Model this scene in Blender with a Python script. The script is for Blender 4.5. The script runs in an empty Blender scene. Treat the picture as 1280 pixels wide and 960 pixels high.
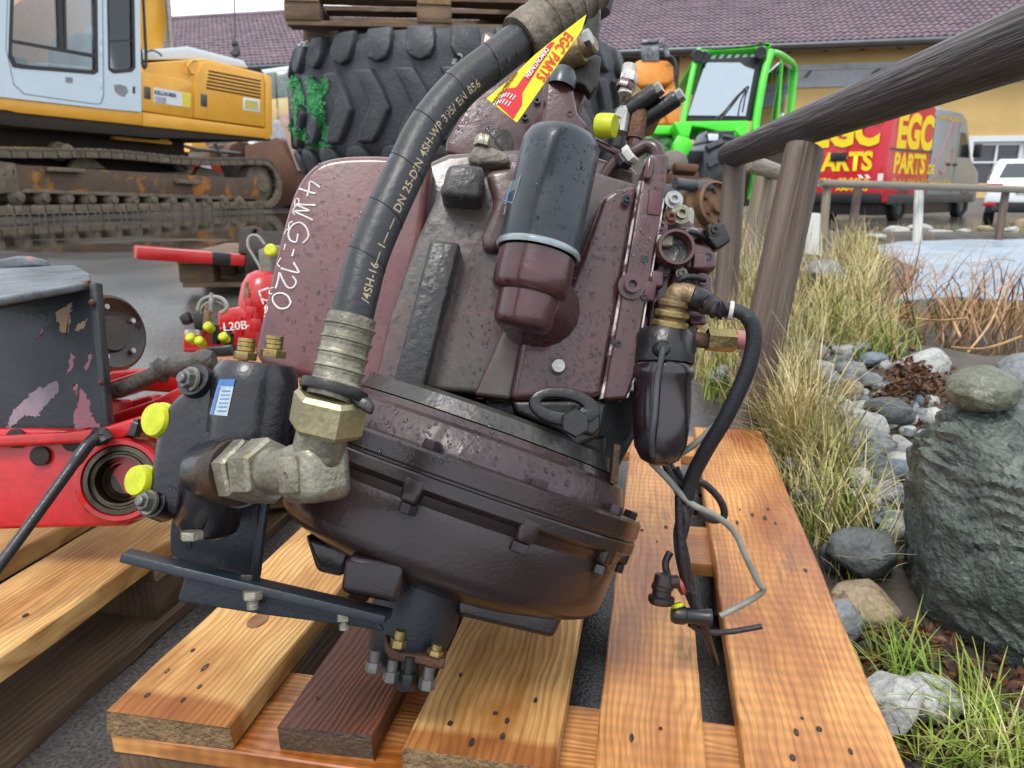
import bpy, bmesh, math, random
from mathutils import Vector, Matrix, noise
from mathutils.bvhtree import BVHTree
R = math.radians
random.seed(7)
sc = bpy.context.scene
COL = sc.collection

# ---------------------------------------------------------------- camera
F = 961.0                       # focal length in units of a 1280 px wide picture
PITCH = R(14.13)
EYE = Vector((0, 0, 0.71))
cd = bpy.data.cameras.new('camera'); cam = bpy.data.objects.new('camera', cd); COL.objects.link(cam)
cd.sensor_width = 36.0; cd.lens = F / 1280 * 36.0
cd.clip_start = 0.05; cd.clip_end = 2000
cam.location = EYE; cam.rotation_euler = (R(90) - PITCH, 0, 0)
cd.dof.use_dof = True; cd.dof.focus_distance = 0.86; cd.dof.aperture_fstop = 11.5
sc.camera = cam
# ---------------------------------------------------------------- sky, sun, exposure
SUN_EL, SUN_AZ = R(60), R(-35)          # overcast: high, soft, from behind the left shoulder side
w = bpy.data.worlds.new('World'); sc.world = w; w.use_nodes = True
nt = w.node_tree; nt.nodes.clear()
o_ = nt.nodes.new('ShaderNodeOutputWorld'); bg = nt.nodes.new('ShaderNodeBackground')
sk = nt.nodes.new('ShaderNodeTexSky'); sk.sky_type = 'NISHITA'; sk.sun_disc = False
sk.sun_elevation = SUN_EL; sk.sun_rotation = SUN_AZ; sk.air_density = 1.0; sk.dust_density = 4.0
mx = nt.nodes.new('ShaderNodeMix'); mx.data_type = 'RGBA'; mx.inputs[0].default_value = 0.86
mx.inputs[7].default_value = (10.2, 10.7, 11.4, 1)      # closed cloud deck over the blue
nt.links.new(sk.outputs[0], mx.inputs[6]); nt.links.new(mx.outputs[2], bg.inputs[0])
bg.inputs[1].default_value = 0.088
nt.links.new(bg.outputs[0], o_.inputs[0])
sl = bpy.data.lights.new('sun', 'SUN'); so = bpy.data.objects.new('sun', sl); COL.objects.link(so)
sl.energy = 1.5; sl.angle = R(18); sl.color = (1, .96, .9)
so.rotation_euler = (R(90) - SUN_EL, 0, R(-25))
so.location = (-3, -4, 9)
sc.view_settings.view_transform = 'Standard'; sc.view_settings.look = 'None'
sc.view_settings.exposure = 0.88; sc.view_settings.gamma = 1.0
sc.view_settings.use_curve_mapping = False
sc.render.engine = 'CYCLES'
sc.cycles.max_bounces = 8; sc.cycles.transparent_max_bounces = 8
sc.cycles.use_denoising = True

# ---------------------------------------------------------------- surveying helpers
SP, CP = math.sin(PITCH), math.cos(PITCH)
FWD = Vector((0, CP, -SP)); UPV = Vector((0, SP, CP)); RGT = Vector((1, 0, 0))
def ray(u, v): return FWD + RGT * ((u - 640) / F) - UPV * ((v - 480) / F)
def at(u, v, Z): return EYE + ray(u, v) * Z
def on_plane(u, v, p0, n):
    d = ray(u, v); return EYE + d * ((p0 - EYE).dot(n) / d.dot(n))
def on_z(u, v, z): return on_plane(u, v, Vector((0, 0, z)), Vector((0, 0, 1)))
def V(*a): return Vector(a)
def sst(a, b, x):
    t = max(0.0, min(1.0, (x - a) / (b - a))); return t * t * (3 - 2 * t)
def fbm(p, s=1.0, o=4): return noise.fractal(Vector(p) * s, 0.9, 2.0, o)

# ---------------------------------------------------------------- objects
def tag(o, label=None, cat=None, group=None, kind=None):
    if label: o['label'] = label
    if cat: o['category'] = cat
    if group: o['group'] = group
    if kind: o['kind'] = kind
    return o
ROOTM = {}
def thing(name, label, cat, loc=(0, 0, 0), rz=0, group=None):
    o = bpy.data.objects.new(name, None); COL.objects.link(o)
    o.empty_display_size = .1
    o.location = loc; o.rotation_euler = (0, 0, rz)
    ROOTM[o.name] = Matrix.Translation(Vector(loc)) @ Matrix.Rotation(rz, 4, 'Z')
    return tag(o, label, cat, group)
def link(o, parent=None, local=False):
    COL.objects.link(o)
    if parent is not None:
        o.parent = parent
        if not local and parent.name in ROOTM:
            o.matrix_parent_inverse = ROOTM[parent.name].inverted()
    return o
def inst(name, mesh, M, parent=None, local=False, mat=None):
    o = bpy.data.objects.new(name, mesh); o.matrix_basis = M
    return link(o, parent, local)
def copy_tree(o, parent=None):
    c = o.copy(); COL.objects.link(c); c.parent = parent
    if o.name in ROOTM: ROOTM[c.name] = ROOTM[o.name]
    for ch in [x for x in o.children]: copy_tree(ch, c)
    return c
def frame_m(o, x, y, z):
    m = Matrix.Identity(4)
    for i in range(3):
        m[i][0] = x[i]; m[i][1] = y[i]; m[i][2] = z[i]; m[i][3] = o[i]
    return m
def basis(axis, ref=None):
    a = Vector(axis).normalized()
    r = Vector(ref) if ref is not None else (Vector((0, 0, 1)) if abs(a.z) < .9 else Vector((1, 0, 0)))
    x = (r - a * r.dot(a)).normalized()
    return x, a.cross(x), a

class MB:
    def __init__(s): s.bm = bmesh.new()
    def poly(s, pts): return s.bm.faces.new([s.bm.verts.new(p) for p in pts])
    def prism(s, pts, vec):
        vec = Vector(vec); a = [s.bm.verts.new(p) for p in pts]; b = [s.bm.verts.new(Vector(p) + vec) for p in pts]
        s.bm.faces.new(a); s.bm.faces.new(b[::-1]); n = len(a)
        for i in range(n): s.bm.faces.new((a[i], b[i], b[(i + 1) % n], a[(i + 1) % n]))
        return s
    def ring(s, outer, inner, vec):
        vec = Vector(vec); n = len(outer)
        L = [[s.bm.verts.new(p) for p in q] for q in (outer, inner, [Vector(p) + vec for p in outer], [Vector(p) + vec for p in inner])]
        for i in range(n):
            j = (i + 1) % n
            s.bm.faces.new((L[0][i], L[0][j], L[1][j], L[1][i])); s.bm.faces.new((L[2][i], L[3][i], L[3][j], L[2][j]))
            s.bm.faces.new((L[0][i], L[2][i], L[2][j], L[0][j])); s.bm.faces.new((L[1][i], L[1][j], L[3][j], L[3][i]))
        return s
    def box(s, c, h, x=(1, 0, 0), y=(0, 1, 0), z=(0, 0, 1)):
        c = Vector(c); x = Vector(x) * h[0]; y = Vector(y) * h[1]; z = Vector(z) * h[2]
        return s.prism([c - x - y - z, c + x - y - z, c + x + y - z, c - x + y - z], z * 2)
    def tube(s, path, rad, n=12, cap=True, ref=None):
        P = [Vector(p) for p in path]; m = len(P)
        if not hasattr(rad, '__len__'): rad = [rad] * m
        rings = []; xr = None
        for i in range(m):
            t = (P[min(i + 1, m - 1)] - P[max(i - 1, 0)]).normalized()
            if xr is None: xr = basis(t, ref)[0]
            else: xr = (xr - t * xr.dot(t)).normalized()
            yr = t.cross(xr)
            rings.append([s.bm.verts.new(P[i] + (xr * math.cos(k / n * math.tau) + yr * math.sin(k / n * math.tau)) * rad[i]) for k in range(n)])
        for i in range(m - 1):
            for k in range(n):
                l = (k + 1) % n
                s.bm.faces.new((rings[i][k], rings[i][l], rings[i + 1][l], rings[i + 1][k]))
        if cap:
            s.bm.faces.new(rings[0][::-1]); s.bm.faces.new(rings[-1])
        return s
    def lathe(s, O, axis, prof, n=40, ref=None, a0=0, a1=math.tau):
        O = Vector(O); x, y, a = basis(axis, ref); full = abs(a1 - a0 - math.tau) < 1e-6
        rings = []
        for (r, h) in prof:
            if r < 1e-6: rings.append([s.bm.verts.new(O + a * h)]); continue
            m = n if full else n + 1
            rings.append([s.bm.verts.new(O + a * h + (x * math.cos(a0 + (a1 - a0) * k / n) + y * math.sin(a0 + (a1 - a0) * k / n)) * r) for k in range(m)])
        for A, B in zip(rings, rings[1:]):
            for k in range(n):
                l = (k + 1) % n if full else k + 1
                if len(A) == 1 and len(B) == 1: continue
                if len(A) == 1: s.bm.faces.new((A[0], B[l], B[k]))
                elif len(B) == 1: s.bm.faces.new((A[k], A[l], B[0]))
                else: s.bm.faces.new((A[k], A[l], B[l], B[k]))
        return s
    def cyl(s, O, axis, r, h, n=24, ch=0.0, ref=None):
        if ch: return s.lathe(O, axis, [(0, 0), (r - ch, 0), (r, ch), (r, h - ch), (r - ch, h), (0, h)], n, ref)
        return s.lathe(O, axis, [(0, 0), (r, 0), (r, h), (0, h)], n, ref)
    def hexa(s, O, axis, r, h, ref=None): return s.lathe(O, axis, [(0, 0), (r * .96, 0), (r, h * .12), (r, h * .88), (r * .9, h), (0, h)], 6, ref)
    def sphere(s, c, r, u=16, v=10, sc3=(1, 1, 1)):
        M = Matrix.Translation(Vector(c)) @ Matrix.Diagonal((r * sc3[0], r * sc3[1], r * sc3[2], 1))
        bmesh.ops.create_uvsphere(s.bm, u_segments=u, v_segments=v, radius=1, matrix=M); return s
    def mesh(s, name, mat=None, bevel=0, seg=2, smooth=35, dist=1e-5):
        bm = s.bm
        bmesh.ops.remove_doubles(bm, verts=bm.verts, dist=dist)
        bmesh.ops.recalc_face_normals(bm, faces=bm.faces)
        if bevel:
            ed = [e for e in bm.edges if len(e.link_faces) == 2 and e.calc_face_angle(0) > .5]
            bmesh.ops.bevel(bm, geom=ed, offset=bevel, segments=seg, profile=.5, affect='EDGES', clamp_overlap=True)
        me = bpy.data.meshes.new(name); bm.to_mesh(me); bm.free()
        if smooth:
            me.shade_smooth(); me.set_sharp_from_angle(angle=R(smooth))
        if mat: me.materials.append(mat)
        return me
    def build(s, name, mat, parent=None, bevel=0, seg=2, smooth=35, local=False):
        me = s.mesh(name, mat, bevel, seg, smooth)
        return link(bpy.data.objects.new(name, me), parent, local)

def poly_at(poly, c, ang):
    """distance from c to the polygon outline in 2D direction ang"""
    d = (math.cos(ang), math.sin(ang)); best = None
    n = len(poly)
    for i in range(n):
        (x1, y1), (x2, y2) = poly[i], poly[(i + 1) % n]
        ex, ey = x2 - x1, y2 - y1; den = d[0] * ey - d[1] * ex
        if abs(den) < 1e-9: continue
        t = ((x1 - c[0]) * ey - (y1 - c[1]) * ex) / den
        q = ((x1 - c[0]) * d[1] - (y1 - c[1]) * d[0]) / den
        if t > 0 and -1e-6 <= q <= 1 + 1e-6 and (best is None or t > best): best = t
    return (c[0] + d[0] * (best or 0), c[1] + d[1] * (best or 0))
def loops(outer, inner, extra=40):
    c = (sum(p[0] for p in inner) / len(inner), sum(p[1] for p in inner) / len(inner))
    an = sorted(set([round(math.atan2(p[1] - c[1], p[0] - c[0]), 5) for p in list(outer) + list(inner)] + [round(-math.pi + math.tau * (k + .5) / extra, 5) for k in range(extra)]))
    return [poly_at(outer, c, a) for a in an], [poly_at(inner, c, a) for a in an]
def rrect(x0, y0, x1, y1, r, n=4):
    out = []
    for cx, cy, a in ((x1 - r, y1 - r, 0), (x0 + r, y1 - r, 90), (x0 + r, y0 + r, 180), (x1 - r, y0 + r, 270)):
        for k in range(n + 1): out.append((cx + r * math.cos(R(a + 90 * k / n)), cy + r * math.sin(R(a + 90 * k / n))))
    return out
def spline(pts, n=8):
    P = [Vector(p) for p in pts]; out = []
    for i in range(len(P) - 1):
        p0, p1, p2, p3 = P[max(i - 1, 0)], P[i], P[i + 1], P[min(i + 2, len(P) - 1)]
        for k in range(n):
            t = k / n
            out.append(.5 * ((2 * p1) + (p2 - p0) * t + (2 * p0 - 5 * p1 + 4 * p2 - p3) * t * t + (3 * p1 - p0 - 3 * p2 + p3) * t ** 3))
    out.append(P[-1]); return out

# ---------------------------------------------------------------- lettering
def text_mesh(body, size=1.0, bold=0.0, ext=0.0, align='LEFT', res=3, spacing=1.0):
    cu = bpy.data.curves.new('lettering', 'FONT'); cu.body = body; cu.size = size
    cu.offset = bold * size; cu.extrude = ext; cu.align_x = align; cu.resolution_u = res; cu.space_character = spacing
    ob = bpy.data.objects.new('lettering', cu); COL.objects.link(ob)
    dg = bpy.context.evaluated_depsgraph_get()
    me = bpy.data.meshes.new_from_object(ob.evaluated_get(dg))
    bpy.data.objects.remove(ob); bpy.data.curves.remove(cu)
    return me
def lettering(body, o, xd, yd, size, mat, parent, bold=0.0, align='LEFT', sx=1.0, name='lettering', ext=.0006, spacing=1.0):
    me = text_mesh(body, size, bold, ext, align, spacing=spacing); me.materials.append(mat)
    x = Vector(xd).normalized(); z = x.cross(Vector(yd)).normalized(); y = z.cross(x)
    for vv in me.vertices: vv.co.x *= sx
    M = frame_m(Vector(o), x, y, z)
    me.transform(M)
    return link(bpy.data.objects.new(name, me), parent)

def fit_text(body, o, px_, py_, mat, parent, bold=.03, off=.004, name='lettering', nrm=None):
    """text filling the parallelogram o, o+px_, o+py_"""
    me = text_mesh(body, 1.0, bold, 0); me.materials.append(mat)
    xs = [v.co.x for v in me.vertices]; ys = [v.co.y for v in me.vertices]; x0, x1, y0, y1 = min(xs), max(xs), min(ys), max(ys)
    n_ = (nrm or px_.cross(py_)).normalized()
    for v in me.vertices: v.co = o + px_ * ((v.co.x - x0) / (x1 - x0)) + py_ * ((v.co.y - y0) / (y1 - y0)) + n_ * off
    me.update(); return link(bpy.data.objects.new(name, me), parent)
# ---------------------------------------------------------------- materials
MATS = {}
def c4(c): return (c[0], c[1], c[2], 1)
def hexc(h):
    h = h.lstrip('#'); return tuple(((int(h[i:i + 2], 16) / 255) ** 2.2) for i in (0, 2, 4))
def pm(name, c1, c2=None, scale=6, rough=.5, r2=None, metal=0, bump=0, bscale=80, coat=0, spots=None, spot_at=.62, spot_scale=14, stretch=(1, 1, 1), spec=.5, rnd=0, contrast=.18, detail=6, speck=.28):
    if name in MATS: return MATS[name]
    m = bpy.data.materials.new(name); m.use_nodes = True; MATS[name] = m
    t = m.node_tree; N = t.nodes; L = t.links; b = N['Principled BSDF']
    b.inputs['Metallic'].default_value = metal; b.inputs['Coat Weight'].default_value = coat
    b.inputs['Coat Roughness'].default_value = .12; b.inputs['Specular IOR Level'].default_value = spec
    tc = N.new('ShaderNodeTexCoord'); mp = N.new('ShaderNodeMapping'); mp.inputs['Scale'].default_value = stretch
    L.new(tc.outputs['Object'], mp.inputs['Vector'])
    oi = N.new('ShaderNodeObjectInfo')
    sc_ = N.new('ShaderNodeVectorMath'); sc_.operation = 'SCALE'; sc_.inputs[0].default_value = (37, 53, 71); L.new(oi.outputs['Random'], sc_.inputs['Scale'])
    L.new(sc_.outputs[0], mp.inputs['Location'])
    nz = N.new('ShaderNodeTexNoise'); nz.inputs['Scale'].default_value = scale; nz.inputs['Detail'].default_value = detail; nz.inputs['Roughness'].default_value = .62
    L.new(mp.outputs[0], nz.inputs['Vector'])
    cr = N.new('ShaderNodeValToRGB'); cr.color_ramp.elements[0].position = .5 - contrast; cr.color_ramp.elements[1].position = .5 + contrast
    cr.color_ramp.elements[0].color = c4(c1); cr.color_ramp.elements[1].color = c4(c2 or c1)
    L.new(nz.outputs[0], cr.inputs[0]); col = cr.outputs[0]
    if spots:
        n2 = N.new('ShaderNodeTexNoise'); n2.inputs['Scale'].default_value = spot_scale; n2.inputs['Detail'].default_value = 8; n2.inputs['Roughness'].default_value = .7
        L.new(mp.outputs[0], n2.inputs['Vector'])
        r3 = N.new('ShaderNodeValToRGB'); r3.color_ramp.elements[0].position = spot_at; r3.color_ramp.elements[1].position = spot_at + .04
        L.new(n2.outputs[0], r3.inputs[0])
        mi = N.new('ShaderNodeMix'); mi.data_type = 'RGBA'; L.new(r3.outputs[0], mi.inputs[0]); L.new(col, mi.inputs[6]); mi.inputs[7].default_value = c4(spots)
        col = mi.outputs[2]
    if rnd:
        hs = N.new('ShaderNodeHueSaturation'); ma = N.new('ShaderNodeMapRange'); ma.inputs[3].default_value = 1 - rnd; ma.inputs[4].default_value = 1 + rnd
        L.new(oi.outputs['Random'], ma.inputs[0]); L.new(ma.outputs[0], hs.inputs['Value']); L.new(col, hs.inputs['Color']); col = hs.outputs[0]
    n5 = N.new('ShaderNodeTexNoise'); n5.inputs['Scale'].default_value = scale * 9; n5.inputs['Detail'].default_value = 6; n5.inputs['Roughness'].default_value = .75; L.new(mp.outputs[0], n5.inputs['Vector'])
    r5 = N.new('ShaderNodeValToRGB'); r5.color_ramp.elements[0].position = .3; r5.color_ramp.elements[1].position = .7; q = speck; r5.color_ramp.elements[0].color = (1 - q, 1 - q, 1 - q, 1); r5.color_ramp.elements[1].color = (1 + q * .6, 1 + q * .6, 1 + q * .6, 1); L.new(n5.outputs[0], r5.inputs[0])
    m5 = N.new('ShaderNodeMix'); m5.data_type = 'RGBA'; m5.blend_type = 'MULTIPLY'; m5.inputs[0].default_value = 1; L.new(col, m5.inputs[6]); L.new(r5.outputs[0], m5.inputs[7]); col = m5.outputs[2]
    L.new(col, b.inputs['Base Color'])
    if r2 is not None:
        mr = N.new('ShaderNodeMapRange'); mr.inputs[1].default_value = .35; mr.inputs[2].default_value = .65; mr.inputs[3].default_value = rough; mr.inputs[4].default_value = r2
        n4 = N.new('ShaderNodeTexNoise'); n4.inputs['Scale'].default_value = scale * 1.7; n4.inputs['Detail'].default_value = 5
        L.new(mp.outputs[0], n4.inputs['Vector']); L.new(n4.outputs[0], mr.inputs[0]); L.new(mr.outputs[0], b.inputs['Roughness'])
    else: b.inputs['Roughness'].default_value = rough
    if bump:
        n3 = N.new('ShaderNodeTexNoise'); n3.inputs['Scale'].default_value = bscale; n3.inputs['Detail'].default_value = 4
        L.new(mp.outputs[0], n3.inputs['Vector'])
        bp = N.new('ShaderNodeBump'); bp.inputs['Strength'].default_value = bump; bp.inputs['Distance'].default_value = .01
        L.new(n3.outputs[0], bp.inputs['Height']); L.new(bp.outputs[0], b.inputs['Normal'])
    return m
def glass(name, col=(.8, .86, .88), rough=.02, alpha=.35):
    """window glass: mostly see-through with a mirror-like skin"""
    if name in MATS: return MATS[name]
    m = bpy.data.materials.new(name); m.use_nodes = True; MATS[name] = m
    t = m.node_tree; N = t.nodes; L = t.links; N.clear()
    o = N.new('ShaderNodeOutputMaterial'); tr = N.new('ShaderNodeBsdfTransparent'); tr.inputs[0].default_value = c4(col)
    gl = N.new('ShaderNodeBsdfGlossy'); gl.inputs['Roughness'].default_value = rough; gl.inputs[0].default_value = (.9, .95, 1, 1)
    fr = N.new('ShaderNodeFresnel'); fr.inputs[0].default_value = 1.5
    ad = N.new('ShaderNodeMath'); ad.operation = 'ADD'; ad.inputs[1].default_value = alpha; ad.use_clamp = True
    mi = N.new('ShaderNodeMixShader'); L.new(fr.outputs[0], ad.inputs[0]); L.new(ad.outputs[0], mi.inputs[0]); L.new(tr.outputs[0], mi.inputs[1]); L.new(gl.outputs[0], mi.inputs[2])
    L.new(mi.outputs[0], o.inputs[0]); return m
# ================================================================ the ground
def fence_x(y): return .74 + .045 * (y - 1.2) if y < 3 else .82 + .26 * (y - 3) + .03 * (y - 3) ** 2
POND_Z = .12
POND = [(1.42, 2.62), (1.38, 2.95), (1.7, 3.6), (2.25, 4.6), (3.0, 5.9), (3.35, 7.2), (3.75, 8.4), (4.7, 9.4), (7, 9.9), (10, 9.7), (12.5, 8), (12.5, 3), (6, 2.2), (2.2, 2.42)]
def pond_d(x, y):
    """signed distance to the pond outline, negative inside"""
    ins = False; best = 1e9; n = len(POND)
    for i in range(n):
        x1, y1 = POND[i]; x2, y2 = POND[(i + 1) % n]
        if (y1 > y) != (y2 > y) and x < (x2 - x1) * (y - y1) / (y2 - y1) + x1: ins = not ins
        dx, dy = x2 - x1, y2 - y1; t = max(0, min(1, ((x - x1) * dx + (y - y1) * dy) / (dx * dx + dy * dy)))
        best = min(best, math.hypot(x - x1 - t * dx, y - y1 - t * dy))
    return -best if ins else best
def soil(x, y):
    if y > 10.6 or y < -3: return 0.0
    a = sst(-.12, .12, x - (fence_x(y) - .15 if y > 1.5 else .62)); return a * (1 - sst(9.9, 10.5, y)) * (1 - sst(12.8, 13.5, x))
XO = at(0, 270, 9.9); XE = at(340, 266, 14.6); XO.z = 0; XE.z = 0; XD = (XE - XO).normalized(); XN = V(-XD.y, XD.x, 0); XN = -XN if XN.dot(XO) > 0 else XN
def zg(x, y, fine=True):
    yard = (.357 * sst(1.4, 4.3, y) - .034 * sst(4.3, 5.6, y)) * (1 - .95 * sst(0, 6, x) * sst(6, 12, y))
    # the excavator stands on a slightly raised strip
    p_ = V(x, y, 0) - XO; s_ = p_.dot(XD); f_ = p_.dot(XN)
    yard += .07 * sst(-3.5, -2.5, s_) * (1 - sst(5.6, 6.4, s_)) * sst(-3.4, -2.9, f_) * (1 - sst(.12, .5, f_))
    k = soil(x, y)
    z = yard
    if k > 0:
        bank = .02 + .13 * sst(.9, 2.1, y) + .06 * sst(2.5, 6, y)
        d = pond_d(x, y)
        bank = bank + (POND_Z + .05 - bank) * (1 - sst(0, .5, d)) if d > 0 else POND_Z + .05 - .5 * sst(0, .5, -d)
        bank += .03 * fbm((x, y, 3), 2.2, 3) * (1 if d > -.1 else 0)
        z = z * (1 - k) + bank * k
    if fine: z += (.004 if k < .5 else 0) * fbm((x, y, 0), 5, 3) + (.020 * fbm((x * .55, y, 9), .8, 3) if y > 2 and k < .5 else 0)
    return z
def axis_vals(fine, lo, hi):
    out = []; a = fine[0]
    v = a; step = fine[2]
    while v < fine[1]: out.append(v); v += step
    st = step
    while v < hi: out.append(v); st *= 1.22; v += st
    out.append(hi)
    v = a; st = step
    while v > lo: st *= 1.22; v -= st; out.insert(0, max(v, lo))
    return out
XS = axis_vals((-4, 3.5, .07), -400, 400); YS = axis_vals((-.6, 8.5, .07), -200, 600)
vs = []; fs = []
for y in YS:
    for x in XS: vs.append((x, y, zg(x, y)))
nx = len(XS)
for j in range(len(YS) - 1):
    for i in range(nx - 1): fs.append((j * nx + i, j * nx + i + 1, (j + 1) * nx + i + 1, (j + 1) * nx + i))
gm = bpy.data.meshes.new('ground'); gm.from_pydata(vs, [], fs); gm.shade_smooth()
at_ = gm.attributes.new('soil', 'FLOAT', 'POINT')
at_.data.foreach_set('value', [soil(v[0], v[1]) for v in vs])
def ground_mat():
    m = bpy.data.materials.new('wet_asphalt_and_soil'); m.use_nodes = True; t = m.node_tree; N = t.nodes; L = t.links; b = N['Principled BSDF']
    tc = N.new('ShaderNodeTexCoord')
    def nz(s, d=6):
        n = N.new('ShaderNodeTexNoise'); n.inputs['Scale'].default_value = s; n.inputs['Detail'].default_value = d; n.inputs['Roughness'].default_value = .65; L.new(tc.outputs['Object'], n.inputs['Vector']); return n
    def ramp(n, a, b_, ca, cb):
        r = N.new('ShaderNodeValToRGB'); r.color_ramp.elements[0].position = a; r.color_ramp.elements[1].position = b_
        r.color_ramp.elements[0].color = c4(ca); r.color_ramp.elements[1].color = c4(cb); L.new(n.outputs[0], r.inputs[0]); return r
    n1 = nz(1.1); asp = ramp(n1, .3, .7, (.04, .04, .041), (.125, .118, .11))
    n1b = nz(160, 3); agg = ramp(n1b, .35, .75, (.45, .45, .45), (1.35, 1.35, 1.35))
    mu = N.new('ShaderNodeMix'); mu.data_type = 'RGBA'; mu.blend_type = 'MULTIPLY'; mu.inputs[0].default_value = 1; L.new(asp.outputs[0], mu.inputs[6]); L.new(agg.outputs[0], mu.inputs[7])
    n2 = nz(7); so_ = ramp(n2, .3, .7, (.018, .014, .01), (.075, .06, .04))
    at2 = N.new('ShaderNodeAttribute'); at2.attribute_name = 'soil'
    mi = N.new('ShaderNodeMix'); mi.data_type = 'RGBA'; L.new(at2.outputs['Fac'], mi.inputs[0]); L.new(mu.outputs[2], mi.inputs[6]); L.new(so_.outputs[0], mi.inputs[7])
    L.new(mi.outputs[2], b.inputs['Base Color'])
    n3 = nz(.8, 5); rr = ramp(n3, .38, .62, (.03, .03, .03), (.2, .2, .2))
    mr = N.new('ShaderNodeMath'); mr.operation = 'MULTIPLY_ADD'; L.new(at2.outputs['Fac'], mr.inputs[0]); mr.inputs[1].default_value = .5; L.new(rr.outputs[0], mr.inputs[2]); L.new(mr.outputs[0], b.inputs['Roughness'])
    n4 = nz(210, 3); bp = N.new('ShaderNodeBump'); bp.inputs['Strength'].default_value = .22; bp.inputs['Distance'].default_value = .004; L.new(n4.outputs[0], bp.inputs['Height']); L.new(bp.outputs[0], b.inputs['Normal'])
    return m
gm.materials.append(ground_mat())
tag(link(bpy.data.objects.new('ground', gm)), kind='structure')
# puddle: a level sheet of water, shows where the yard dips below it
water = pm('puddle_water', (.02, .018, .014), rough=.05, spec=.5, bump=.03, bscale=6)
mb = MB(); mb.poly([V(-9.5, 4.1, .331), V(-1.2, 4.1, .331), V(-1.2, 13.5, .331), V(-9.5, 13.5, .331)])
tag(mb.build('puddle_water', water), kind='structure')
# pond
pw = pm('pond_water', (.05, .035, .018), (.03, .024, .014), scale=2, rough=.03, bump=.05, bscale=14)
mb = MB(); mb.poly([V(x, y, POND_Z) for x, y in [(1.0, 2.0), (1.0, 4.4), (3.0, 10.2), (13, 10.2), (13, 2.0)]])
tag(mb.build('pond_water', pw), kind='structure')
ice = pm('pond_ice', (.2, .27, .34), (.34, .4, .46), scale=1.1, rough=.25, r2=.6, spots=(.13, .17, .21), spot_at=.6, spot_scale=2.3, bump=.05, bscale=5)
ip = [(1.9, 4.1), (2.5, 4.35), (3.1, 4.1), (3.9, 4.25), (5.2, 4.0), (7, 4.2), (12.4, 4.1), (12.4, 10.1), (4.6, 10.1), (2.6, 7)]
mb = MB(); mb.prism([V(x, y, POND_Z + .006) for x, y in ip], (0, 0, -.012))
tag(mb.build('pond_ice', ice), kind='structure')
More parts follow.
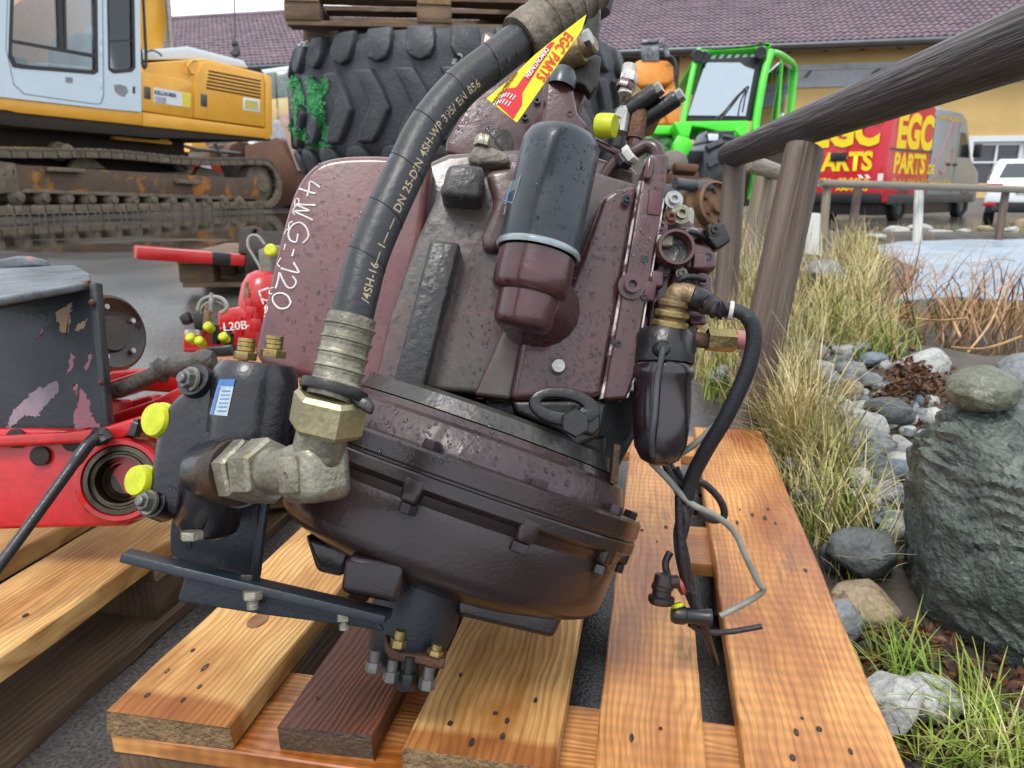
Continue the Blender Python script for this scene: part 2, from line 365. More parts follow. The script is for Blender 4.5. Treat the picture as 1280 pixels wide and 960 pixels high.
# ================================================================ timber pallets
def wood_mat(name, c_lo, c_hi, c_ring, wet=.3, knot=True, ring=26, coat=.0, wet_end=0, ringmix=.5, saw=0):
    m = bpy.data.materials.new(name); m.use_nodes = True; t = m.node_tree; N = t.nodes; L = t.links; b = N['Principled BSDF']
    tc = N.new('ShaderNodeTexCoord'); oi = N.new('ShaderNodeObjectInfo')
    s_ = N.new('ShaderNodeVectorMath'); s_.operation = 'SCALE'; s_.inputs[0].default_value = (11, 3.1, 1.7); L.new(oi.outputs['Random'], s_.inputs['Scale'])
    ad = N.new('ShaderNodeVectorMath'); L.new(tc.outputs['Object'], ad.inputs[0]); L.new(s_.outputs[0], ad.inputs[1])
    def nz(scl, sv, d=5, r=.6):
        mp = N.new('ShaderNodeMapping'); mp.inputs['Scale'].default_value = sv; L.new(ad.outputs[0], mp.inputs['Vector'])
        n = N.new('ShaderNodeTexNoise'); n.inputs['Scale'].default_value = scl; n.inputs['Detail'].default_value = d; n.inputs['Roughness'].default_value = r; L.new(mp.outputs[0], n.inputs['Vector']); return n
    warp = nz(1.0, (2.2, 7, 7), 3)
    # growth rings: distance from a wandering pith line
    sx = N.new('ShaderNodeSeparateXYZ'); L.new(tc.outputs['Object'], sx.inputs[0])
    w1 = N.new('ShaderNodeMath'); w1.operation = 'MULTIPLY_ADD'; L.new(warp.outputs[0], w1.inputs[0]); w1.inputs[1].default_value = .075; L.new(sx.outputs[1], w1.inputs[2])
    cb = N.new('ShaderNodeCombineXYZ'); L.new(w1.outputs[0], cb.inputs[1]); L.new(sx.outputs[2], cb.inputs[2])
    wv = N.new('ShaderNodeTexWave'); wv.wave_type = 'BANDS'; wv.bands_direction = 'Y'; wv.inputs['Scale'].default_value = ring; wv.inputs['Distortion'].default_value = 1.2; wv.inputs['Detail'].default_value = 2; wv.inputs['Detail Scale'].default_value = 1.0
    L.new(cb.outputs[0], wv.inputs['Vector'])
    big = nz(3.2, (1, 2.6, 2.6), 4); fine = nz(60, (.12, 4, 4), 4)
    r1 = N.new('ShaderNodeValToRGB'); r1.color_ramp.elements[0].position = .36; r1.color_ramp.elements[1].position = .64; r1.color_ramp.elements[0].color = c4(c_lo); r1.color_ramp.elements[1].color = c4(c_hi); L.new(big.outputs[0], r1.inputs[0])
    mi = N.new('ShaderNodeMix'); mi.data_type = 'RGBA'
    pw_ = N.new('ShaderNodeMath'); pw_.operation = 'POWER'; L.new(wv.outputs['Fac'], pw_.inputs[0]); pw_.inputs[1].default_value = 3.0
    mu = N.new('ShaderNodeMath'); mu.operation = 'MULTIPLY'; L.new(pw_.outputs[0], mu.inputs[0]); mu.inputs[1].default_value = ringmix; L.new(mu.outputs[0], mi.inputs[0])
    L.new(r1.outputs[0], mi.inputs[6]); mi.inputs[7].default_value = c4(c_ring)
    m2 = N.new('ShaderNodeMix'); m2.data_type = 'RGBA'; m2.blend_type = 'MULTIPLY'; m2.inputs[0].default_value = .7
    rf = N.new('ShaderNodeValToRGB'); rf.color_ramp.elements[0].position = .3; rf.color_ramp.elements[1].position = .6; rf.color_ramp.elements[0].color = (.62, .55, .48, 1); L.new(fine.outputs[0], rf.inputs[0])
    L.new(mi.outputs[2], m2.inputs[6]); L.new(rf.outputs[0], m2.inputs[7]); col = m2.outputs[2]
    if saw:
        ws_ = N.new('ShaderNodeTexWave'); ws_.bands_direction = 'X'; ws_.inputs['Scale'].default_value = 15; ws_.inputs['Distortion'].default_value = 1.6; ws_.inputs['Detail'].default_value = 3; ws_.inputs['Detail Scale'].default_value = 2.2; L.new(ad.outputs[0], ws_.inputs['Vector'])
        r7 = N.new('ShaderNodeValToRGB'); r7.color_ramp.elements[0].color = (1 - saw, 1 - saw * 1.15, 1 - saw * 1.3, 1); r7.color_ramp.elements[1].color = (1.08, 1.06, 1.02, 1); L.new(ws_.outputs['Fac'], r7.inputs[0])
        pt_ = nz(1.6, (1, 2, 2), 3); m7 = N.new('ShaderNodeMix'); m7.data_type = 'RGBA'; m7.blend_type = 'MULTIPLY'; L.new(pt_.outputs[0], m7.inputs[0]); L.new(col, m7.inputs[6]); L.new(r7.outputs[0], m7.inputs[7]); col = m7.outputs[2]
    # grey-black stains
    st = nz(5, (.7, 2.4, 2.4), 6, .7); rs = N.new('ShaderNodeValToRGB'); rs.color_ramp.elements[0].position = .6; rs.color_ramp.elements[1].position = .8; L.new(st.outputs[0], rs.inputs[0])
    m3 = N.new('ShaderNodeMix'); m3.data_type = 'RGBA'; L.new(rs.outputs[0], m3.inputs[0]); L.new(col, m3.inputs[6]); m3.inputs[7].default_value = (.03, .02, .016, 1); col = m3.outputs[2]
    # damp sawn end: a hand's breadth of darker wood
    if wet_end:
        we = N.new('ShaderNodeMath'); we.operation = 'MULTIPLY_ADD'; L.new(warp.outputs[0], we.inputs[0]); we.inputs[1].default_value = .05; we.inputs[2].default_value = wet_end - .025
        df_ = N.new('ShaderNodeMath'); df_.operation = 'SUBTRACT'; L.new(we.outputs[0], df_.inputs[0]); L.new(sx.outputs[0], df_.inputs[1]); lt = N.new('ShaderNodeMapRange'); lt.inputs[1].default_value = -.006; lt.inputs[2].default_value = .006; L.new(df_.outputs[0], lt.inputs[0])
        m6 = N.new('ShaderNodeMix'); m6.data_type = 'RGBA'; m6.blend_type = 'MULTIPLY'; L.new(lt.outputs[0], m6.inputs[0]); L.new(col, m6.inputs[6]); m6.inputs[7].default_value = (.62, .42, .26, 1); col = m6.outputs[2]
    L.new(col, b.inputs['Base Color'])
    rr = N.new('ShaderNodeMapRange'); rr.inputs[1].default_value = .35; rr.inputs[2].default_value = .65; rr.inputs[3].default_value = .75 - wet; rr.inputs[4].default_value = .75; L.new(big.outputs[0], rr.inputs[0]); L.new(rr.outputs[0], b.inputs['Roughness'])
    b.inputs['Coat Weight'].default_value = coat; b.inputs['Coat Roughness'].default_value = .25
    bp = N.new('ShaderNodeBump'); bp.inputs['Strength'].default_value = .35; bp.inputs['Distance'].default_value = .0025
    mm = N.new('ShaderNodeMath'); mm.operation = 'ADD'; L.new(fine.outputs[0], mm.inputs[0]); L.new(wv.outputs['Fac'], mm.inputs[1]); L.new(mm.outputs[0], bp.inputs['Height']); L.new(bp.outputs[0], b.inputs['Normal'])
    return m
W_LIGHT = wood_mat('fresh_pine', (.33, .14, .03), (.70, .43, .16), (.27, .095, .018), .15, ring=34, wet_end=.035)
W_ORANGE = wood_mat('wet_orange_pine', (.30, .09, .013), (.64, .32, .1), (.2, .05, .009),   .4, ring=36, coat=.3, ringmix=.38, saw=.22)
W_DARK = wood_mat('soaked_red_pine', (.055, .012, .004), (.17, .048, .012), (.02, .005, .003), .35, ring=40, coat=.15, ringmix=.7)
W_GREY = wood_mat('old_grey_pine', (.09, .055, .03), (.2, .13, .075), (.06, .035, .02), .1, ring=24)
W_END = pm('sawn_end_grain', (.16, .10, .05), (.30, .19, .09), scale=60, rough=.8, bump=.6, bscale=160)
NAIL = pm('nail_hole', (.02, .012, .008), (.05, .03, .02), scale=90, rough=.6)
KNOT = pm('wood_knot', (.13, .055, .02), (.27, .12, .045), scale=60, rough=.6)
def plank(name, L_, W_, T_, M, mat, parent, end=W_END, seed=0, wob=.0012, nails=(), knots=()):
    """board with sawn, slightly uneven edges; x is its length, z=0 its top"""
    rnd = random.Random(seed); bm = bmesh.new(); n = max(8, int(L_ / .04)); rows = []
    for i in range(n + 1):
        x = L_ * i / n
        e = wob * (1 + (2.5 if i in (0, n) else 0))
        w = W_ / 2
        prof = [(-w + .002, 0), (w - .002, 0), (w, -.002), (w, -T_ + .002), (w - .002, -T_), (-w + .002, -T_), (-w, -T_ + .002), (-w, -.002)]
        dy = wob * noise.noise(Vector((x * 9, seed * 7.1, 0))); dz = wob * noise.noise(Vector((x * 7, seed * 3.3, 5)))
        rows.append([bm.verts.new((x + rnd.uniform(-e, e) * (1 if i in (0, n) else 0), p[0] + dy + rnd.uniform(-.4, .4) * wob, p[1] + dz + rnd.uniform(-.25, .25) * wob)) for p in prof])
    for a, b in zip(rows, rows[1:]):
        for k in range(8): bm.faces.new((a[k], b[k], b[(k + 1) % 8], a[(k + 1) % 8]))
    f1 = bm.faces.new(rows[0]); f2 = bm.faces.new(rows[-1][::-1]); f1.material_index = f2.material_index = 1
    bmesh.ops.recalc_face_normals(bm, faces=bm.faces)
    me = bpy.data.meshes.new(name); bm.to_mesh(me); bm.free(); me.shade_smooth(); me.set_sharp_from_angle(angle=R(30))
    me.materials.append(mat); me.materials.append(end)
    o = inst(name, me, M, parent)
    for (x, y) in nails:
        mb = MB(); r = rnd.uniform(.0016, .003)
        mb.lathe((x, y, .0006), (0, 0, 1), [(r * 1.1, 0), (r, .0008), (r * .45, .0004), (0, -.0006)], 9)
        h = mb.mesh('nail', NAIL); h.transform(Matrix.Translation((x, y, 0)) @ Matrix.Diagonal((rnd.uniform(1, 3.4), 1, 1, 1)) @ Matrix.Translation((-x, -y, 0)))
        inst('nail', h, Matrix.Identity(4), o)
    for (x, y, r) in knots:
        mb = MB(); mb.lathe((x, y, .0003), (0, 0, 1), [(r, 0), (r * .95, .0007), (r * .5, .0009), (0, .0006)], 20)
        k = mb.mesh('knot', KNOT); k.transform(Matrix.Translation((x, y, 0)) @ Matrix.Diagonal((1.35, .9, 1, 1)) @ Matrix.Translation((-x, -y, 0)))
        inst('knot', k, Matrix.Identity(4), o)
    return o
PT = .15                                   # height of the pallet's deck
PH = R(10.5)                               # heading of its boards
pd = V(math.sin(PH), math.cos(PH), 0); pe = V(math.cos(PH), -math.sin(PH), 0); UZ = V(0, 0, 1)
def pallet_frame(org): return lambda s, e, z: frame_m(org + pd * s + pe * e + UZ * z, pd, -pe, UZ)
fl = on_z(133, 887, PT)                    # front left corner of the deck
fl.z = 0
pal = thing('pallet', 'wet orange pine pallet carrying the brown gearbox', 'pallet', (fl.x, fl.y, 0))
PF = pallet_frame(fl)
EW = [.145, .1, .145, .1, .145]; cx = .0725
deck = [(0.0745, .149, W_LIGHT, .031, 0, 1.2), (.2525, .108, W_DARK, .031, .012, 1.19), (.422, .157, W_LIGHT, .031, .002, 1.2), (.596, .111, W_ORANGE, .031, -.02, 1.22), (.768, .157, W_ORANGE, .031, -.02, 1.22)]
NL = [[(.03, .045), (.075, .05), (.09, .01), (.055, -.005), (.03, .0), (.12, .045)], [(.05, .03), (.12, -.02), (.19, .02), (.24, -.01)], [(.02, .01), (.045, .04), (.06, -.02), (.07, -.005), (.1, -.045), (.13, .05), (.035, -.02)], [(.08, .02), (.1, -.01), (.6, .02), (.56, -.005), (.62, -.02)],
      [(.08, .03), (.1, -.03), (.13, -.005), (.145, .01), (.12, .02), (.075, -.05), (.05, -.02), (.7, .0), (.72, .02), (.69, -.02), (.73, -.03), (.66, .03), (.67, -.035), (.5, -.055)]]
KN = [[(.2, .0, .014)], [], [], [], []]
for i, (e, wd, mt, th, s0, ln) in enumerate(deck):
    plank('deck_board', ln, wd, th, PF(s0, e, PT), mt, pal, W_END if mt is not W_DARK else pm('dark_end_grain', (.05, .03, .02), (.1, .055, .03), scale=60, rough=.7, bump=.5, bscale=150), seed=i + 1, nails=NL[i], knots=KN[i][:1])
def cross(s, wd, z, th, mt, ln=.845, e0=0, seed=0, par=None, F_=None):
    m = (F_ or PF)(s, e0, z); m2 = m @ Matrix.Rotation(R(-90), 4, 'Z')
    return plank('cross_board', ln, wd, th, m2, mt, par or pal, seed=seed)
for k, s in enumerate((.06, .6, 1.14)):
    cross(s + .012, .145 if k != 1 else .145, PT - .0315, .024, W_ORANGE, seed=20 + k)
    for j, e in enumerate((.0725, .42, .77)):
        mb = MB(); mb.box((.0, 0, 0), (.07, .07 if j != 1 else .07, .035)); me = mb.mesh('pallet_block', W_GREY, bevel=.003)
        inst('block', me, PF(s + .012, e, .0585), pal)
for j, e in enumerate((.0725, .42, .77)):
    plank('bottom_board', 1.2, .1, .022, PF(0, e, .0228), W_GREY, pal, seed=40 + j)
# hanging chock under the rear of the gearbox so that it leans as it does
# left pallet, parallel to the first one
rl = on_z(0, 822, PT + .0)
rl.z = 0
r2_ = rl - pd * .25
lp = thing('pallet', 'fresh pine pallet under the red axle frame', 'pallet', (r2_.x, r2_.y, 0))
LF = pallet_frame(r2_)
for i, (e, wd, mt, l0, l1) in enumerate([(-.075, .15, W_LIGHT, 0, 1.25), (-.26, .1, W_LIGHT, .02, 1.2), (-.45, .145, W_ORANGE, 0, 1.2), (-.64, .1, W_LIGHT, .02, 1.2), (-.79, .145, W_LIGHT, 0, 1.2)]):
    plank('deck_board', l1 - l0, wd, .034, LF(l0, e, PT), mt, lp, seed=60 + i, nails=[(.3, .02), (.34, -.03)])
for k, s in enumerate((.06, .62, 1.16)):
    cross(s, .145, PT - .0345, .022, W_GREY, ln=.86, e0=-.86, seed=70 + k, par=lp, F_=LF)
    for j, e in enumerate((-.075, -.43, -.79)):
        mb = MB(); mb.box((0, 0, 0), (.07, .07, .035)); inst('block', mb.mesh('pallet_block', W_GREY, bevel=.003), LF(s, e, .0575), lp)
for j, e in enumerate((-.06, -.43, -.79)):
    plank('bottom_board', 1.25, .13, .022, LF(0, e, .0222), W_GREY, lp, seed=80 + j, wob=.003)
# ================================================================ the gearbox
# frame of the casting: ga along its shaft (leaning right and back), gn out of its front face
def camv(x, y, z): return RGT * x + UPV * y - FWD * z
LEAN, BACK = R(14), R(6.5)
ga = camv(math.sin(LEAN) * math.cos(BACK), math.cos(LEAN) * math.cos(BACK), -math.sin(BACK)).normalized()
gn = camv(0, 0, 1); gn = (gn - ga * gn.dot(ga)).normalized()
gr = ga.cross(gn)
GO = at(584, 601, .93)
BL, BB = R(19.5), R(6)
ba = camv(math.sin(BL) * math.cos(BB), math.cos(BL) * math.cos(BB), -math.sin(BB)).normalized()      # axis of the bell
bnn = camv(0, 0, 1); bnn = (bnn - ba * bnn.dot(ba)).normalized(); brr = ba.cross(bnn)
def gp(u, v, d=0.0): return on_plane(u, v, GO + gn * d, gn)
MAR = pm('maroon_paint_wet', hexc('533033'), hexc('3f2829'), scale=9, rough=.16, r2=.5, bump=.06, bscale=160, coat=.4, spots=hexc('251d1e'), spot_at=.64, spot_scale=11)
GRY = pm('greasy_case_paint', hexc('573d3c'), hexc('4b4743'), scale=7, rough=.16, r2=.55, bump=.10, bscale=120, coat=.35, spots=hexc('242323'), spot_at=.6, spot_scale=8, contrast=.12)
BELL = pm('dark_brown_paint', hexc('291c1d'), hexc('211719'), scale=5, rough=.26, r2=.45, bump=.09, bscale=260, coat=.2)
NECK = pm('purple_brown_paint', hexc('413233'), hexc('382c2f'), scale=9, rough=.22, r2=.5, bump=.15, bscale=140, coat=.2, spots=hexc('311d1b'), spot_at=.63, spot_scale=20)
RIBC = pm('grey_green_rib', hexc('323334'), hexc('3e3c3c'), scale=14, rough=.22, r2=.5, bump=.18, bscale=130)
BLK = pm('black_iron', hexc('131416'), hexc('201f20'), scale=14, rough=.28, r2=.55, bump=.12, bscale=160, coat=.1)
NAVY = pm('navy_bracket_paint', hexc('232a33'), hexc('1b2128'), scale=8, rough=.4, r2=.55, bump=.1, bscale=200)
PUMP = pm('blueblack_pump_paint', hexc('16161c'), hexc('1d1b22'), scale=12, rough=.18, r2=.45, bump=.13, bscale=150, coat=.35, spots=hexc('674d30'), spot_at=.72, spot_scale=24)
FILT = pm('filter_blue_grey', hexc('333c44'), hexc('272f35'), scale=8, rough=.3, r2=.5, coat=.2, spots=hexc('675951'), spot_at=.66, spot_scale=30)
ZINC = pm('worn_zinc', hexc('9b9888'), hexc('6e6a5e'), scale=28, rough=.35, r2=.6, metal=.75, bump=.2, bscale=140, spots=hexc('8a7140'), spot_at=.62, spot_scale=30)
ZINC2 = pm('yellow_zinc', hexc('a8935c'), hexc('857852'), scale=30, rough=.35, metal=.8, bump=.12, bscale=140)
STEEL = pm('bare_steel', hexc('a9a9a6'), hexc('86847f'), scale=25, rough=.28, r2=.5, metal=.9)
BRASS = pm('tan_fitting', hexc('8a7658'), hexc('67563d'), scale=28, rough=.45, metal=.4, bump=.25, bscale=150)
RUST = pm('rusty_steel', hexc('4a3a33'), hexc('6a4a36'), scale=22, rough=.7, metal=.3, bump=.4, bscale=140)
YEL = pm('yellow_plastic_cap', hexc('bfc628'), hexc('a9b024'), rough=.4, spec=.4)
RUB = pm('hose_rubber', hexc('232527'), hexc('2c2e31'), scale=6, rough=.3, r2=.5, bump=.08, bscale=220, spots=hexc('5c6670'), spot_at=.63, spot_scale=16)
BPL = pm('black_plastic', hexc('1a1b1d'), hexc('222326'), rough=.38)
CHIP = pm('chipped_white_paint', hexc('cfcdc8'), hexc('b7b3ac'), rough=.6)
gb = thing('gearbox', 'maroon brown gearbox with pump, oil filter and hose standing on the orange pallet', 'gearbox', (GO.x, GO.y, PT))

# ---- bell housing -------------------------------------------------
Rf = .212
mb = MB()
mb.lathe(GO, ba, [(.196, -.02), (.2, -.028), (.199, -.05), (.1975, -.078), (.195, -.089), (.188, -.097), (.175, -.103), (.13, -.116), (.07, -.128), (0, -.132)], 96, bnn)
bell = mb.build('bell_housing', BELL, gb, smooth=50)
mb = MB(); mb.lathe(GO, ba, [(.168, .062), (.172, .055), (.179, .051), (.185, .036), (.188, .024), (.19, .0), (.1, .0), (.1, .062), (.168, .062)], 96, bnn)
mb.build('bell_neck', NECK, gb, smooth=30)
mb = MB(); mb.lathe(GO, ba, [(.148, .084), (.162, .079), (.167, .0635), (.12, .0635), (.12, .084), (.148, .084)], 72, bnn)
mb.build('bearing_ring', pm('grey_ring', hexc('4b4b49'), hexc('3b3736'), scale=14, rough=.3, bump=.12, bscale=120), gb, smooth=30)
mb = MB(); mb.lathe(GO, ba, [(.19, .024), (Rf - .003, .022), (Rf, .019), (Rf, .003), (Rf - .0015, .001), (Rf - .0015, -.001), (.19, -.001)], 96, bnn)
mb.build('upper_flange', BELL, gb, smooth=30)
mb = MB(); mb.lathe(GO, ba, [(.19, -.002), (Rf - .0015, -.002), (Rf, -.004), (Rf, -.014), (Rf - .003, -.017), (Rf - .009, -.02), (.2, -.03), (.195, -.036)], 96, bnn)
mb.build('lower_flange', BELL, gb, smooth=30)
hb = MB().hexa((0, 0, 0), (0, 0, 1), .0088, .0095).mesh('hex_bolt', pm('bolt_brown', hexc('3f383c'), hexc('312b2e'), scale=60, rough=.4, metal=.3), smooth=25)
lug = MB(); lug.prism([V(-.013, -.012, .012), V(.013, -.012, .012), V(.0085, -.012, -.015), V(-.0085, -.012, -.015)], (0, .0215, 0)); lug = lug.mesh('flange_lug', BELL, bevel=.0045, seg=3)
for k in range(11):
    th = R(-12 + k * 360 / 11)
    rad = bnn * math.cos(th) + brr * math.sin(th); tan = ba.cross(rad)
    inst('flange_lug', lug, frame_m(GO + rad * (Rf - .0095) - ba * .017, tan, rad, ba), gb)
    inst('bolt', hb, frame_m(GO + rad * (Rf - .0095) - ba * .0322, tan, -rad, -ba), gb)
    inst('bolt', hb, frame_m(GO + rad * (Rf - .014) + ba * .0225, tan, rad, ba), gb)
def slab(name, pts, d, t, mat, bevel=.006, seg=3, parent=gb, smooth=40):
    mb = MB(); mb.prism([gp(u, v, d) for u, v in pts], -gn * t); return mb.build(name, mat, parent, bevel, seg, smooth)
slab('bell_boss', [(432, 694), (507, 706), (497, 756), (424, 741)], .192, .09, BELL, .007)
slab('bell_foot', [(570, 742), (712, 752), (704, 772), (692, 799), (655, 790), (570, 770)], .10, .05, BELL, .006)
slab('bell_foot', [(380, 668), (440, 690), (428, 722), (395, 715)], .11, .05, BELL, .006)

# ---- case ---------------------------------------------------------
tank = slab('converter_cover', [(330, 458), (320, 449), (317, 438)] + [(p.x, p.y) for p in spline([(331, 375, 0), (346, 310, 0), (359, 262, 0), (369, 234, 0), (383, 213, 0), (402, 199, 0), (432, 193, 0), (470, 192, 0)], 4)] + [(540, 196), (528, 300), (505, 400), (490, 492), (470, 492), (385, 474)], .085, .26, pm('pink_maroon_cover', hexc('6a3d3f'), hexc('533435'), scale=5, rough=.2, r2=.5, bump=.04, bscale=170, coat=.45, spots=hexc('3d3635'), spot_at=.66, spot_scale=9), .045, 7, smooth=60)
slab('case_front', [(560, 214), (568, 203), (660, 196), (700, 200), (800, 230), (752, 494), (592, 492), (478, 482), (470, 470), (487, 395), (520, 300)], .098, .2, GRY, .012, 4)
slab('case_back', [(470, 230), (560, 190), (700, 180), (800, 210), (770, 500), (480, 500)], .05, .26, GRY, .01)
slab('case_rib', [(538, 299), (576, 303), (529, 487), (491, 479)], .125, .04, RIBC, .005)
slab('case_lug', [(560, 203), (606, 206), (602, 249), (549, 244)], .135, .05, RIBC, .007)
slab('case_seam', [(592, 494), (632, 404), (660, 404), (640, 500)], .118, .04, GRY, .005)
slab('valve_face', [(638, 500), (655, 410), (688, 404), (722, 330), (752, 246), (768, 234), (799, 230), (752, 497)], .13, .06, MAR, .008, 4)
GASK = pm('old_gasket', hexc('c9c5be'), hexc('3a2426'), scale=32, rough=.6, contrast=.05)
slab('gasket_plate', [(751, 498), (799, 226), (802, 226), (754, 498)], .1325, .07, GASK, 0)
slab('control_plate', [(755, 499), (802, 224), (808, 224), (812, 192), (836, 193), (832, 235), (820, 305), (808, 372), (800, 420), (793, 470), (783, 497)], .137, .065, MAR, .004)
slab('gasket_plate', [(783, 497), (793, 470), (800, 420), (808, 372), (820, 305), (829, 247), (831, 247), (822, 305), (810, 372), (802, 420), (795, 470), (785, 497)], .134, .05, GASK, 0)
slab('case_step', [(606, 212), (655, 205), (640, 300), (612, 316), (600, 300), (618, 250)], .115, .05, GRY, .01)
slab('plate_recess', [(812, 236), (829, 238), (825, 270), (808, 268)], .1385, .01, pm('maroon_shadowless', hexc('5b3238'), hexc('4a2a30'), scale=20, rough=.5), .002)
slab('plate_boss', [(810, 194), (820, 196), (814, 224), (805, 223)], .144, .03, MAR, .003)
def bolt_at(u, v, d, r, h, mat, name='bolt', hole=True, parent=gb):
    mb = MB(); mb.lathe(gp(u, v, d), gn, [(r * 1.7, 0), (r * 1.7, h * .25), (r, h * .25), (r, h), (r * .55, h), (r * .5, h * .4), (0, h * .4)] if hole else [(r, 0), (r, h * .8), (r * .8, h), (0, h)], 20, ga)
    return mb.build(name, mat, parent, smooth=30)
bolt_at(789, 358, .138, .0085, .01, MAR)
bolt_at(697, 459, .131, .0085, .013, STEEL, 'sight_plug', False)
slab('plate_slot', [(802, 319), (811, 320), (810, 328), (801, 327)], .1378, .004, BLK, 0)
slab('plate_window', [(806, 350), (822, 352), (818, 377), (803, 374)], .1385, .01, pm('maroon_shadowless', (0, 0, 0)), .002)
# lifting eye
def ell(cx_, cy_, rx, ry, rot, n=44, pw=1.0): return [(cx_ + rx * math.cos(t) * math.cos(rot) - ry * math.sin(t) * math.sin(rot), cy_ + rx * math.cos(t) * math.sin(rot) + ry * math.sin(t) * math.cos(rot)) for t in [k * math.tau / n for k in range(n)]]
O_, I_ = ell(706, 508, 45, 24, R(9)), ell(703, 506, 27, 8.5, R(9))
mb = MB(); mb.ring([gp(u, v, .168) for u, v in O_], [gp(u, v, .168) for u, v in I_], -gn * .016); mb.build('lifting_eye', BLK, gb, .003, 2)
slab('lifting_eye_web', [(728, 506), (750, 508), (751, 536), (742, 546), (712, 538), (706, 530)], .166, .014, BLK, .005)
mb = MB(); mb.hexa(gp(718, 529, .165), gn, .015, .012); mb.build('bolt', BLK, gb)
slab('eye_bracket', [(640, 500), (760, 500), (752, 545), (720, 560), (700, 540), (645, 516)], .125, .05, BLK, .005)
slab('case_underside', [(600, 492), (800, 486), (798, 540), (772, 590), (735, 596), (690, 556), (610, 530)], .055, .22, BLK, .008)
slab('lower_cross_member', [(690, 540), (760, 545), (755, 585), (725, 600), (690, 560)], .07, .08, BLK, .006)
slab('support_strut', [(768, 555), (776, 556), (772, 606), (763, 604)], .10, .02, RUST, .001)

# ---- oil filter and its head -------------------------------------
fb = gp(673, 313, .168); ft = gp(704.5, 168, .168)
fx = (ft - fb).normalized(); fl_ = (ft - fb).length; fr_ = .0412
mb = MB(); mb.lathe(fb, fx, [(fr_ * .9, -.001), (fr_, .0), (fr_, fl_ - .022), (fr_ * .975, fl_ - .012), (fr_ * .88, fl_ - .004), (fr_ * .7, fl_), (fr_ * .45, fl_ + .001), (0, fl_ + .001)], 56, gn)
filt = mb.build('oil_filter', FILT, gb, smooth=40)
mb = MB(); mb.lathe(fb, fx, [(fr_ * .98, -.004), (fr_ + .0016, -.0045), (fr_ + .003, -.001), (fr_ + .0016, .0025), (fr_ * .99, .003)], 56, gn)
mb.build('filter_rim', pm('filter_rim_zinc', hexc('aab4b8'), hexc('8d979b'), rough=.35, metal=.5), filt, smooth=60)
mb = MB(); mb.lathe(fb, fx, [(.02, -.006), (.0395, -.006), (.0402, -.03), (.0395, -.041), (.036, -.047), (.031, -.0495), (.0305, -.074), (.029, -.08), (.025, -.084), (0, -.085)], 48, gn)
mb.build('filter_head', MAR, gb, smooth=50)
mb = MB(); mb.tube([fb - fx * .05 - gn * .0, fb - fx * .05 - gn * .07 + gr * .02], [.034, .05], 20); mb.build('filter_head_neck', MAR, gb, smooth=50)
# printed panel on the filter
def on_cyl(u, v, O, ax, r):
    """nearest point where the line of sight meets a round body"""
    d = ray(u, v); m = EYE - O; d2 = d - ax * d.dot(ax); m2 = m - ax * m.dot(ax)
    A = d2.dot(d2); B = 2 * d2.dot(m2); C = m2.dot(m2) - r * r; q = max(0, B * B - 4 * A * C)
    return EYE + d * ((-B - math.sqrt(q)) / (2 * A))
WLT = pm('pale_print', hexc('8fa2ab'), hexc('7f929b'), rough=.5)
for (u0, v0, u1, v1) in [(628, 250, 641, 254), (641, 254, 651, 219), (630, 268, 635, 243)]:
    mb = MB(); mb.tube([on_cyl(u0 + (u1 - u0) * k / 6, v0 + (v1 - v0) * k / 6, fb, fx, fr_ + .0003) for k in range(7)], .0005, 5); mb.build('filter_print', WLT, filt)
for k in range(5):
    mb = MB(); mb.tube([on_cyl(637 + k * 2.2 - 1.5, 238 - k * 1 + 3, fb, fx, fr_ + .0003), on_cyl(641 + k * 2.2 - 1.5, 224 - k * 1 + 3, fb, fx, fr_ + .0003)], .0006, 5); mb.build('filter_print', WLT, filt)
mb = MB(); mb.tube([on_cyl(632, 256, fb, fx, fr_ + .0003), on_cyl(637, 236, fb, fx, fr_ + .0003)], .0016, 6); mb.build('filter_print', pm('blue_print', hexc('4f6f9a'), rough=.5), filt)

# ---- rear cover at the top ---------------------------------------
DRUM = pm('dark_worn_drum', hexc('3f3c39'), hexc('2d2b28'), scale=9, rough=.3, r2=.55, metal=.3, bump=.2, bscale=90, spots=hexc('5e5a53'), spot_at=.63, spot_scale=8)
dc = gp(672, 152, -.02)
dax = (gn * .93 + gr * .22 + ga * .3).normalized()
mb = MB(); mb.lathe(dc, dax, [(0, .012), (.05, .012), (.075, .004), (.082, -.004), (.09, -.004), (.093, -.01), (.093, -.2), (0, -.2)], 64, ga)
mb.build('output_drum', DRUM, gb, smooth=30)
slab('rear_cover', [(556, 190), (558, 175), (590, 120), (603, 40), (612, 38), (628, 52), (650, 60), (700, 70), (735, 110), (700, 200), (600, 200)], .01, .12, MAR, .012, 4)
slab('rear_cover_boss', [(676, 172), (681, 95), (690, 84), (708, 84), (716, 96), (722, 140), (736, 156), (737, 178)], .055, .07, MAR, .012, 4)
mb = MB(); mb.lathe(gp(701, 108, .05), ga, [(.017, -.002), (.0175, .012), (.012, .022), (0, .024)], 24, gn); mb.build('boss_cap', FILT, gb)
for u, v in ((671, 128), (712, 145), (656, 148)): bolt_at(u, v, .05, .004, .006, BLK)
slab('rear_tab', [(700, 70), (730, 62), (752, 70), (748, 108), (738, 118), (730, 106), (712, 100), (700, 85)], .03, .02, DRUM, .003)
mb = MB(); mb.lathe(gp(716, 66, .04), (gr * .75 + ga * .3 + gn * .5), [(0, -.02), (.016, -.02), (.018, .01), (.016, .014), (.012, .015), (.012, .028), (.009, .031), (0, .031)], 24); mb.build('shaft_stub', BRASS, gb)
mb = MB(); mb.hexa(gp(731, 49, .075), (gr * .75 + ga * .3 + gn * .5), .0105, .008); mb.build('bolt', STEEL, gb)
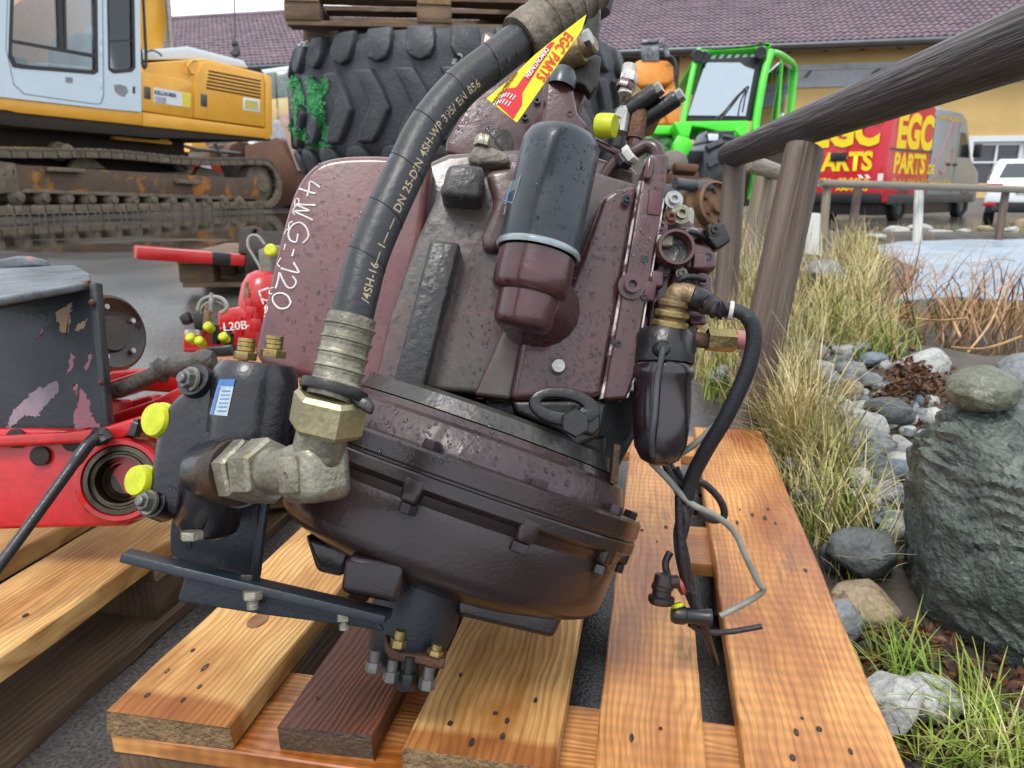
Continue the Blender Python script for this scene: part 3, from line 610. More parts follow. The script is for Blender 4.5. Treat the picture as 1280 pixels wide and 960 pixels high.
slab('rear_pipe_bracket', [(712, 0), (752, -20), (752, 30), (742, 80), (728, 90), (700, 60)], .015, .05, DRUM, .008)
slab('breather', [(592, 182), (603, 178), (634, 190), (640, 204), (596, 204), (583, 198)], .115, .06, pm('dirty_alloy', hexc('8d877c'), hexc('5c564e'), scale=30, rough=.6, bump=.5, bscale=120), .008)
mb = MB(); mb.hexa(gp(603, 184, .11), ga, .011, .012); mb.build('bolt', ZINC, gb)
# black spool ends, fittings and pipes right of the drum
ax1 = (gr * .62 + ga * .52 + gn * .5).normalized()
for (u, v) in ((802, 124), (828, 132)):
    p = gp(u - 14, v + 12, .05)
    mb = MB(); mb.lathe(p, ax1, [(0, -.02), (.0105, -.02), (.0105, .034), (.0095, .036), (0, .036)], 20); sp = mb.build('spool_end', BLK, gb)
    mb = MB(); mb.hexa(p + ax1 * .036, ax1, .0085, .008); mb.build('bolt', STEEL, sp)
slab('spool_block', [(780, 112), (792, 100), (830, 138), (826, 150), (800, 152), (782, 138)], .05, .05, BRASS, .006)
for (u0, v0, u1, v1, r, m) in [(781, 118, 787, 82, .0085, CHIP), (773, 150, 778, 140, .009, STEEL), (776, 166, 781, 136, .0085, STEEL), (793, 175, 800, 140, .011, RUST), (791, 190, 795, 165, .0085, MAR)]:
    mb = MB(); mb.tube([gp(u0, v0, .05), gp(u1, v1, .05)], r, 10); mb.build('fitting', m, gb, smooth=25)
for (u0, v0, u1, v1) in [(779, 112, 786, 96), (785, 103, 789, 84)]:
    mb = MB(); mb.hexa(gp(u0, v0, .052), gp(u1, v1, .052) - gp(u0, v0, .052), .0105, .0115); mb.build('hex_nut', MAR if v0 > 105 else CHIP, gb)
mb = MB(); mb.lathe(gp(747, 157, .06), gr + gn * .5, [(0, 0), (.0135, 0), (.0145, .003), (.0145, .018), (.013, .022), (0, .022)], 28); mb.build('protective_cap', YEL, gb, smooth=40)
mb = MB(); mb.tube(spline([gp(742, 176, .05), gp(770, 190, .05), (gp(788, 197, .055))], 6), .0045, 10); mb.build('pipe', MAR, gb)
mb = MB(); mb.tube(spline([gp(735, 262, .03), gp(750, 232, .05), gp(768, 205, .06), gp(790, 192, .07), gp(806, 183, .075), gp(819, 186, .08), gp(824, 203, .08)], 8), .0085, 14); mb.build('pipe', pm('brown_pipe', hexc('44262a'), hexc('301d20'), scale=20, rough=.35, coat=.3), gb, smooth=60)
for (u0, v0, u1, v1) in [(784, 197, 792, 190), (777, 203, 782, 198)]:
    p = gp(u0, v0, .07); mb = MB(); mb.hexa(p, gp(u1, v1, .075) - p, .0125, .009); mb.build('hex_nut', CHIP if v0 < 200 else BLK, gb)
mb = MB(); mb.hexa(gp(815, 222, .078), gp(820, 198, .08) - gp(815, 222, .078), .0145, .022); mb.build('hex_nut', pm('chipped_chrome', hexc('c9c6c0'), hexc('2c2a2a'), scale=45, rough=.25, metal=.6), gb, smooth=20)
mb = MB(); mb.tube([gp(812, 236, .078), gp(816, 216, .078)], .0095, 14); mb.build('fitting', BRASS, gb)

# ---- control valve on the right ----------------------------------
slab('valve_block', [(834, 236), (846, 240), (858, 268), (886, 300), (884, 360), (872, 420), (806, 420), (812, 370), (818, 300)], .108, .09, MAR, .006)
slab('valve_block', [(858, 300), (890, 306), (898, 318), (896, 338), (870, 340), (855, 335)], .128, .07, MAR, .008)
slab('valve_block', [(842, 336), (894, 342), (889, 372), (846, 374), (836, 362)], .122, .07, MAR, .008)
pc = gp(842, 313, .13); mb = MB(); mb.lathe(pc, gn, [(.0205, -.03), (.0205, .012), (.0195, .015), (.0165, .015), (.0155, .012), (.0155, -.006), (0, -.006)], 40)
mb.build('port_ring', MAR, gb, smooth=35)
mb = MB(); mb.cyl(pc - gn * .012, gn, .0153, .008, 32); mb.build('port_plug', pm('port_cavity', hexc('5d5e58'), hexc('2e2f2c'), scale=60, rough=.3, bump=.4, bscale=120), gb)
slab('solenoid_bracket', [(884, 280), (906, 278), (915, 300), (897, 312), (886, 298)], .13, .02, BLK, .003)
bolt_at(893, 288, .13, .0042, .004, BLK)
slab('solenoid', [(848, 282), (882, 284), (880, 300), (846, 297)], .12, .03, MAR, .005)
slab('solenoid_cap', [(856, 262), (864, 257), (869, 262), (868, 282), (856, 282)], .10, .02, STEEL, .004)
slab('solenoid_cap', [(828, 268), (848, 269), (848, 278), (827, 277)], .10, .02, CHIP, .003)
mb = MB(); mb.sphere(gp(836, 265, .09), .006, 12, 8); mb.build('bolt', STEEL, gb)
for (u, v, w_, h_, m) in [(832, 300, 22, 16, ZINC), (822, 348, 16, 22, MAR), (834, 380, 20, 20, MAR), (875, 326, 18, 20, MAR)]:
    slab('valve_boss', rrect(u - w_ / 2, v - h_ / 2, u + w_ / 2, v + h_ / 2, 4), .135, .03, m, .003)
for (u, v, r, m) in ((842, 250, .006, STEEL), (851, 268, .0065, ZINC), (838, 272, .005, RUST), (862, 352, .005, BLK), (878, 352, .0055, MAR), (866, 292, .004, STEEL), (826, 284, .0045, MAR), (884, 322, .0045, BLK), (830, 338, .004, BLK), (852, 342, .004, ZINC), (814, 300, .0035, BLK), (805, 372, .0035, BLK), (772, 430, .0035, BLK), (784, 250, .0035, BLK)):
    bolt_at(u, v, .136 if u < 812 else .124, r, r * 1.1, m)
for pts in ([(846, 300, .11), (856, 290, .13), (872, 292, .13), (884, 300, .12)], [(838, 372, .12), (850, 350, .14), (868, 346, .14), (886, 352, .12)]):
    mb = MB(); mb.tube(spline([gp(*q) for q in pts], 6), .0034, 9); mb.build('pipe', BLK, gb, smooth=60)
for (a0, b0, a1, b1) in ((800, 420, 806, 398), (866, 402, 880, 396), (878, 372, 888, 380)):
    slab('valve_boss', rrect(min(a0, a1) - 4, min(b0, b1) - 4, max(a0, a1) + 4, max(b0, b1) + 4, 4), .13, .03, MAR, .003)
# strainer bowl with its bail
sx_ = (ga * .93 - gr * .17).normalized()
sb = gp(829, 462, .13)
mb = MB(); mb.lathe(sb, sx_, [(.0315, .004), (.033, .002), (.033, -.008), (.0305, -.012), (.0305, -.05), (.0295, -.064), (.027, -.083), (.02, -.096), (.008, -.102), (0, -.102)], 44, gn)
bowl = mb.build('strainer_bowl', pm('strainer_bowl_paint', hexc('2b2025'), hexc('1c171a'), scale=12, rough=.15, r2=.35, coat=.5), gb, smooth=45)
mb = MB(); mb.lathe(sb, sx_, [(.0315, .006), (.0325, .012), (.032, .035), (.028, .042), (.018, .044), (0, .044)], 36, gn); mb.build('strainer_head', BLK, gb, smooth=40)
slab('strainer_head', [(797, 418), (870, 420), (871, 452), (862, 464), (800, 460)], .112, .05, BLK, .01, 4)
mb = MB(); mb.lathe(gp(828, 435, .168), gn, [(.0085, -.02), (.0085, .0), (.006, .003), (0, .003)], 20); mb.build('bail_pivot', BLK, gb)
mb = MB(); mb.tube(spline([gp(829, 434, .172), gp(826, 450, .172), gp(821, 480, .168), gp(818, 520, .166), gp(815, 548, .16), gp(816, 570, .15)], 6), .0032, 10); mb.build('bail_wire', pm('bail_grey', hexc('54545a'), hexc('46464b'), rough=.35, metal=.5), gb)
# elbow connector
mb = MB(); mb.tube(spline([gp(838, 408, .14), gp(841, 390, .145), gp(844, 375, .15), gp(852, 366, .155), gp(866, 369, .158)], 6), [.014] * 6 + [.013] * 12 + [.0105] * 7, 20); mb.build('connector_elbow', BRASS, gb, smooth=60)
for h, r in ((.0, .0195), (.011, .0185), (.022, .0165)):
    p = gp(837, 410, .14); q = gp(841, 388, .145); mb = MB(); mb.cyl(p + (q - p).normalized() * h, q - p, r, .008, 28, .002); mb.build('collar_ring', ZINC2 if h < .02 else BRASS, gb)
p = gp(862, 369, .156); q = gp(892, 383, .15); mb = MB(); mb.lathe(p, q - p, [(.011, 0), (.0125, .003), (.0125, .022), (.0115, .025), (.010, .032), (0, .032)], 22); mb.build('cable_boot', BPL, gb, smooth=40)
# side fitting
for (u0, u1, r, m, nm, n) in [(866, 886, .0085, RUST, 'side_fitting', 18), (884, 918, .0125, ZINC2, 'hex_nut', 6), (918, 937, .0105, pm('pink_plug', hexc('9c6a66'), hexc('8a5a58'), rough=.5), 'plug', 18)]:
    mb = MB(); mb.tube([gp(u0, 424, .13), gp(u1, 426.5, .13)], r, n); mb.build(nm, m, gb, smooth=25)
slab('strainer_flange', [(860, 408), (870, 404), (872, 440), (862, 446)], .14, .03, BLK, .003)
# ---- pump, bracket, coupling -------------------------------------
def zslab(name, pts, Z, t, mat, bevel=.005, seg=3, parent=gb, tilt=(0, 0)):
    """plate parallel to the picture at distance Z, thickness t going back; tilt turns it"""
    nn = (camv(0, 0, 1) + RGT * tilt[0] + UPV * tilt[1]).normalized()
    c = at(sum(p[0] for p in pts) / len(pts), sum(p[1] for p in pts) / len(pts), Z)
    mb = MB(); mb.prism([on_plane(u, v, c, nn) for u, v in pts], -nn * t); return mb.build(name, mat, parent, bevel, seg, 45)
PZ = .72
pump = zslab('pump_body', [(190, 548), (205, 505), (232, 484), (262, 470), (300, 462), (330, 480), (345, 560), (330, 600), (305, 640), (262, 664), (205, 645), (178, 622)], PZ, .10, PUMP, .018, 5)
pa = at(306, 600, PZ + .022); pb = at(322, 449, PZ + .022)
mb = MB(); mb.lathe(pa, pb - pa, [(0, 0), (.04, 0), (.0405, .02), (.0405, .094), (.039, .105), (.0335, .1135), (0, .1145)], 48, gn); mb.build('pump_barrel', PUMP, pump, smooth=45)
mb = MB(); mb.lathe(at(258, 655, PZ + .02), at(272, 595, PZ + .01) - at(258, 655, PZ + .02), [(0, -.004), (.024, -.004), (.03, .002), (.032, .05), (0, .05)], 36); mb.build('pump_boss', PUMP, pump, smooth=45)
mb = MB(); mb.tube([at(262, 590, PZ + .01), at(300, 588, PZ - .02)], [.03, .034], 28); mb.build('pump_boss', PUMP, pump, smooth=45)
for (u, v, w_) in ((236, 474, .016), (184, 628, .014)):
    mb = MB(); mb.tube([at(u + 22, v + 12 if v < 500 else v + 4, PZ + .02), at(u + 5, v, PZ - .0)], [w_ * 1.15, w_], 20); mb.build('pump_ear', PUMP, pump)
    p = at(u + 4, v, PZ + .0); ax = at(u - 12, v - 2, PZ - .012) - p
    mb = MB(); mb.cyl(p, ax, .0115, .003, 24); mb.build('washer', ZINC, pump)
    mb = MB(); mb.hexa(p + ax.normalized() * .003, ax, .009, .007); mb.cyl(p + ax.normalized() * .01, ax, .005, .004, 14, .001); mb.build('bolt', pm('grey_bolt', hexc('7a7a78'), hexc('5b5a58'), scale=50, rough=.4, metal=.6), pump, smooth=25)
for (u, v, r) in ((196, 524, .0165), (174, 600, .015)):
    p = at(u + 8, v + 2, PZ + .015); ax = at(u - 10, v, PZ) - p
    mb = MB(); mb.lathe(p, ax, [(0, 0), (r * 1.06, 0), (r * 1.06, .003), (r, .0035), (r, .009), (r * .9, .0125), (r * .5, .0135), (0, .0135)], 32); mb.build('protective_cap', YEL, pump, smooth=50)
for (u, v, s_) in ((306, 444, 1), (341, 441, 1.1)):
    p = at(u, v + 6, PZ + .03); ax = at(u + 3, v - 22, PZ + .03) - p
    mb = MB(); mb.hexa(p, ax, .0115 * s_, .008); f_ = mb.build('fitting', ZINC2, pump, smooth=25)
    mb = MB(); mb.lathe(p + ax.normalized() * .008, ax, [(.0075, 0), (.0085, .001), (.0085, .0045), (.0078, .005), (.0085, .0055), (.0085, .009), (.0078, .0095), (.0085, .01), (.0085, .013), (.0055, .0132), (.005, .006), (0, .006)], 24)
    mb.build('thread', ZINC2, f_)
bax = (pb - pa).normalized()
def on_barrel(u, v, e=0): return on_cyl(u, v, pa, bax, .0405 + e)
def barrel_patch(name, pts, e, mat):
    mb = MB(); n_ = 6; (a0, a1, a2, a3) = pts          # four corners, walked as a small grid that follows the round body
    g_ = [[mb.bm.verts.new(on_barrel((a0[0] + (a1[0] - a0[0]) * i / n_) * (1 - j) + (a3[0] + (a2[0] - a3[0]) * i / n_) * j, (a0[1] + (a1[1] - a0[1]) * i / n_) * (1 - j) + (a3[1] + (a2[1] - a3[1]) * i / n_) * j, e)) for i in range(n_ + 1)] for j in (0, .5, 1)]
    for j in range(2):
        for i in range(n_): mb.bm.faces.new((g_[j][i], g_[j][i + 1], g_[j + 1][i + 1], g_[j + 1][i]))
    return mb.build(name, mat, pump, smooth=60)
barrel_patch('nameplate', [(274, 474), (294, 474), (284, 520), (262, 518)], .0006, pm('nameplate_silver', hexc('b9c6cc'), hexc('98a8b2'), scale=40, rough=.3, metal=.4))
NBL = pm('nameplate_blue', hexc('3f6fa8'), hexc('4a7bb2'), rough=.4)
barrel_patch('nameplate_print', [(274, 474), (294, 474), (292, 483), (272, 482)], .001, NBL); barrel_patch('nameplate_print', [(272, 483), (275.5, 483), (266.5, 518), (262.5, 518)], .001, NBL)
for k in range(6):
    v0 = 488 + k * 5; barrel_patch('nameplate_print', [(277 - k * 1.2, v0), (288 - k * 1.2, v0), (288 - k * 1.2, v0 + 1.4), (277 - k * 1.2, v0 + 1.4)], .0012, NBL)
for (u, v) in ((262, 592), (255, 574)): 
    mb = MB(); mb.cyl(at(u + 10, v - 20, PZ - .004), camv(0, 0, 1), .011, .003, 20, .001); mb.build('core_plug', PUMP, pump)
# outlet port, nuts and elbow
ux = at(330, 588, .66) - at(285, 590, .70); uxn = ux.normalized()
p0 = at(296, 590, .695)
mb = MB(); mb.lathe(p0, ux, [(0, -.02), (.03, -.02), (.031, 0), (.029, .004), (0, .004)], 40); mb.build('port_flange', pm('rust_rim', hexc('4a3218'), hexc('2c2a30'), scale=20, rough=.5, metal=.3, bump=.2), pump)
def hexnut(name, o, ax, r, h, mat, par=pump, ref=None):
    mb = MB(); mb.lathe(o, ax, [(0, 0), (r * .9, 0), (r, h * .12), (r, h * .88), (r * .9, h), (0, h)], 6, ref); return mb.build(name, mat, par, smooth=20)
hexnut('hex_nut', p0 + uxn * .005, ux, .0295, .02, ZINC)
hexnut('hex_nut', p0 + uxn * .027, ux, .0285, .034, ZINC, ref=gn + ga * .3)
e0 = p0 + uxn * .055; ec = at(392, 590, .615); et = at(405, 535, .605)
ev = (et - ec).normalized()
mb = MB(); mb.tube(spline([e0, e0 * .45 + ec * .55, ec - uxn * .012, ec + ev * .010, ec * .4 + et * .6, et], 8), .0205, 28); elb = mb.build('elbow', ZINC, pump, smooth=60)
mb = MB(); mb.box(ec + uxn * .002, (.0235, .0235, .0215), uxn, (ev - uxn * ev.dot(uxn)).normalized(), uxn.cross(ev).normalized()); mb.build('elbow_block', ZINC, elb, .011, 4)
zz = uxn.cross(ev).normalized(); zz = zz if zz.dot(EYE - ec) > 0 else -zz; yy = zz.cross(uxn)
mb = MB(); mb.box(ec + zz * .0225, (.0125, .0145, .003), uxn, yy, zz); mb.build('elbow_pad', ZINC, elb, .0022)
mb = MB(); mb.lathe(ec + zz * .0255, zz, [(.003, 0), (.0028, .0006), (.0018, .0002), (0, .0002)], 14); mb.build('punch_mark', ZINC, elb)
bn = at(406, 540, .605)
hexnut('hex_nut', bn, at(414, 498, .60) - bn, .0295, .03, pm('gold_zinc_nut', hexc('b0a884'), hexc('8d8564'), scale=26, rough=.38, metal=.7, bump=.12), ref=gn + gr * .55)
# ---- big hose ------------------------------------------------------
hz0 = .595
hp = [at(414, 498, .60), at(419, 482, .602), at(439, 402, .607), at(447, 368, .61), at(464, 309, .617), at(507, 213, .632), at(534, 160, .642), at(575, 110, .655), at(620, 74, .667), at(664, 40, .678), at(704, 9, .688), at(748, -28, .70)]
path = spline(hp, 14)
# arclength table
def arc(P):
    L = [0]
    for a, b in zip(P, P[1:]): L.append(L[-1] + (b - a).length)
    return L
AL = arc(path)
def path_at(s):
    for i in range(len(AL) - 1):
        if AL[i + 1] >= s: break
    t = (s - AL[i]) / max(1e-9, AL[i + 1] - AL[i]); return path[i].lerp(path[i + 1], t), (path[min(i + 2, len(path) - 1)] - path[max(i - 1, 0)]).normalized()
def s_near(p): return min(zip(AL, path), key=lambda q: (q[1] - p).length)[0]
hr = .0166
sA, sB = s_near(hp[2]) - .004, s_near(hp[9]) - .002
seg = [path_at(sA - .02 + (sB + .03 - sA + .02) * k / 90)[0] for k in range(91)]
mb = MB(); mb.tube(seg, hr, 36); hose = mb.build('hose', RUB, gb, smooth=60)
def ribbed(name, s0, s1, ribs, r, mat, par):
    prof = []; n = 10 * ribs
    P = []; Rr = []
    for k in range(n + 1):
        t = k / n; s = s0 + (s1 - s0) * t; P.append(path_at(s)[0]); ph = (t * ribs) % 1
        Rr.append(r * (1 + (.055 if .12 < ph < .3 else (-.03 if .35 < ph < .95 else 0.0)) * (1 if t > .18 or ribs < 4 else 0) ))
    Rr[0] *= .97; Rr[-1] *= .97
    mb = MB(); mb.tube(P, Rr, 40); return mb.build(name, mat, par, smooth=28)
fe = ribbed('ferrule', s_near(hp[1]) - .012, sA + .008, 6, .0196, ZINC, hose)
fe2 = ribbed('ferrule', sB - .012, AL[-1], 7, .0222, pm('dusty_ferrule', hexc('7d7567'), hexc('5d554a'), scale=30, rough=.55, metal=.4, bump=.3, bscale=140), hose)
fn = at(415, 496, .60)
mb = MB(); mb.lathe(at(416, 494, .6), hp[1] - hp[0], [(.016, 0), (.0265, 0), (.0275, .003), (.0265, .0075), (.02, .0085)], 36); mb.build('washer', BLK, hose)
zslab('washer_tab', [(430, 491), (462, 497), (468, 507), (463, 518), (446, 508)], .588, .006, BLK, .002, parent=hose, tilt=(0, .3))
# lettering printed along the hose
PRINT = pm('hose_print', hexc('b9a98a'), hexc('9b907c'), scale=200, rough=.7, contrast=.3)
def hose_text(body, s0, ang, size, mat, par=hose, r=hr):
    me = text_mesh(body, size, .012, 0, spacing=1.05); me.materials.append(mat)
    for vx in me.vertices:
        p, t = path_at(s0 + vx.co.x)
        e = (p - EYE).normalized(); side = t.cross(-e).normalized(); nrm = side.cross(t).normalized()
        a = ang + vx.co.y / r
        vx.co = p + (nrm * math.cos(a) - side * math.sin(a)) * (r + .0004)
    me.update(); return link(bpy.data.objects.new('lettering', me), par)
s0 = s_near(at(447, 368, .61))
hose_text('/4SH-16\u2014 1\u2014 \u2014  DN 25-DIN 4SH-WP 395/ EN 856', s0 - .008, -.62, .0096, PRINT)
# wrap marks of the hose cover
for k in range(7):
    s = sA + .05 + k * .042; p, t = path_at(s)
    P2 = []
    e = (p - EYE).normalized(); side = t.cross(-e).normalized(); nrm = side.cross(t).normalized()
    for j in range(13):
        a = -1.5 + 3.0 * j / 12; q, _ = path_at(s + .012 * (j / 12)); P2.append(q + (nrm * math.cos(a) - side * math.sin(a)) * (hr + .0001))
    mb = MB(); mb.tube(P2, .00045, 5); mb.build('wrap_mark', pm('wrap_mark', hexc('111214'), rough=.6), hose)

# ---- bracket under the pump ---------------------------------------
zslab('bracket_plate', [(212, 668), (215, 640), (330, 600), (336, 612), (322, 722), (300, 716), (222, 700), (212, 690)], .78, .008, NAVY, .002)
zslab('bracket_edge', [(326, 606), (336, 612), (322, 724), (312, 720)], .765, .012, NAVY, .002)
zslab('bracket_slot', [(234, 668), (239, 668), (238, 686), (232, 686)], .779, .002, BLK, 0)
def bar(name, pts, Z0, Z1, mat, t, par=gb, bevel=.0015):
    """flat plate through four seen corners, the first two at Z0, the others at Z1"""
    q = [at(*pts[0], Z0), at(*pts[1], Z0), at(*pts[2], Z1), at(*pts[3], Z1)]
    n_ = (q[1] - q[0]).cross(q[3] - q[0]).normalized()
    if n_.z > 0: n_ = -n_
    mb = MB(); mb.prism(q, n_ * t); return mb.build(name, mat, par, bevel, 2, 30)
bar('bracket_shelf', [(152, 691), (482, 770), (492, 760), (163, 685)], .715, .75, NAVY, .009)
zslab('bracket_web', [(222, 752), (233, 716), (466, 768), (480, 790), (440, 783), (330, 769)], .725, .008, NAVY, .002)
zslab('bracket_web', [(222, 750), (233, 714), (250, 718), (240, 756)], .735, .004, NAVY, .001)
for (u, v, Z) in ((316, 738, .715), (431, 764, .73)):
    p = at(u, v, Z); mb = MB(); mb.hexa(p, -UPV, .0095, .0085); mb.cyl(p - UPV * .008, -UPV, .0055, .009, 14); mb.build('bolt', ZINC, gb, smooth=25)
p = at(312, 716, .735); mb = MB(); mb.hexa(p, -UPV, .0105, .008); mb.build('hex_nut', BLK, gb)
p = at(240, 664, .70); mb = MB(); mb.hexa(p, -UPV, .0105, .008); mb.build('hex_nut', ZINC, gb)
# ---- output coupling -----------------------------------------------
CZ = .80
co = at(516, 776, CZ + .03)
cax = -ga
mb = MB(); mb.lathe(co, cax, [(0, -.075), (.043, -.075), (.046, -.03), (.048, -.0), (.04, .03), (.036, .045), (0, .045)], 40, gn); mb.build('output_flange', NAVY, gb, smooth=35)
zslab('coupling_yoke', [(480, 795), (487, 808), (500, 816), (557, 824), (554, 838), (540, 836), (528, 832), (487, 826), (480, 815)], CZ - .02, .03, RUST, .004, parent=gb)
zslab('coupling_yoke', [(470, 778), (484, 780), (480, 815), (468, 812)], CZ + .0, .03, RUST, .004, parent=gb)
for (u, v0, v1) in ((470, 812, 838), (492, 824, 850), (513, 820, 858), (537, 833, 860), (501, 788, 808), (547, 805, 818)):
    p = at(u, v0, CZ - .018); ax = at(u - 4, v1, CZ - .018) - p
    mb = MB(); mb.cyl(p, ax, .0055, ax.length * .6, 14); mb.hexa(p + ax * .55, ax, .0085, ax.length * .5); mb.build('bolt', ZINC2 if v0 < 810 and v0 > 780 and u > 495 else (BLK if u == 513 else pm('grey_bolt', (0, 0, 0))), gb, smooth=25)
mb = MB(); mb.cyl(at(512, 815, CZ), at(510, 852, CZ) - at(512, 815, CZ), .016, .035, 24); mb.build('coupling_spigot', BLK, gb)

# ---- harness -------------------------------------------------------
har = thing('wiring_harness', 'black braided wiring loom hanging from the gearbox over the deck boards', 'cable', at(860, 700, 1.0))
BRAID = pm('braided_sleeve', hexc('17191d'), hexc('25282e'), scale=240, rough=.5, bump=.25, bscale=700, detail=2)
GCAB = pm('grey_cable', hexc('8b8d86'), hexc('76786f'), rough=.45)
BWIR = pm('dark_wire', hexc('221c20'), hexc('2c262a'), rough=.45, bump=.2, bscale=200)
Zh = .80
mb = MB(); mb.tube(spline([at(888, 382, .79), at(905, 386, .78), at(925, 390, .775), at(940, 405, .775), at(942, 430, .778), at(932, 468, .785), at(908, 520, .80), at(884, 560, .82), at(866, 595, .84), at(858, 625, .85)], 8), [.0072] * 20 + [.0082] * 53, 18); mb.build('braided_sleeve', BRAID, har, smooth=60)
mb = MB(); mb.cyl(at(911, 388, .777), at(925, 390, .775) - at(911, 388, .777), .0098, .004, 20); mb.build('cable_tie', CHIP, har)
# twisted tape at the boot
mb = MB(); mb.tube(spline([at(880, 378, .788), at(895, 388, .78), at(907, 387, .778)], 8), [.008 + .002 * math.sin(k * 1.9) for k in range(17)], 14); mb.build('tape', BWIR, har, smooth=60)
mb = MB(); mb.tube(spline([at(938, 425, .795), at(945, 450, .80), at(926, 495, .815), at(895, 530, .83), at(862, 560, .84), at(830, 576, .845), at(815, 578, .84)], 8), .0036, 10); mb.build('grey_cable', GCAB, har, smooth=60)
mb = MB(); mb.tube(spline([at(814, 578, .835), at(832, 596, .84), at(862, 628, .845), at(895, 645, .85), at(918, 665, .86), at(932, 695, .865), at(948, 728, .875), at(954, 738, .88), at(935, 752, .89), at(900, 770, .89)], 8), .0036, 10); mb.build('grey_cable', GCAB, har, smooth=60)
for k, pts in enumerate([
    [(826, 570, .86), (845, 610, .855), (858, 650, .85), (850, 690, .86), (856, 730, .87), (872, 770, .88), (885, 800, .89), (895, 830, .92)],
    [(834, 575, .865), (855, 620, .86), (852, 665, .855), (858, 700, .86), (864, 740, .87), (880, 780, .88), (890, 815, .90)],
    [(845, 585, .86), (862, 630, .865), (848, 680, .86), (862, 720, .865), (868, 760, .875), (872, 780, .88)],
    [(858, 600, .86), (880, 605, .87), (900, 625, .875), (905, 645, .88), (890, 650, .88), (870, 640, .87)],
    [(838, 690, .87), (832, 705, .87), (838, 725, .868), (855, 735, .866)],
    [(852, 640, .858), (846, 670, .858), (852, 712, .862), (866, 742, .868)],
    [(862, 780, .88), (880, 790, .885), (910, 790, .89), (935, 786, .89), (952, 783, .89)],
]):
    mb = MB(); mb.tube(spline([at(*p) for p in pts], 8), .0042 if k != 6 else .0034, 9); mb.build('wire', BWIR, har, smooth=60)
mb = MB(); mb.tube(spline([at(849, 620, .85), at(850, 660, .853), at(853, 700, .857), at(858, 738, .866)], 8), .0052, 12); mb.build('wire_bundle', BWIR, har, smooth=60)
p = at(848, 733, .86); mb = MB(); mb.cyl(p, at(866, 726, .862) - p, .0105, .004, 20); mb.build('cable_tie', pm('red_tie', hexc('8a3a36'), rough=.5), har)
p = at(842, 768, .868); q = at(890, 772, .868); ax = q - p
mb = MB(); mb.lathe(p, ax, [(0, -.002), (.0085, -.002), (.0105, .002), (.0105, .012), (.0088, .014), (.0088, .036), (.0098, .038), (.0098, .042), (0, .042)], 20); mb.build('connector', BPL, har, smooth=30)
p = at(846, 754, .868); mb = MB(); mb.lathe(p, at(849, 764, .866) - p, [(.006, 0), (.0075, .001), (.0075, .004), (.006, .005)], 20); mb.build('seal_ring', YEL, har)
p = at(826, 755, .85); ax = at(829, 720, .85) - p
mb = MB(); mb.lathe(p, ax, [(0, 0), (.012, 0), (.0145, .003), (.0145, .008), (.0105, .01), (.0105, .016), (.012, .017), (.012, .021), (.0105, .022), (.009, .033), (0, .034)], 24); plug = mb.build('round_plug', pm('brown_plastic', hexc('2e2223'), hexc('221a1b'), rough=.35), har, smooth=30)
mb = MB(); mb.tube([at(828, 728, .85), at(846, 727, .855)], .0075, 14); mb.build('plug_neck', MATS['brown_plastic'], har)

# ---- yellow tag ----------------------------------------------------
TZ = .655
TN = camv(0, 0, 1)
tagt = thing('paper_tag', 'yellow and red triangular advertising tag tied near the hose end', 'tag', at(645, 152, TZ))
def tp(u, v, k=0): return at(u, v, TZ - .0006 * k)
mb = MB(); mb.prism([tp(733, 18), tp(727, 38), tp(646, 153), tp(608, 123), tp(636, 100), tp(668, 69), tp(690, 51)], FWD * .0006); mb.build('tag_card', pm('tag_yellow', hexc('f2e21a'), hexc('eddc14'), rough=.35), tagt)
RED = pm('tag_red', hexc('d8202c'), hexc('cf1d28'), rough=.35)
mb = MB(); mb.prism([tp(641.5, 148.5, 1), tp(619.5, 128, 1), tp(632, 111, 1), tp(645, 109, 1), tp(681, 60, 1), tp(688, 53, 1), tp(694, 52, 1), tp(653, 115, 1), tp(652.5, 131, 1)], FWD * .0004); mb.build('tag_arrow', RED, tagt)
dx = (tp(672, 98) - tp(717, 36)).normalized(); dy = (tp(690, 78) - tp(680, 71)).normalized()
fit_text('EGC PARTS', tp(706.5, 39, 1), tp(669, 95, 1) - tp(706.5, 39, 1), tp(717.5, 47.5, 1) - tp(706.5, 39, 1), RED, tagt, .02, .0004, nrm=-FWD)
TW = pm('tag_white', hexc('f4eeee'), rough=.4)
lettering('DEMONTAGEN', tp(682, 59, 2.2), dx, camv(.8, -.6, 0), .0055, TW, tagt, bold=.01, sx=.8)
for k in range(0):
    lettering('\u2022 ' + ('Ihil Iilh lihl'[k:k + 8 + k % 3]), tp(645 - k * 4.2, 113 + k * .2 + 2, 2.2), dx, camv(.8, -.6, 0), .0035, TW, tagt)
for k in range(6):
    u0 = 646 - k * 3.6; v0 = 112 - k * 0.2 + abs(k - 2.5) * 1.5
    for j in range(2):
        a0 = tp(u0 - j * 6 - 2, v0 + j * 8 + 3, 2.2); mb = MB(); mb.prism([a0, a0 + dx * .0045, a0 + dx * .0045 + camv(.8, -.6, 0) * .0008, a0 + camv(.8, -.6, 0) * .0008], FWD * .0003); mb.build('small_print', TW, tagt, smooth=0)
lettering('WWW.EGC-PARTS.DE', tp(644, 88, 1.5), dx, camv(.8, -.6, 0), .0042, pm('tag_brown', hexc('8a6a20'), rough=.5), tagt, sx=.8)

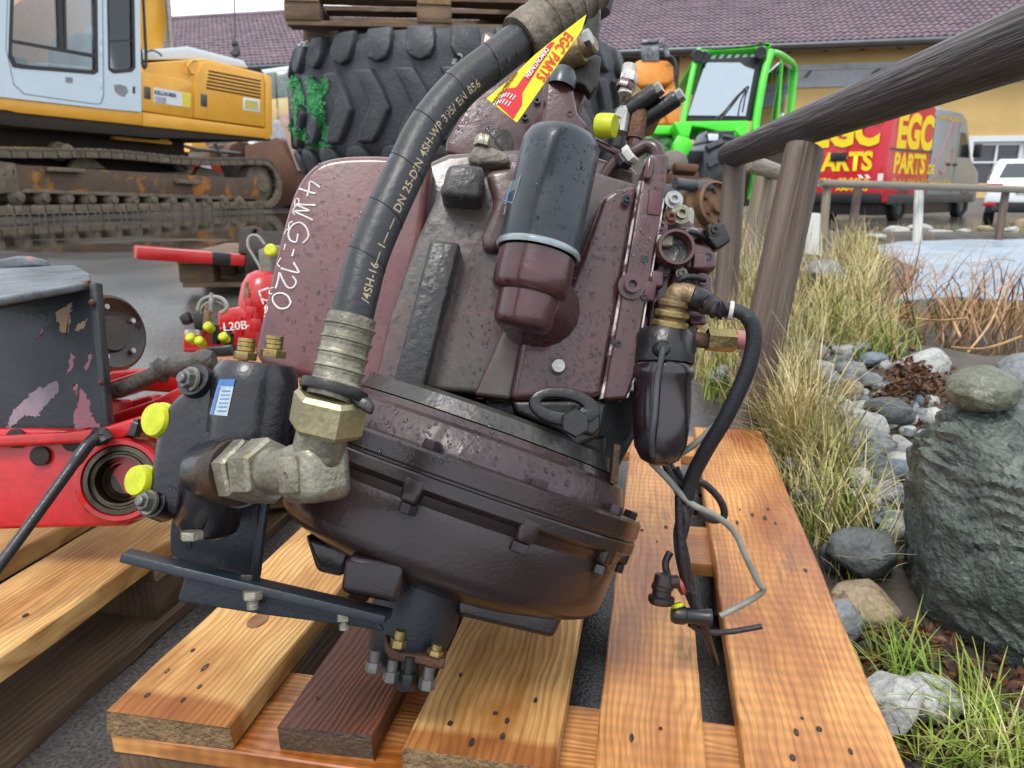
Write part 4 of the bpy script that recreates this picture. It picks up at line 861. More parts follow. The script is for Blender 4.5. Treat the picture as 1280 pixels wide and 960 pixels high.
# ---- paint-pen writing on the cover -------------------------------
def bvh_of(o):
    me = o.data; return BVHTree.FromPolygons([v.co[:] for v in me.vertices], [p.vertices[:] for p in me.polygons])
bt = bvh_of(tank)
CHALK = pm('white_paint_pen', hexc('e2d9d6'), hexc('cbbfbd'), scale=90, rough=.6)
def strokes(name, lst, bvh, r, mat, parent):
    mb = MB()
    for st in lst:
        P = []
        for (u, v) in [(p.x, p.y) for p in spline([(a, b, 0) for a, b in st], 5)]:
            h = bvh.ray_cast(EYE, ray(u, v).normalized(), 5)
            if h[0] is not None: P.append(h[0] + h[1] * (r * .15 if h[1].dot(ray(u, v)) < 0 else -r * .15))
        if len(P) > 1: mb.tube(P, r, 6)
    return mb.build(name, mat, parent, smooth=60)
def cmap(l): return [(300 + x / 3.2, 180 + y / 3.2) for x, y in l]
W4 = [[(232, 218), (222, 225), (220, 248), (232, 246), (236, 228), (232, 218)], [(222, 250), (212, 272), (220, 285)],
      [(212, 310), (198, 318), (196, 335), (208, 330), (214, 318)], [(202, 340), (186, 345), (178, 362)],
      [(182, 400), (176, 425)], [(165, 455), (152, 480), (160, 492)],
      [(135, 575), (122, 580), (118, 598), (130, 600)], [(112, 655), (95, 640), (85, 655), (92, 680), (105, 675), (112, 655)], [(100, 690), (85, 690), (76, 712)]]
# '4WG-120' in a hand running down the cover: (along, height) of each pen stroke
HW = [[(5, 1), (3, .75), (1, .42), (10, .45), (20, .45)], [(14, .85), (14, .4), (13, -.05)], [(28, 1), (31, .45), (33, 0), (35, .4), (37, .75), (39.5, .3), (42, 0), (44.5, .5), (47, 1.05)],
      [(78, .85), (68, 1.05), (58, .8), (54, .4), (60, .05), (70, -.05), (78, .12), (79, .45), (74, .48), (68, .46)], [(88, .45), (92, .46), (97, .44)], [(104, .6), (110, .85), (115, 1), (115.5, .5), (115, 0)],
      [(121, .72), (127, 1), (135, .9), (136, .6), (128, .25), (121, 0), (130, .03), (141, 0)], [(154, 1), (147, .75), (145, .35), (150, 0), (158, .05), (164, .45), (161, .85), (154, 1)]]
def hw(q): return [(379 - .243 * x + .97 * 23 * h, 224 + .97 * x + .243 * 23 * h) for x, h in q]
tag(strokes('handwriting', [hw(q) for q in HW], bt, .0013, CHALK, gb), kind='stuff')
tag(strokes('handwriting', [cmap(s_) for s_ in W4], bt, .0009, CHALK, gb), kind='stuff')

# ---- rain drops standing on the wet paint --------------------------
DROP = bpy.data.materials.new('water_drop'); DROP.use_nodes = True
b_ = DROP.node_tree.nodes['Principled BSDF']; b_.inputs['Base Color'].default_value = (.9, .93, .95, 1); b_.inputs['Roughness'].default_value = .02; b_.inputs['Transmission Weight'].default_value = 1; b_.inputs['IOR'].default_value = 1.33
dv = []; df = []; own = []
for ch in gb.children:
    if ch.matrix_basis != Matrix.Identity(4): continue
    o0 = len(dv); dv += [v.co[:] for v in ch.data.vertices]
    for p in ch.data.polygons: df.append([i + o0 for i in p.vertices]); own.append(ch.name.split('.')[0])
allb = BVHTree.FromPolygons(dv, df)
dm = MB(); dm.lathe((0, 0, 0), (0, 0, 1), [(1, 0), (.9, .3), (.55, .55), (0, .65)], 8); dm = dm.mesh('drop', DROP, smooth=80)
def drops(poly, n, rmin, rmax, allow, seed):
    rnd = random.Random(seed); us = [p[0] for p in poly]; vs2 = [p[1] for p in poly]; bm = bmesh.new(); k = 0
    def inside(x, y):
        c = False
        for i in range(len(poly)):
            x1, y1 = poly[i]; x2, y2 = poly[i - 1]
            if (y1 > y) != (y2 > y) and x < (x2 - x1) * (y - y1) / (y2 - y1) + x1: c = not c
        return c
    tries = 0
    while k < n and tries < n * 12:
        tries += 1; u, v = rnd.uniform(min(us), max(us)), rnd.uniform(min(vs2), max(vs2))
        if not inside(u, v) or noise.noise(Vector((u * .03, v * .03, seed))) < -.25: continue
        d = ray(u, v).normalized(); h = allb.ray_cast(EYE, d, 3)
        if h[0] is None or own[h[2]] not in allow: continue
        nn2 = h[1] if h[1].dot(d) < 0 else -h[1]; r = rnd.uniform(rmin, rmax) * rnd.uniform(.5, 1); x, y, z = basis(nn2, UZ)
        M = frame_m(h[0], x * r * rnd.uniform(.9, 1.7), y * r, z * r); n0 = len(bm.verts); bm.from_mesh(dm); bm.verts.ensure_lookup_table()
        for vv in bm.verts[n0:]: vv.co = M @ vv.co
        k += 1
    me = bpy.data.meshes.new('water_drops'); bm.to_mesh(me); bm.free(); me.shade_smooth(); me.materials.append(DROP)
    tag(link(bpy.data.objects.new('water_drops', me), gb), kind='stuff')
drops([(640, 500), (655, 400), (730, 330), (760, 230), (835, 190), (800, 420), (785, 500)], 520, .0009, .0021, {'valve_face', 'control_plate', 'filter_head', 'filter_head_neck', 'valve_block', 'case_seam'}, 1)
drops([(618, 300), (655, 170), (700, 150), (750, 190), (727, 320)], 130, .0009, .0022, {'oil_filter'}, 2)
drops([(320, 440), (370, 220), (430, 190), (500, 200), (470, 470)], 150, .0012, .0026, {'converter_cover'}, 3)
drops([(480, 480), (560, 210), (640, 200), (640, 490)], 160, .0012, .0022, {'case_front', 'case_rib', 'case_lug'}, 4)
drops([(440, 500), (700, 530), (760, 620), (440, 560)], 200, .0014, .003, {'bell_neck', 'upper_flange', 'bearing_ring'}, 5)
drops([(540, 160), (640, 40), (700, 60), (600, 180)], 90, .0012, .003, {'hose', 'rear_cover'}, 6)
drops([(200, 640), (262, 460), (360, 470), (330, 600)], 90, .001, .002, {'pump_body'}, 7)
# ================================================================ tyres with pallets on top
TREAD = pm('tyre_rubber', hexc('2b2f33'), hexc('3a3f43'), scale=5, rough=.45, r2=.75, bump=.35, bscale=60, spots=hexc('4b5256'), spot_at=.64, spot_scale=6)
def big_tyre(name, label, c, Rt, H, phase=0):
    root = thing(name, label, 'tyre', c)
    c = Vector(c); mb = MB()
    prof = [(Rt * .55, H * .12), (Rt * .6, H * .03), (Rt * .78, 0), (Rt * .9, H * .04), (Rt * .955, H * .12), (Rt * .97, H * .2), (Rt * .975, H * .5), (Rt * .97, H * .8), (Rt * .955, H * .88), (Rt * .9, H * .96), (Rt * .78, H), (Rt * .6, H * .97), (Rt * .55, H * .88), (Rt * .55, H * .12)]
    mb.lathe(c, UZ, prof, 96); mb.build('carcass', TREAD, root, smooth=40)
    # tread blocks: chevron lugs, alternating up and down, wrapped over the shoulders
    n = 28
    def blk(poly, th0, z0, w, h, r_in, r_out, mat):
        m_ = MB(); bot = []; top = []
        for (a, b) in poly:
            th = th0 + a * w; z = z0 + b * h
            bot.append(c + V(math.cos(th) * r_in, math.sin(th) * r_in, z)); ro = r_out - max(0, abs(z / H - .5) - .34) * Rt * .28
            thb = th0 + a * w * .93; zb = z0 + b * h * .94
            top.append(c + V(math.cos(thb) * ro, math.sin(thb) * ro, zb))
        va = [m_.bm.verts.new(p) for p in bot]; vb = [m_.bm.verts.new(p) for p in top]
        m_.bm.faces.new(va); m_.bm.faces.new(vb[::-1])
        for i in range(len(va)): m_.bm.faces.new((va[i], vb[i], vb[(i + 1) % len(va)], va[(i + 1) % len(va)]))
        return m_.build('tread_block', mat, root, .012, 2, 40)
    dth = math.tau / n
    for k in range(n):
        th = phase + k * dth
        if math.sin(th) > .35: continue            # the far side is never seen
        zig = [(-.42, -.5), (.02, -.5), (.2, -.36), (.5, -.04), (.34, .22), (.06, .5), (-.38, .5), (-.2, .3), (.02, .02), (-.3, -.3)]
        blk(zig, th, H * .45, dth * 1.02, H * .52, Rt * .95, Rt * 1.012, TREAD)
        cap = [(-.36, .5), (-.38, -.1), (-.26, -.4), (.0, -.5), (.26, -.4), (.38, -.1), (.36, .5)]
        blk(cap, th + dth * .2, H * .855, dth * .92, H * .24, Rt * .93, Rt * 1.006, TREAD)
        blk([(a, -b) for a, b in cap], th + dth * .5, H * .09, dth * .92, H * .2, Rt * .93, Rt * 1.006, TREAD)
    return root
Zt = 3.55
tc_ = at(575, 120, Zt + .72)
ty_top = at(575, 36, Zt).z; ty_bot = at(575, 214, Zt).z
RT = 222 * (Zt + .4) / F
tyre = big_tyre('tyre_casing', 'big loader tyre lying flat with green spray marks, upper of its stack', (tc_.x, tc_.y, ty_bot), RT, ty_top - ty_bot, .05)
gz = zg(tc_.x, tc_.y)
low = big_tyre('tyre_casing', 'dark loader tyre lying flat under the green marked tyre', (tc_.x + .03, tc_.y + .1, gz), RT * .985, ty_bot - gz - .002, .2)
# spray paint and chalk on the upper tyre, laid on the tread blocks
dg_v = []; dg_f = []
for ch in tyre.children:
    o0 = len(dg_v); dg_v += [v.co[:] for v in ch.data.vertices]; dg_f += [[i + o0 for i in p.vertices] for p in ch.data.polygons]
tb = BVHTree.FromPolygons(dg_v, dg_f)
GRN = pm('green_spray', hexc('3aa55c'), hexc('2a5a3c'), scale=30, rough=.7, contrast=.3)
def cm2(l): return [(340 + x / 3.2, y / 3.2) for x, y in l]
def spray(name, lst, r, mat):
    for st in lst:
        mb = MB()
        for (u, v) in [(p.x, p.y) for p in spline([(a, b, 0) for a, b in st], 14)]:
            d = ray(u, v).normalized(); h = tb.ray_cast(EYE, d, 9)
            if h[0] is None: continue
            nrm = h[1] if h[1].dot(d) < 0 else -h[1]
            x, y, z = basis(nrm)
            for _ in range(16 if r > .01 else 1):
                g1, g2 = (random.gauss(0, r * .55), random.gauss(0, r * .55)) if r > .01 else (0, 0); rr = random.uniform(.12, .3) * r if r > .01 else r * random.uniform(.7, 1.15)
                c_ = h[0] + nrm * .0045 + x * g1 + y * g2
                mb.bm.faces.new([mb.bm.verts.new(c_ + (x * math.cos(k) + y * math.sin(k)) * rr) for k in [j * math.tau / 7 for j in range(7)]])
        tag(mb.build(name, mat, tyre, smooth=0), kind='stuff')
spray('spray_mark', [cm2(s_) for s_ in [[(75, 350), (95, 320), (112, 345)], [(110, 380), (100, 430), (95, 480)], [(165, 330), (160, 380), (150, 430)], [(220, 325), (195, 380), (165, 440)], [(180, 425), (205, 480), (215, 540)], [(60, 500), (100, 530), (135, 545)], [(50, 330), (45, 350)], [(170, 580), (230, 590)]]], .024, GRN)
WCH = pm('chalk_white', hexc('c9d2d8'), hexc('a4aeb4'), scale=60, rough=.8)
spray('chalk_mark', [cm2(s_) for s_ in [[(118, 160), (108, 166), (108, 180), (117, 180), (119, 168), (118, 160)], [(130, 160), (124, 168), (130, 178), (124, 184)], [(136, 158), (132, 184)], [(146, 158), (140, 168), (146, 178), (138, 184)], [(745, 215), (760, 222), (752, 250)], [(725, 240), (738, 240), (722, 252), (736, 254)], [(706, 285), (698, 298), (708, 304), (714, 292), (706, 285)]]], .0042, WCH)
# pallets and a tyre lying on the upper tyre
pz = ty_top + .002
def small_pallet(label, M, boards_mat, L=1.2, W=.8, group=None, blocks=True):
    root = thing('pallet', label, 'pallet', M.translation, 0, group)
    H = .144
    for i, e in enumerate((-.3275, -.165, 0, .165, .3275)): plank('deck_board', L, .12, .022, M @ Matrix.Translation((-L / 2, e * W / .8, H)), boards_mat, root, seed=100 + i)
    for s in (-L / 2 + .06, 0, L / 2 - .06):
        plank('cross_board', W, .14, .022, M @ Matrix.Translation((s, -W / 2, H - .0225)) @ Matrix.Rotation(R(90), 4, 'Z'), boards_mat, root, seed=110)
        for e in (-W / 2 + .06, 0, W / 2 - .06):
            mb = MB(); mb.box((0, 0, 0), (.072, .055, .038)); inst('block', mb.mesh('block', W_GREY, bevel=.004), M @ Matrix.Translation((s, e, H - .0455 - .038)), root)
    for e in (-W / 2 + .06, 0, W / 2 - .06): plank('bottom_board', L, .1, .022, M @ Matrix.Translation((-L / 2, e, .0222)), boards_mat, root, seed=120)
    return root
Mt = Matrix.Translation((tc_.x - .13, tc_.y - .1, pz)) @ Matrix.Rotation(R(6), 4, 'Z') @ Matrix.Diagonal((1.1, 1.1, 1.0, 1))
small_pallet('weathered grey brown pallet lying on the green marked tyre', Mt, W_GREY, 1.2, 1.1)
# wheel lying on that pallet, only its lower edge shows
c3 = at(735, -10, Zt + .25)
mb = MB(); mb.lathe((c3.x - .22, c3.y + .25, pz + .1445), UZ, [(.2, 0), (.3, .0), (.36, .03), (.38, .1), (.38, .3), (.3, .36), (.2, .36), (.2, 0)], 64)
o = mb.build('rubber_wheel', TREAD, None, smooth=45); tag(o, 'black rubber wheel lying on the pallet above the tyres', 'wheel')

# ================================================================ left: red frame, steel box, flange
REDP = pm('red_machine_paint', hexc('a01217'), hexc('b91b1f'), scale=6, rough=.25, r2=.45, coat=.4, bump=.06, bscale=120, spots=hexc('3a1a16'), spot_at=.67, spot_scale=9)
BLKC = pm('black_chipped_box_paint', hexc('22262b'), hexc('2b3036'), scale=5, rough=.35, r2=.6, bump=.12, bscale=120, coat=.1, spots=hexc('4a3c3e'), spot_at=.69, spot_scale=22)
TOPC = pm('scuffed_grey_top', hexc('33383c'), hexc('6a7177'), scale=9, rough=.3, r2=.6, bump=.2, bscale=80, spots=hexc('8a5458'), spot_at=.62, spot_scale=6)
def zpl(name, pts, Z, t, mat, par, bevel=.004, tilt=(0, 0)): return zslab(name, pts, Z, t, mat, bevel, 3, par, tilt)
ax = thing('axle_frame', 'red painted steering axle frame lying on the left pallet', 'axle', at(60, 650, 1.3))
zpl('side_plate', [(-60, 536), (75, 536), (128, 542), (150, 556), (170, 566), (182, 590), (178, 640), (160, 658), (60, 660), (-60, 664)], 1.14, .04, REDP, ax, .006)
zpl('side_flange', [(-60, 548), (80, 540), (128, 534), (240, 500), (240, 512), (140, 552), (60, 556), (-60, 562)], 1.12, .12, REDP, ax, .005)
for pts, Z, t in [([(132, 520), (190, 500), (250, 470), (250, 496), (190, 520), (140, 538)], 1.3, .05), ([(130, 478), (175, 463), (240, 470), (232, 492), (170, 488), (132, 500)], 1.42, .05), ([(134, 464), (180, 460), (250, 462), (250, 476), (134, 482)], 1.62, .04), ([(60, 500), (134, 500), (134, 540), (60, 545)], 1.4, .1), ([(160, 500), (190, 492), (200, 560), (160, 560)], 1.5, .05)]:
    zpl('frame_arm', pts, Z, t, REDP, ax, .008)
p = at(153, 600, 1.13); axn = (camv(.16, .1, 1)).normalized()
mb = MB(); mb.lathe(p, axn, [(.062, -.05), (.062, .012), (.058, .016), (.052, .016), (.05, .01), (.05, -.05)], 48); mb.build('bearing_boss', REDP, ax, smooth=35)
mb = MB(); mb.lathe(p, axn, [(.0498, -.04), (.0498, .013), (.043, .014), (.041, .008), (.0385, .008), (.037, .012), (.034, .012), (.033, -.02), (.0, -.02)], 48); mb.build('bearing_ring', pm('bearing_steel', hexc('5b5347'), hexc('3e3830'), scale=30, rough=.25, metal=.7), ax, smooth=30)
mb = MB(); mb.lathe(p - axn * .012, axn, [(.0, 0), (.02, 0), (.024, .004), (.028, 0), (.031, .004), (.0335, 0)], 40); mb.build('bearing_seal', pm('brown_grease', hexc('33261a'), hexc('1c1510'), scale=20, rough=.25), ax)
for (u, v, Z) in ((50, 570, 1.135), (20, 548, 1.135), (90, 552, 1.135)):
    mb = MB(); mb.lathe(at(u, v, Z), camv(0, 0, 1), [(.014, -.004), (.0145, .002), (.01, .003), (0, .002)], 18); mb.build('dark_disc', pm('disc_brown', hexc('231512'), rough=.6), ax)  # low dark brown discs on the side plate
mb = MB(); mb.tube(spline([at(124, 545, 1.1), at(110, 556, 1.08), at(85, 590, 1.06), at(45, 645, 1.03), at(8, 695, 1.0), at(-30, 745, .97)], 8), [.009] * 14 + [.0075] * 27, 14); hz_ = mb.build('thin_hose', RUB, None, smooth=60); tag(hz_, 'thin black hose running down over the red axle frame', 'hose')
mb = MB(); mb.tube([at(126, 542, 1.1), at(132, 552, 1.1)], [.012, .014], 12); mb.hexa(at(118, 545, 1.1), RGT, .013, .018); mb.build('fitting', BLK, ax)
mb = MB(); mb.hexa(at(167, 545, 1.12), ga, .009, .02); mb.hexa(at(169, 535, 1.12), ga, .006, .014); mb.build('grease_nipple', BLK, ax)
# hose with rough sleeve across the red arms
mb = MB(); ps = spline([at(122, 494, 1.22), at(150, 487, 1.21), at(185, 472, 1.2), at(200, 464, 1.2), at(232, 455, 1.2), at(268, 450, 1.2)], 8)
mb.tube(ps, [.0125 if k < 22 else (.019 + .002 * math.sin(k * 1.3) if k < 26 else .0165 + .003 * math.sin(k * .9)) for k in range(len(ps))], 18); tag(mb.build('grey_hose', pm('muddy_hose', hexc('4d4b46'), hexc('38342f'), scale=20, rough=.6, bump=.4, bscale=120), None, smooth=60), 'muddy grey hose with thick crimped sleeve lying behind the pump', 'hose')
bx_ = thing('steel_box', 'black steel counterweight box with chipped paint on the left pallet', 'box', at(60, 530, 1.25))
fz = at(30, 450, 1.17); mb = MB(); mb.prism([on_plane(u, v, fz, camv(0, 0, 1)) for u, v in [(-60, 378), (100, 352), (112, 352), (118, 362), (134, 532), (132, 540), (-60, 540)]], V(-.2, .3, -.02)); mb.build('front_face', BLKC, bx_, .006, 3)
mb = MB(); mb.tube([at(-60, 388, 1.165), at(20, 374, 1.165), at(70, 362, 1.165), at(112, 356, 1.165)], [.006, .007, .006, .007], 10); mb.build('weld_bead', RUST, bx_, smooth=60)
lz = at(112, 352, 1.17).z; q = [on_z(u, v, lz) for u, v in [(-60, 382), (114, 352), (112, 341), (94, 331), (-60, 338)]]
mb = MB(); mb.prism(q, (0, 0, -.012)); mb.build('lid', TOPC, bx_, .004, 3)
zpl('edge_angle', [(110, 354), (120, 352), (136, 538), (128, 538)], 1.155, .02, BLKC, bx_, .003)
for (u, v) in ((115, 378), (126, 478)): mb = MB(); mb.sphere(at(u, v, 1.15), .005, 10, 6); mb.build('rivet', RUST, bx_)
zpl('lid_handle', [(-40, 332), (20, 319), (40, 320), (48, 332), (-40, 345)], 1.4, .05, TOPC, bx_, .006)
for k, pts in enumerate([[(68, 392), (90, 378), (88, 398), (84, 418), (76, 415)], [(94, 410), (108, 398), (106, 408), (96, 416)], [(8, 532), (20, 510), (45, 488), (74, 475), (72, 492), (52, 512), (48, 520), (30, 520), (12, 536)], [(92, 520), (102, 486), (112, 500), (114, 522), (126, 536), (94, 536)], [(84, 466), (88, 440), (93, 446), (90, 462)], [(106, 460), (113, 440), (114, 450), (108, 464)], [(90, 484), (97, 478), (95, 494)], [(45, 424), (54, 412), (52, 420)]]):
    cx_ = sum(a for a, b in pts) / len(pts); cy_ = sum(b for a, b in pts) / len(pts); rnd = random.Random(k)
    jag = []
    for i in range(len(pts)):
        a, b = pts[i], pts[(i + 1) % len(pts)]
        for t in [x / 9 for x in range(9)]: jag.append((a[0] + (b[0] - a[0]) * t + rnd.gauss(0, 1.1), a[1] + (b[1] - a[1]) * t + rnd.gauss(0, 1.1)))
    zpl('bare_patch', jag, 1.1695, .002, pm('chip_%d' % min(k, 3), [hexc('8a7763'), hexc('8a7763'), hexc('8f7c84'), hexc('a8606a')][min(k, 3)], [hexc('a08a72'), hexc('a08a72'), hexc('77707a'), hexc('8c7078')][min(k, 3)], scale=40, rough=.6), bx_, 0)
hub = thing('wheel_hub', 'dark greasy wheel hub flange with worn red rim behind the black box', 'hub', at(140, 460, 1.9))
p = at(137, 417, 1.75); hx = camv(.88, .12, .42).normalized()
mb = MB(); mb.lathe(p, hx, [(0, -.2), (.05, -.2), (.05, -.03), (.085, -.01), (.087, .012), (.08, .016), (.07, .008), (.045, .004), (.04, .012), (0, .012)], 48); mb.build('flange_disc', pm('greasy_hub', hexc('241c18'), hexc('33261f'), scale=14, rough=.25, bump=.2), hub, smooth=35)
mb = MB(); mb.lathe(p, hx, [(.0855, -.012), (.0885, -.01), (.0885, .011), (.086, .0135), (.081, .0165)], 48, a0=R(20), a1=R(190)); mb.build('worn_rim', pm('worn_red', hexc('8a3a38'), hexc('5a2a28'), scale=30, rough=.5), hub)
for k in range(5):
    a = k * math.tau / 5; x, y, z = basis(hx); mb = MB(); mb.cyl(p + hx * .008 + (x * math.cos(a) + y * math.sin(a)) * .06, hx, .006, .01, 12); mb.build('stud', STEEL, hub)

# ================================================================ middle: red arm on a small pallet, hydraulic oddments
Zp = 3.55
pc_ = at(318, 352, Zp); gz = zg(pc_.x, pc_.y)
Mp = Matrix.Translation((pc_.x + .33, pc_.y + .12, gz + .005)) @ Matrix.Rotation(R(4), 4, 'Z')
small_pallet('small low pallet under the red lifting arm', Mp, W_GREY, 1.15, .7)
dz = gz + .15
arm = thing('lifting_arm', 'red flat steel arm with a black band resting on the low pallet', 'beam', at(250, 325, Zp))
def qbar(name, a, b, h, w_, mat, par, bevel=.01):
    a = Vector(a); b = Vector(b); x = (b - a); L_ = x.length; x.normalize(); y = UZ.cross(x).normalized(); z = x.cross(y)
    mb = MB(); mb.box((a + b) / 2, (L_ / 2, w_ / 2, h / 2), x, y, z); return mb.build(name, mat, par, bevel)
a_ = at(168, 315, 3.1); b_ = at(322, 326, 3.35)
qbar('arm_bar', a_, b_, .05, .13, REDP, arm, .008)
x_ = (b_ - a_).normalized()
qbar('black_band', a_ + x_ * .285, a_ + x_ * .36, .052, .133, BLK, arm, .004)
qbar('arm_support', b_ - x_ * .05, b_ + V(.35, .1, -.05), .12, .16, BLK, arm)
blkp = thing('steel_bracket', 'dark steel bracket plate with a round hole beside the gearbox cover', 'bracket', at(330, 300, 3.3))
O_, I_ = loops([(298, 316), (299, 288), (304, 284), (318, 282), (326, 285), (332, 292), (345, 292), (362, 288), (380, 290), (380, 318)], [(315, 290), (318, 286), (322, 288), (322, 293), (318, 296), (315, 294)], 20)
nn_ = camv(0, 0, 1); c0 = at(330, 300, 3.25); mb = MB(); mb.ring([on_plane(u, v, c0, nn_) for u, v in O_], [on_plane(u, v, c0, nn_) for u, v in I_], -nn_ * .04); mb.build('plate', pm('dark_bracket', hexc('2a2624'), hexc('3a322c'), scale=10, rough=.6, bump=.2), blkp, .004)
acc = thing('hydraulic_accumulator', 'red round hydraulic accumulator with yellow cap beside the gearbox cover', 'hydraulics', at(325, 390, 2.2))
p = at(326, 390, 2.2); q = at(332, 344, 2.2)
mb = MB(); mb.lathe(p, q - p, [(0, -.03), (.05, -.03), (.062, -.005), (.064, .03), (.062, .07), (.05, .1), (.03, .115), (0, .118)], 36); mb.build('bottle', REDP, acc, smooth=50)
zpl('valve_head', [(322, 312), (336, 306), (352, 306), (350, 335), (340, 345), (324, 342)], 2.2, .06, pm('grey_alloy', hexc('77756c'), hexc('5a5850'), scale=20, rough=.5, bump=.3), acc, .006)
p = at(340, 314, 2.18); mb = MB(); mb.lathe(p, camv(-.1, .1, 1), [(0, 0), (.016, 0), (.018, .004), (.018, .014), (.014, .018), (0, .019)], 24); mb.build('protective_cap', YEL, acc)
mb = MB(); mb.tube(spline([at(331, 306, 2.2), at(322, 295, 2.2), at(312, 296, 2.2), at(310, 308, 2.2), at(318, 322, 2.2), at(326, 338, 2.2), at(320, 350, 2.2)], 6), .0042, 8); mb.build('grey_cable', GCAB, acc)
lettering('L20B', at(322, 362, 2.11), camv(.35, -1, 0), camv(1, .35, 0), .045, CHALK, acc)
val = thing('valve_manifold', 'red hydraulic valve manifold with yellow caps and black plugs', 'hydraulics', at(270, 440, 2.0))
for pts, Z, t, m in [([(228, 414), (250, 412), (322, 404), (322, 432), (290, 440), (228, 440)], 2.05, .12, REDP), ([(272, 388), (300, 382), (322, 404), (298, 420), (272, 412)], 2.1, .08, REDP), ([(230, 412), (252, 412), (250, 420), (230, 420)], 2.03, .01, CHIP), ([(253, 434), (290, 430), (292, 444), (256, 446)], 1.95, .05, BLK), ([(240, 390), (254, 388), (256, 412), (242, 412)], 2.0, .04, BPL), ([(222, 396), (232, 388), (238, 402), (228, 407)], 2.0, .03, BPL)]:
    zpl('manifold_block', pts, Z, t, m, val, .006)
for (u, v) in ((262, 410), (240, 424), (251, 428), (281, 423)):
    p = at(u, v, 1.98); mb = MB(); mb.lathe(p, camv(-.2, .5, 1), [(0, -.01), (.011, -.01), (.0125, 0), (.0125, .012), (.009, .016), (0, .016)], 20); mb.build('protective_cap', YEL, val)
for (u, v, m, r) in ((259, 400, BRASS, .012), (264, 385, STEEL, .009), (270, 425, BLK, .012), (286, 428, BLK, .012), (310, 385, REDP, .012), (312, 395, REDP, .015), (308, 372, BRASS, .008), (300, 415, REDP, .012), (318, 410, REDP, .014)):
    p = at(u, v + 5, 2.0); mb = MB(); mb.hexa(p, camv(.1, 1, .1), r, .035); mb.cyl(p + UPV * .03, camv(.1, 1, .1), r * .6, .02, 12); mb.build('fitting', m, val, smooth=25)
mb = MB(); mb.tube(spline([at(247, 388, 2.0), at(252, 376, 2.0), at(264, 371, 2.0), at(278, 374, 2.0), at(284, 384, 2.0), at(276, 392, 2.0)], 6), .0055, 10); mb.build('grey_cable', GCAB, val)
mb = MB(); mb.tube(spline([at(250, 390, 2.02), at(258, 380, 2.02), at(270, 378, 2.02), at(282, 384, 2.02)], 6), .0045, 8); mb.build('grey_cable', GCAB, val)
lettering('L20B', at(279, 414, 1.93), camv(1, .1, 0), camv(-.1, 1, 0), .03, CHALK, val, ext=.002)
# what the oddments stand on
Mq = Matrix.Translation((at(290, 450, 2.1).x + .15, at(290, 450, 2.1).y + .1, zg(-.7, 2.1) - .0)) @ Matrix.Rotation(R(-79.5), 4, 'Z')
mq = small_pallet('pallet under the red hydraulic parts behind the pump', Mq @ Matrix.Diagonal((1, .8, 1, 1)), W_ORANGE, 1.2, .8)
# ================================================================ long farm building
YW = pm('yellow_render', hexc('d6b57a'), hexc('ceac70'), scale=.6, speck=.05, rough=.85, bump=.1, bscale=40)
GW = pm('grey_timber_front', hexc('7d7468'), hexc('665e55'), scale=1.5, rough=.8, stretch=(6, 6, .4))
GUT = pm('zinc_gutter', hexc('6d7276'), hexc('5c6165'), scale=3, rough=.4, metal=.5)
WHT = pm('white_paint', hexc('e4e8ea'), hexc('d8dcdf'), scale=2, speck=.06, rough=.45)
bA = at(1170, 48, 22.0); bB = at(312, 83, 27.0); GZ = bA.z
bd = V(bB.x - bA.x, bB.y - bA.y, 0).normalized(); bn_ = V(bd.y, -bd.x, 0)
if bn_.y < 0: bn_ = -bn_                   # into the building
bA0 = V(bA.x, bA.y, 0)
def bp(s, d, z): return bA0 + bd * s + bn_ * d + UZ * z
bld = thing('farm_building', 'long farm building with brown tiled roof and yellow rendered wall', 'building', bp(0, 3, 0))
def bbox(name, s0, s1, d0, d1, z0, z1, mat, par=bld, bevel=0):
    mb = MB(); mb.prism([bp(s0, d0, z0), bp(s1, d0, z0), bp(s1, d1, z0), bp(s0, d1, z0)], (0, 0, z1 - z0)); return mb.build(name, mat, par, bevel)
S0, S1 = -14, 46
wall_d = .9
SPL = 7.2
# yellow wall with the window opening left free, grey timber front further along
wu = on_plane(1217, 200, bp(0, wall_d, 0), bn_); ws = (wu - bp(0, wall_d, 0)).dot(bd)
w2 = on_plane(1275, 200, bp(0, wall_d, 0), bn_); ws2 = (w2 - bp(0, wall_d, 0)).dot(bd)
wz1 = on_plane(1240, 176, bp(0, wall_d, 0), bn_).z; wz0 = on_plane(1240, 229, bp(0, wall_d, 0), bn_).z
bbox('wall', S0, ws2 - .1, wall_d, wall_d + .3, -.5, GZ + .25, YW)
bbox('wall', ws + .1, SPL, wall_d, wall_d + .3, -.5, GZ + .25, YW)
bbox('wall', ws2 - .1, ws + .1, wall_d, wall_d + .3, -.5, wz0, YW); bbox('wall', ws2 - .1, ws + .1, wall_d, wall_d + .3, wz1, GZ + .25, YW)
bbox('timber_wall', SPL, S1, wall_d + .1, wall_d + .3, -.5, GZ + .25, GW)
a0, a1 = ws2 - .1, ws + .1
for nm, x0, x1, z0, z1, d0, m in [('window_frame', a0 - .12, a0 + .02, wz0, wz1 + .14, wall_d - .05, WHT), ('window_frame', a1 - .02, a1 + .12, wz0, wz1 + .14, wall_d - .05, WHT), ('window_frame', a0 + .02, a1 - .02, wz1 - .02, wz1 + .14, wall_d - .05, WHT)]:
    bbox(nm, x0, x1, d0, d0 + .2, z0, z1, m)
win = bbox('window', a0 + .02, a1 - .02, wall_d + .2, wall_d + .24, wz0, wz1, pm('dark_room', hexc('2a2f36'), hexc('3a4048'), scale=2, rough=.1, spec=.8))
mid = (a0 + a1) / 2; mz = (wz0 + wz1) / 2
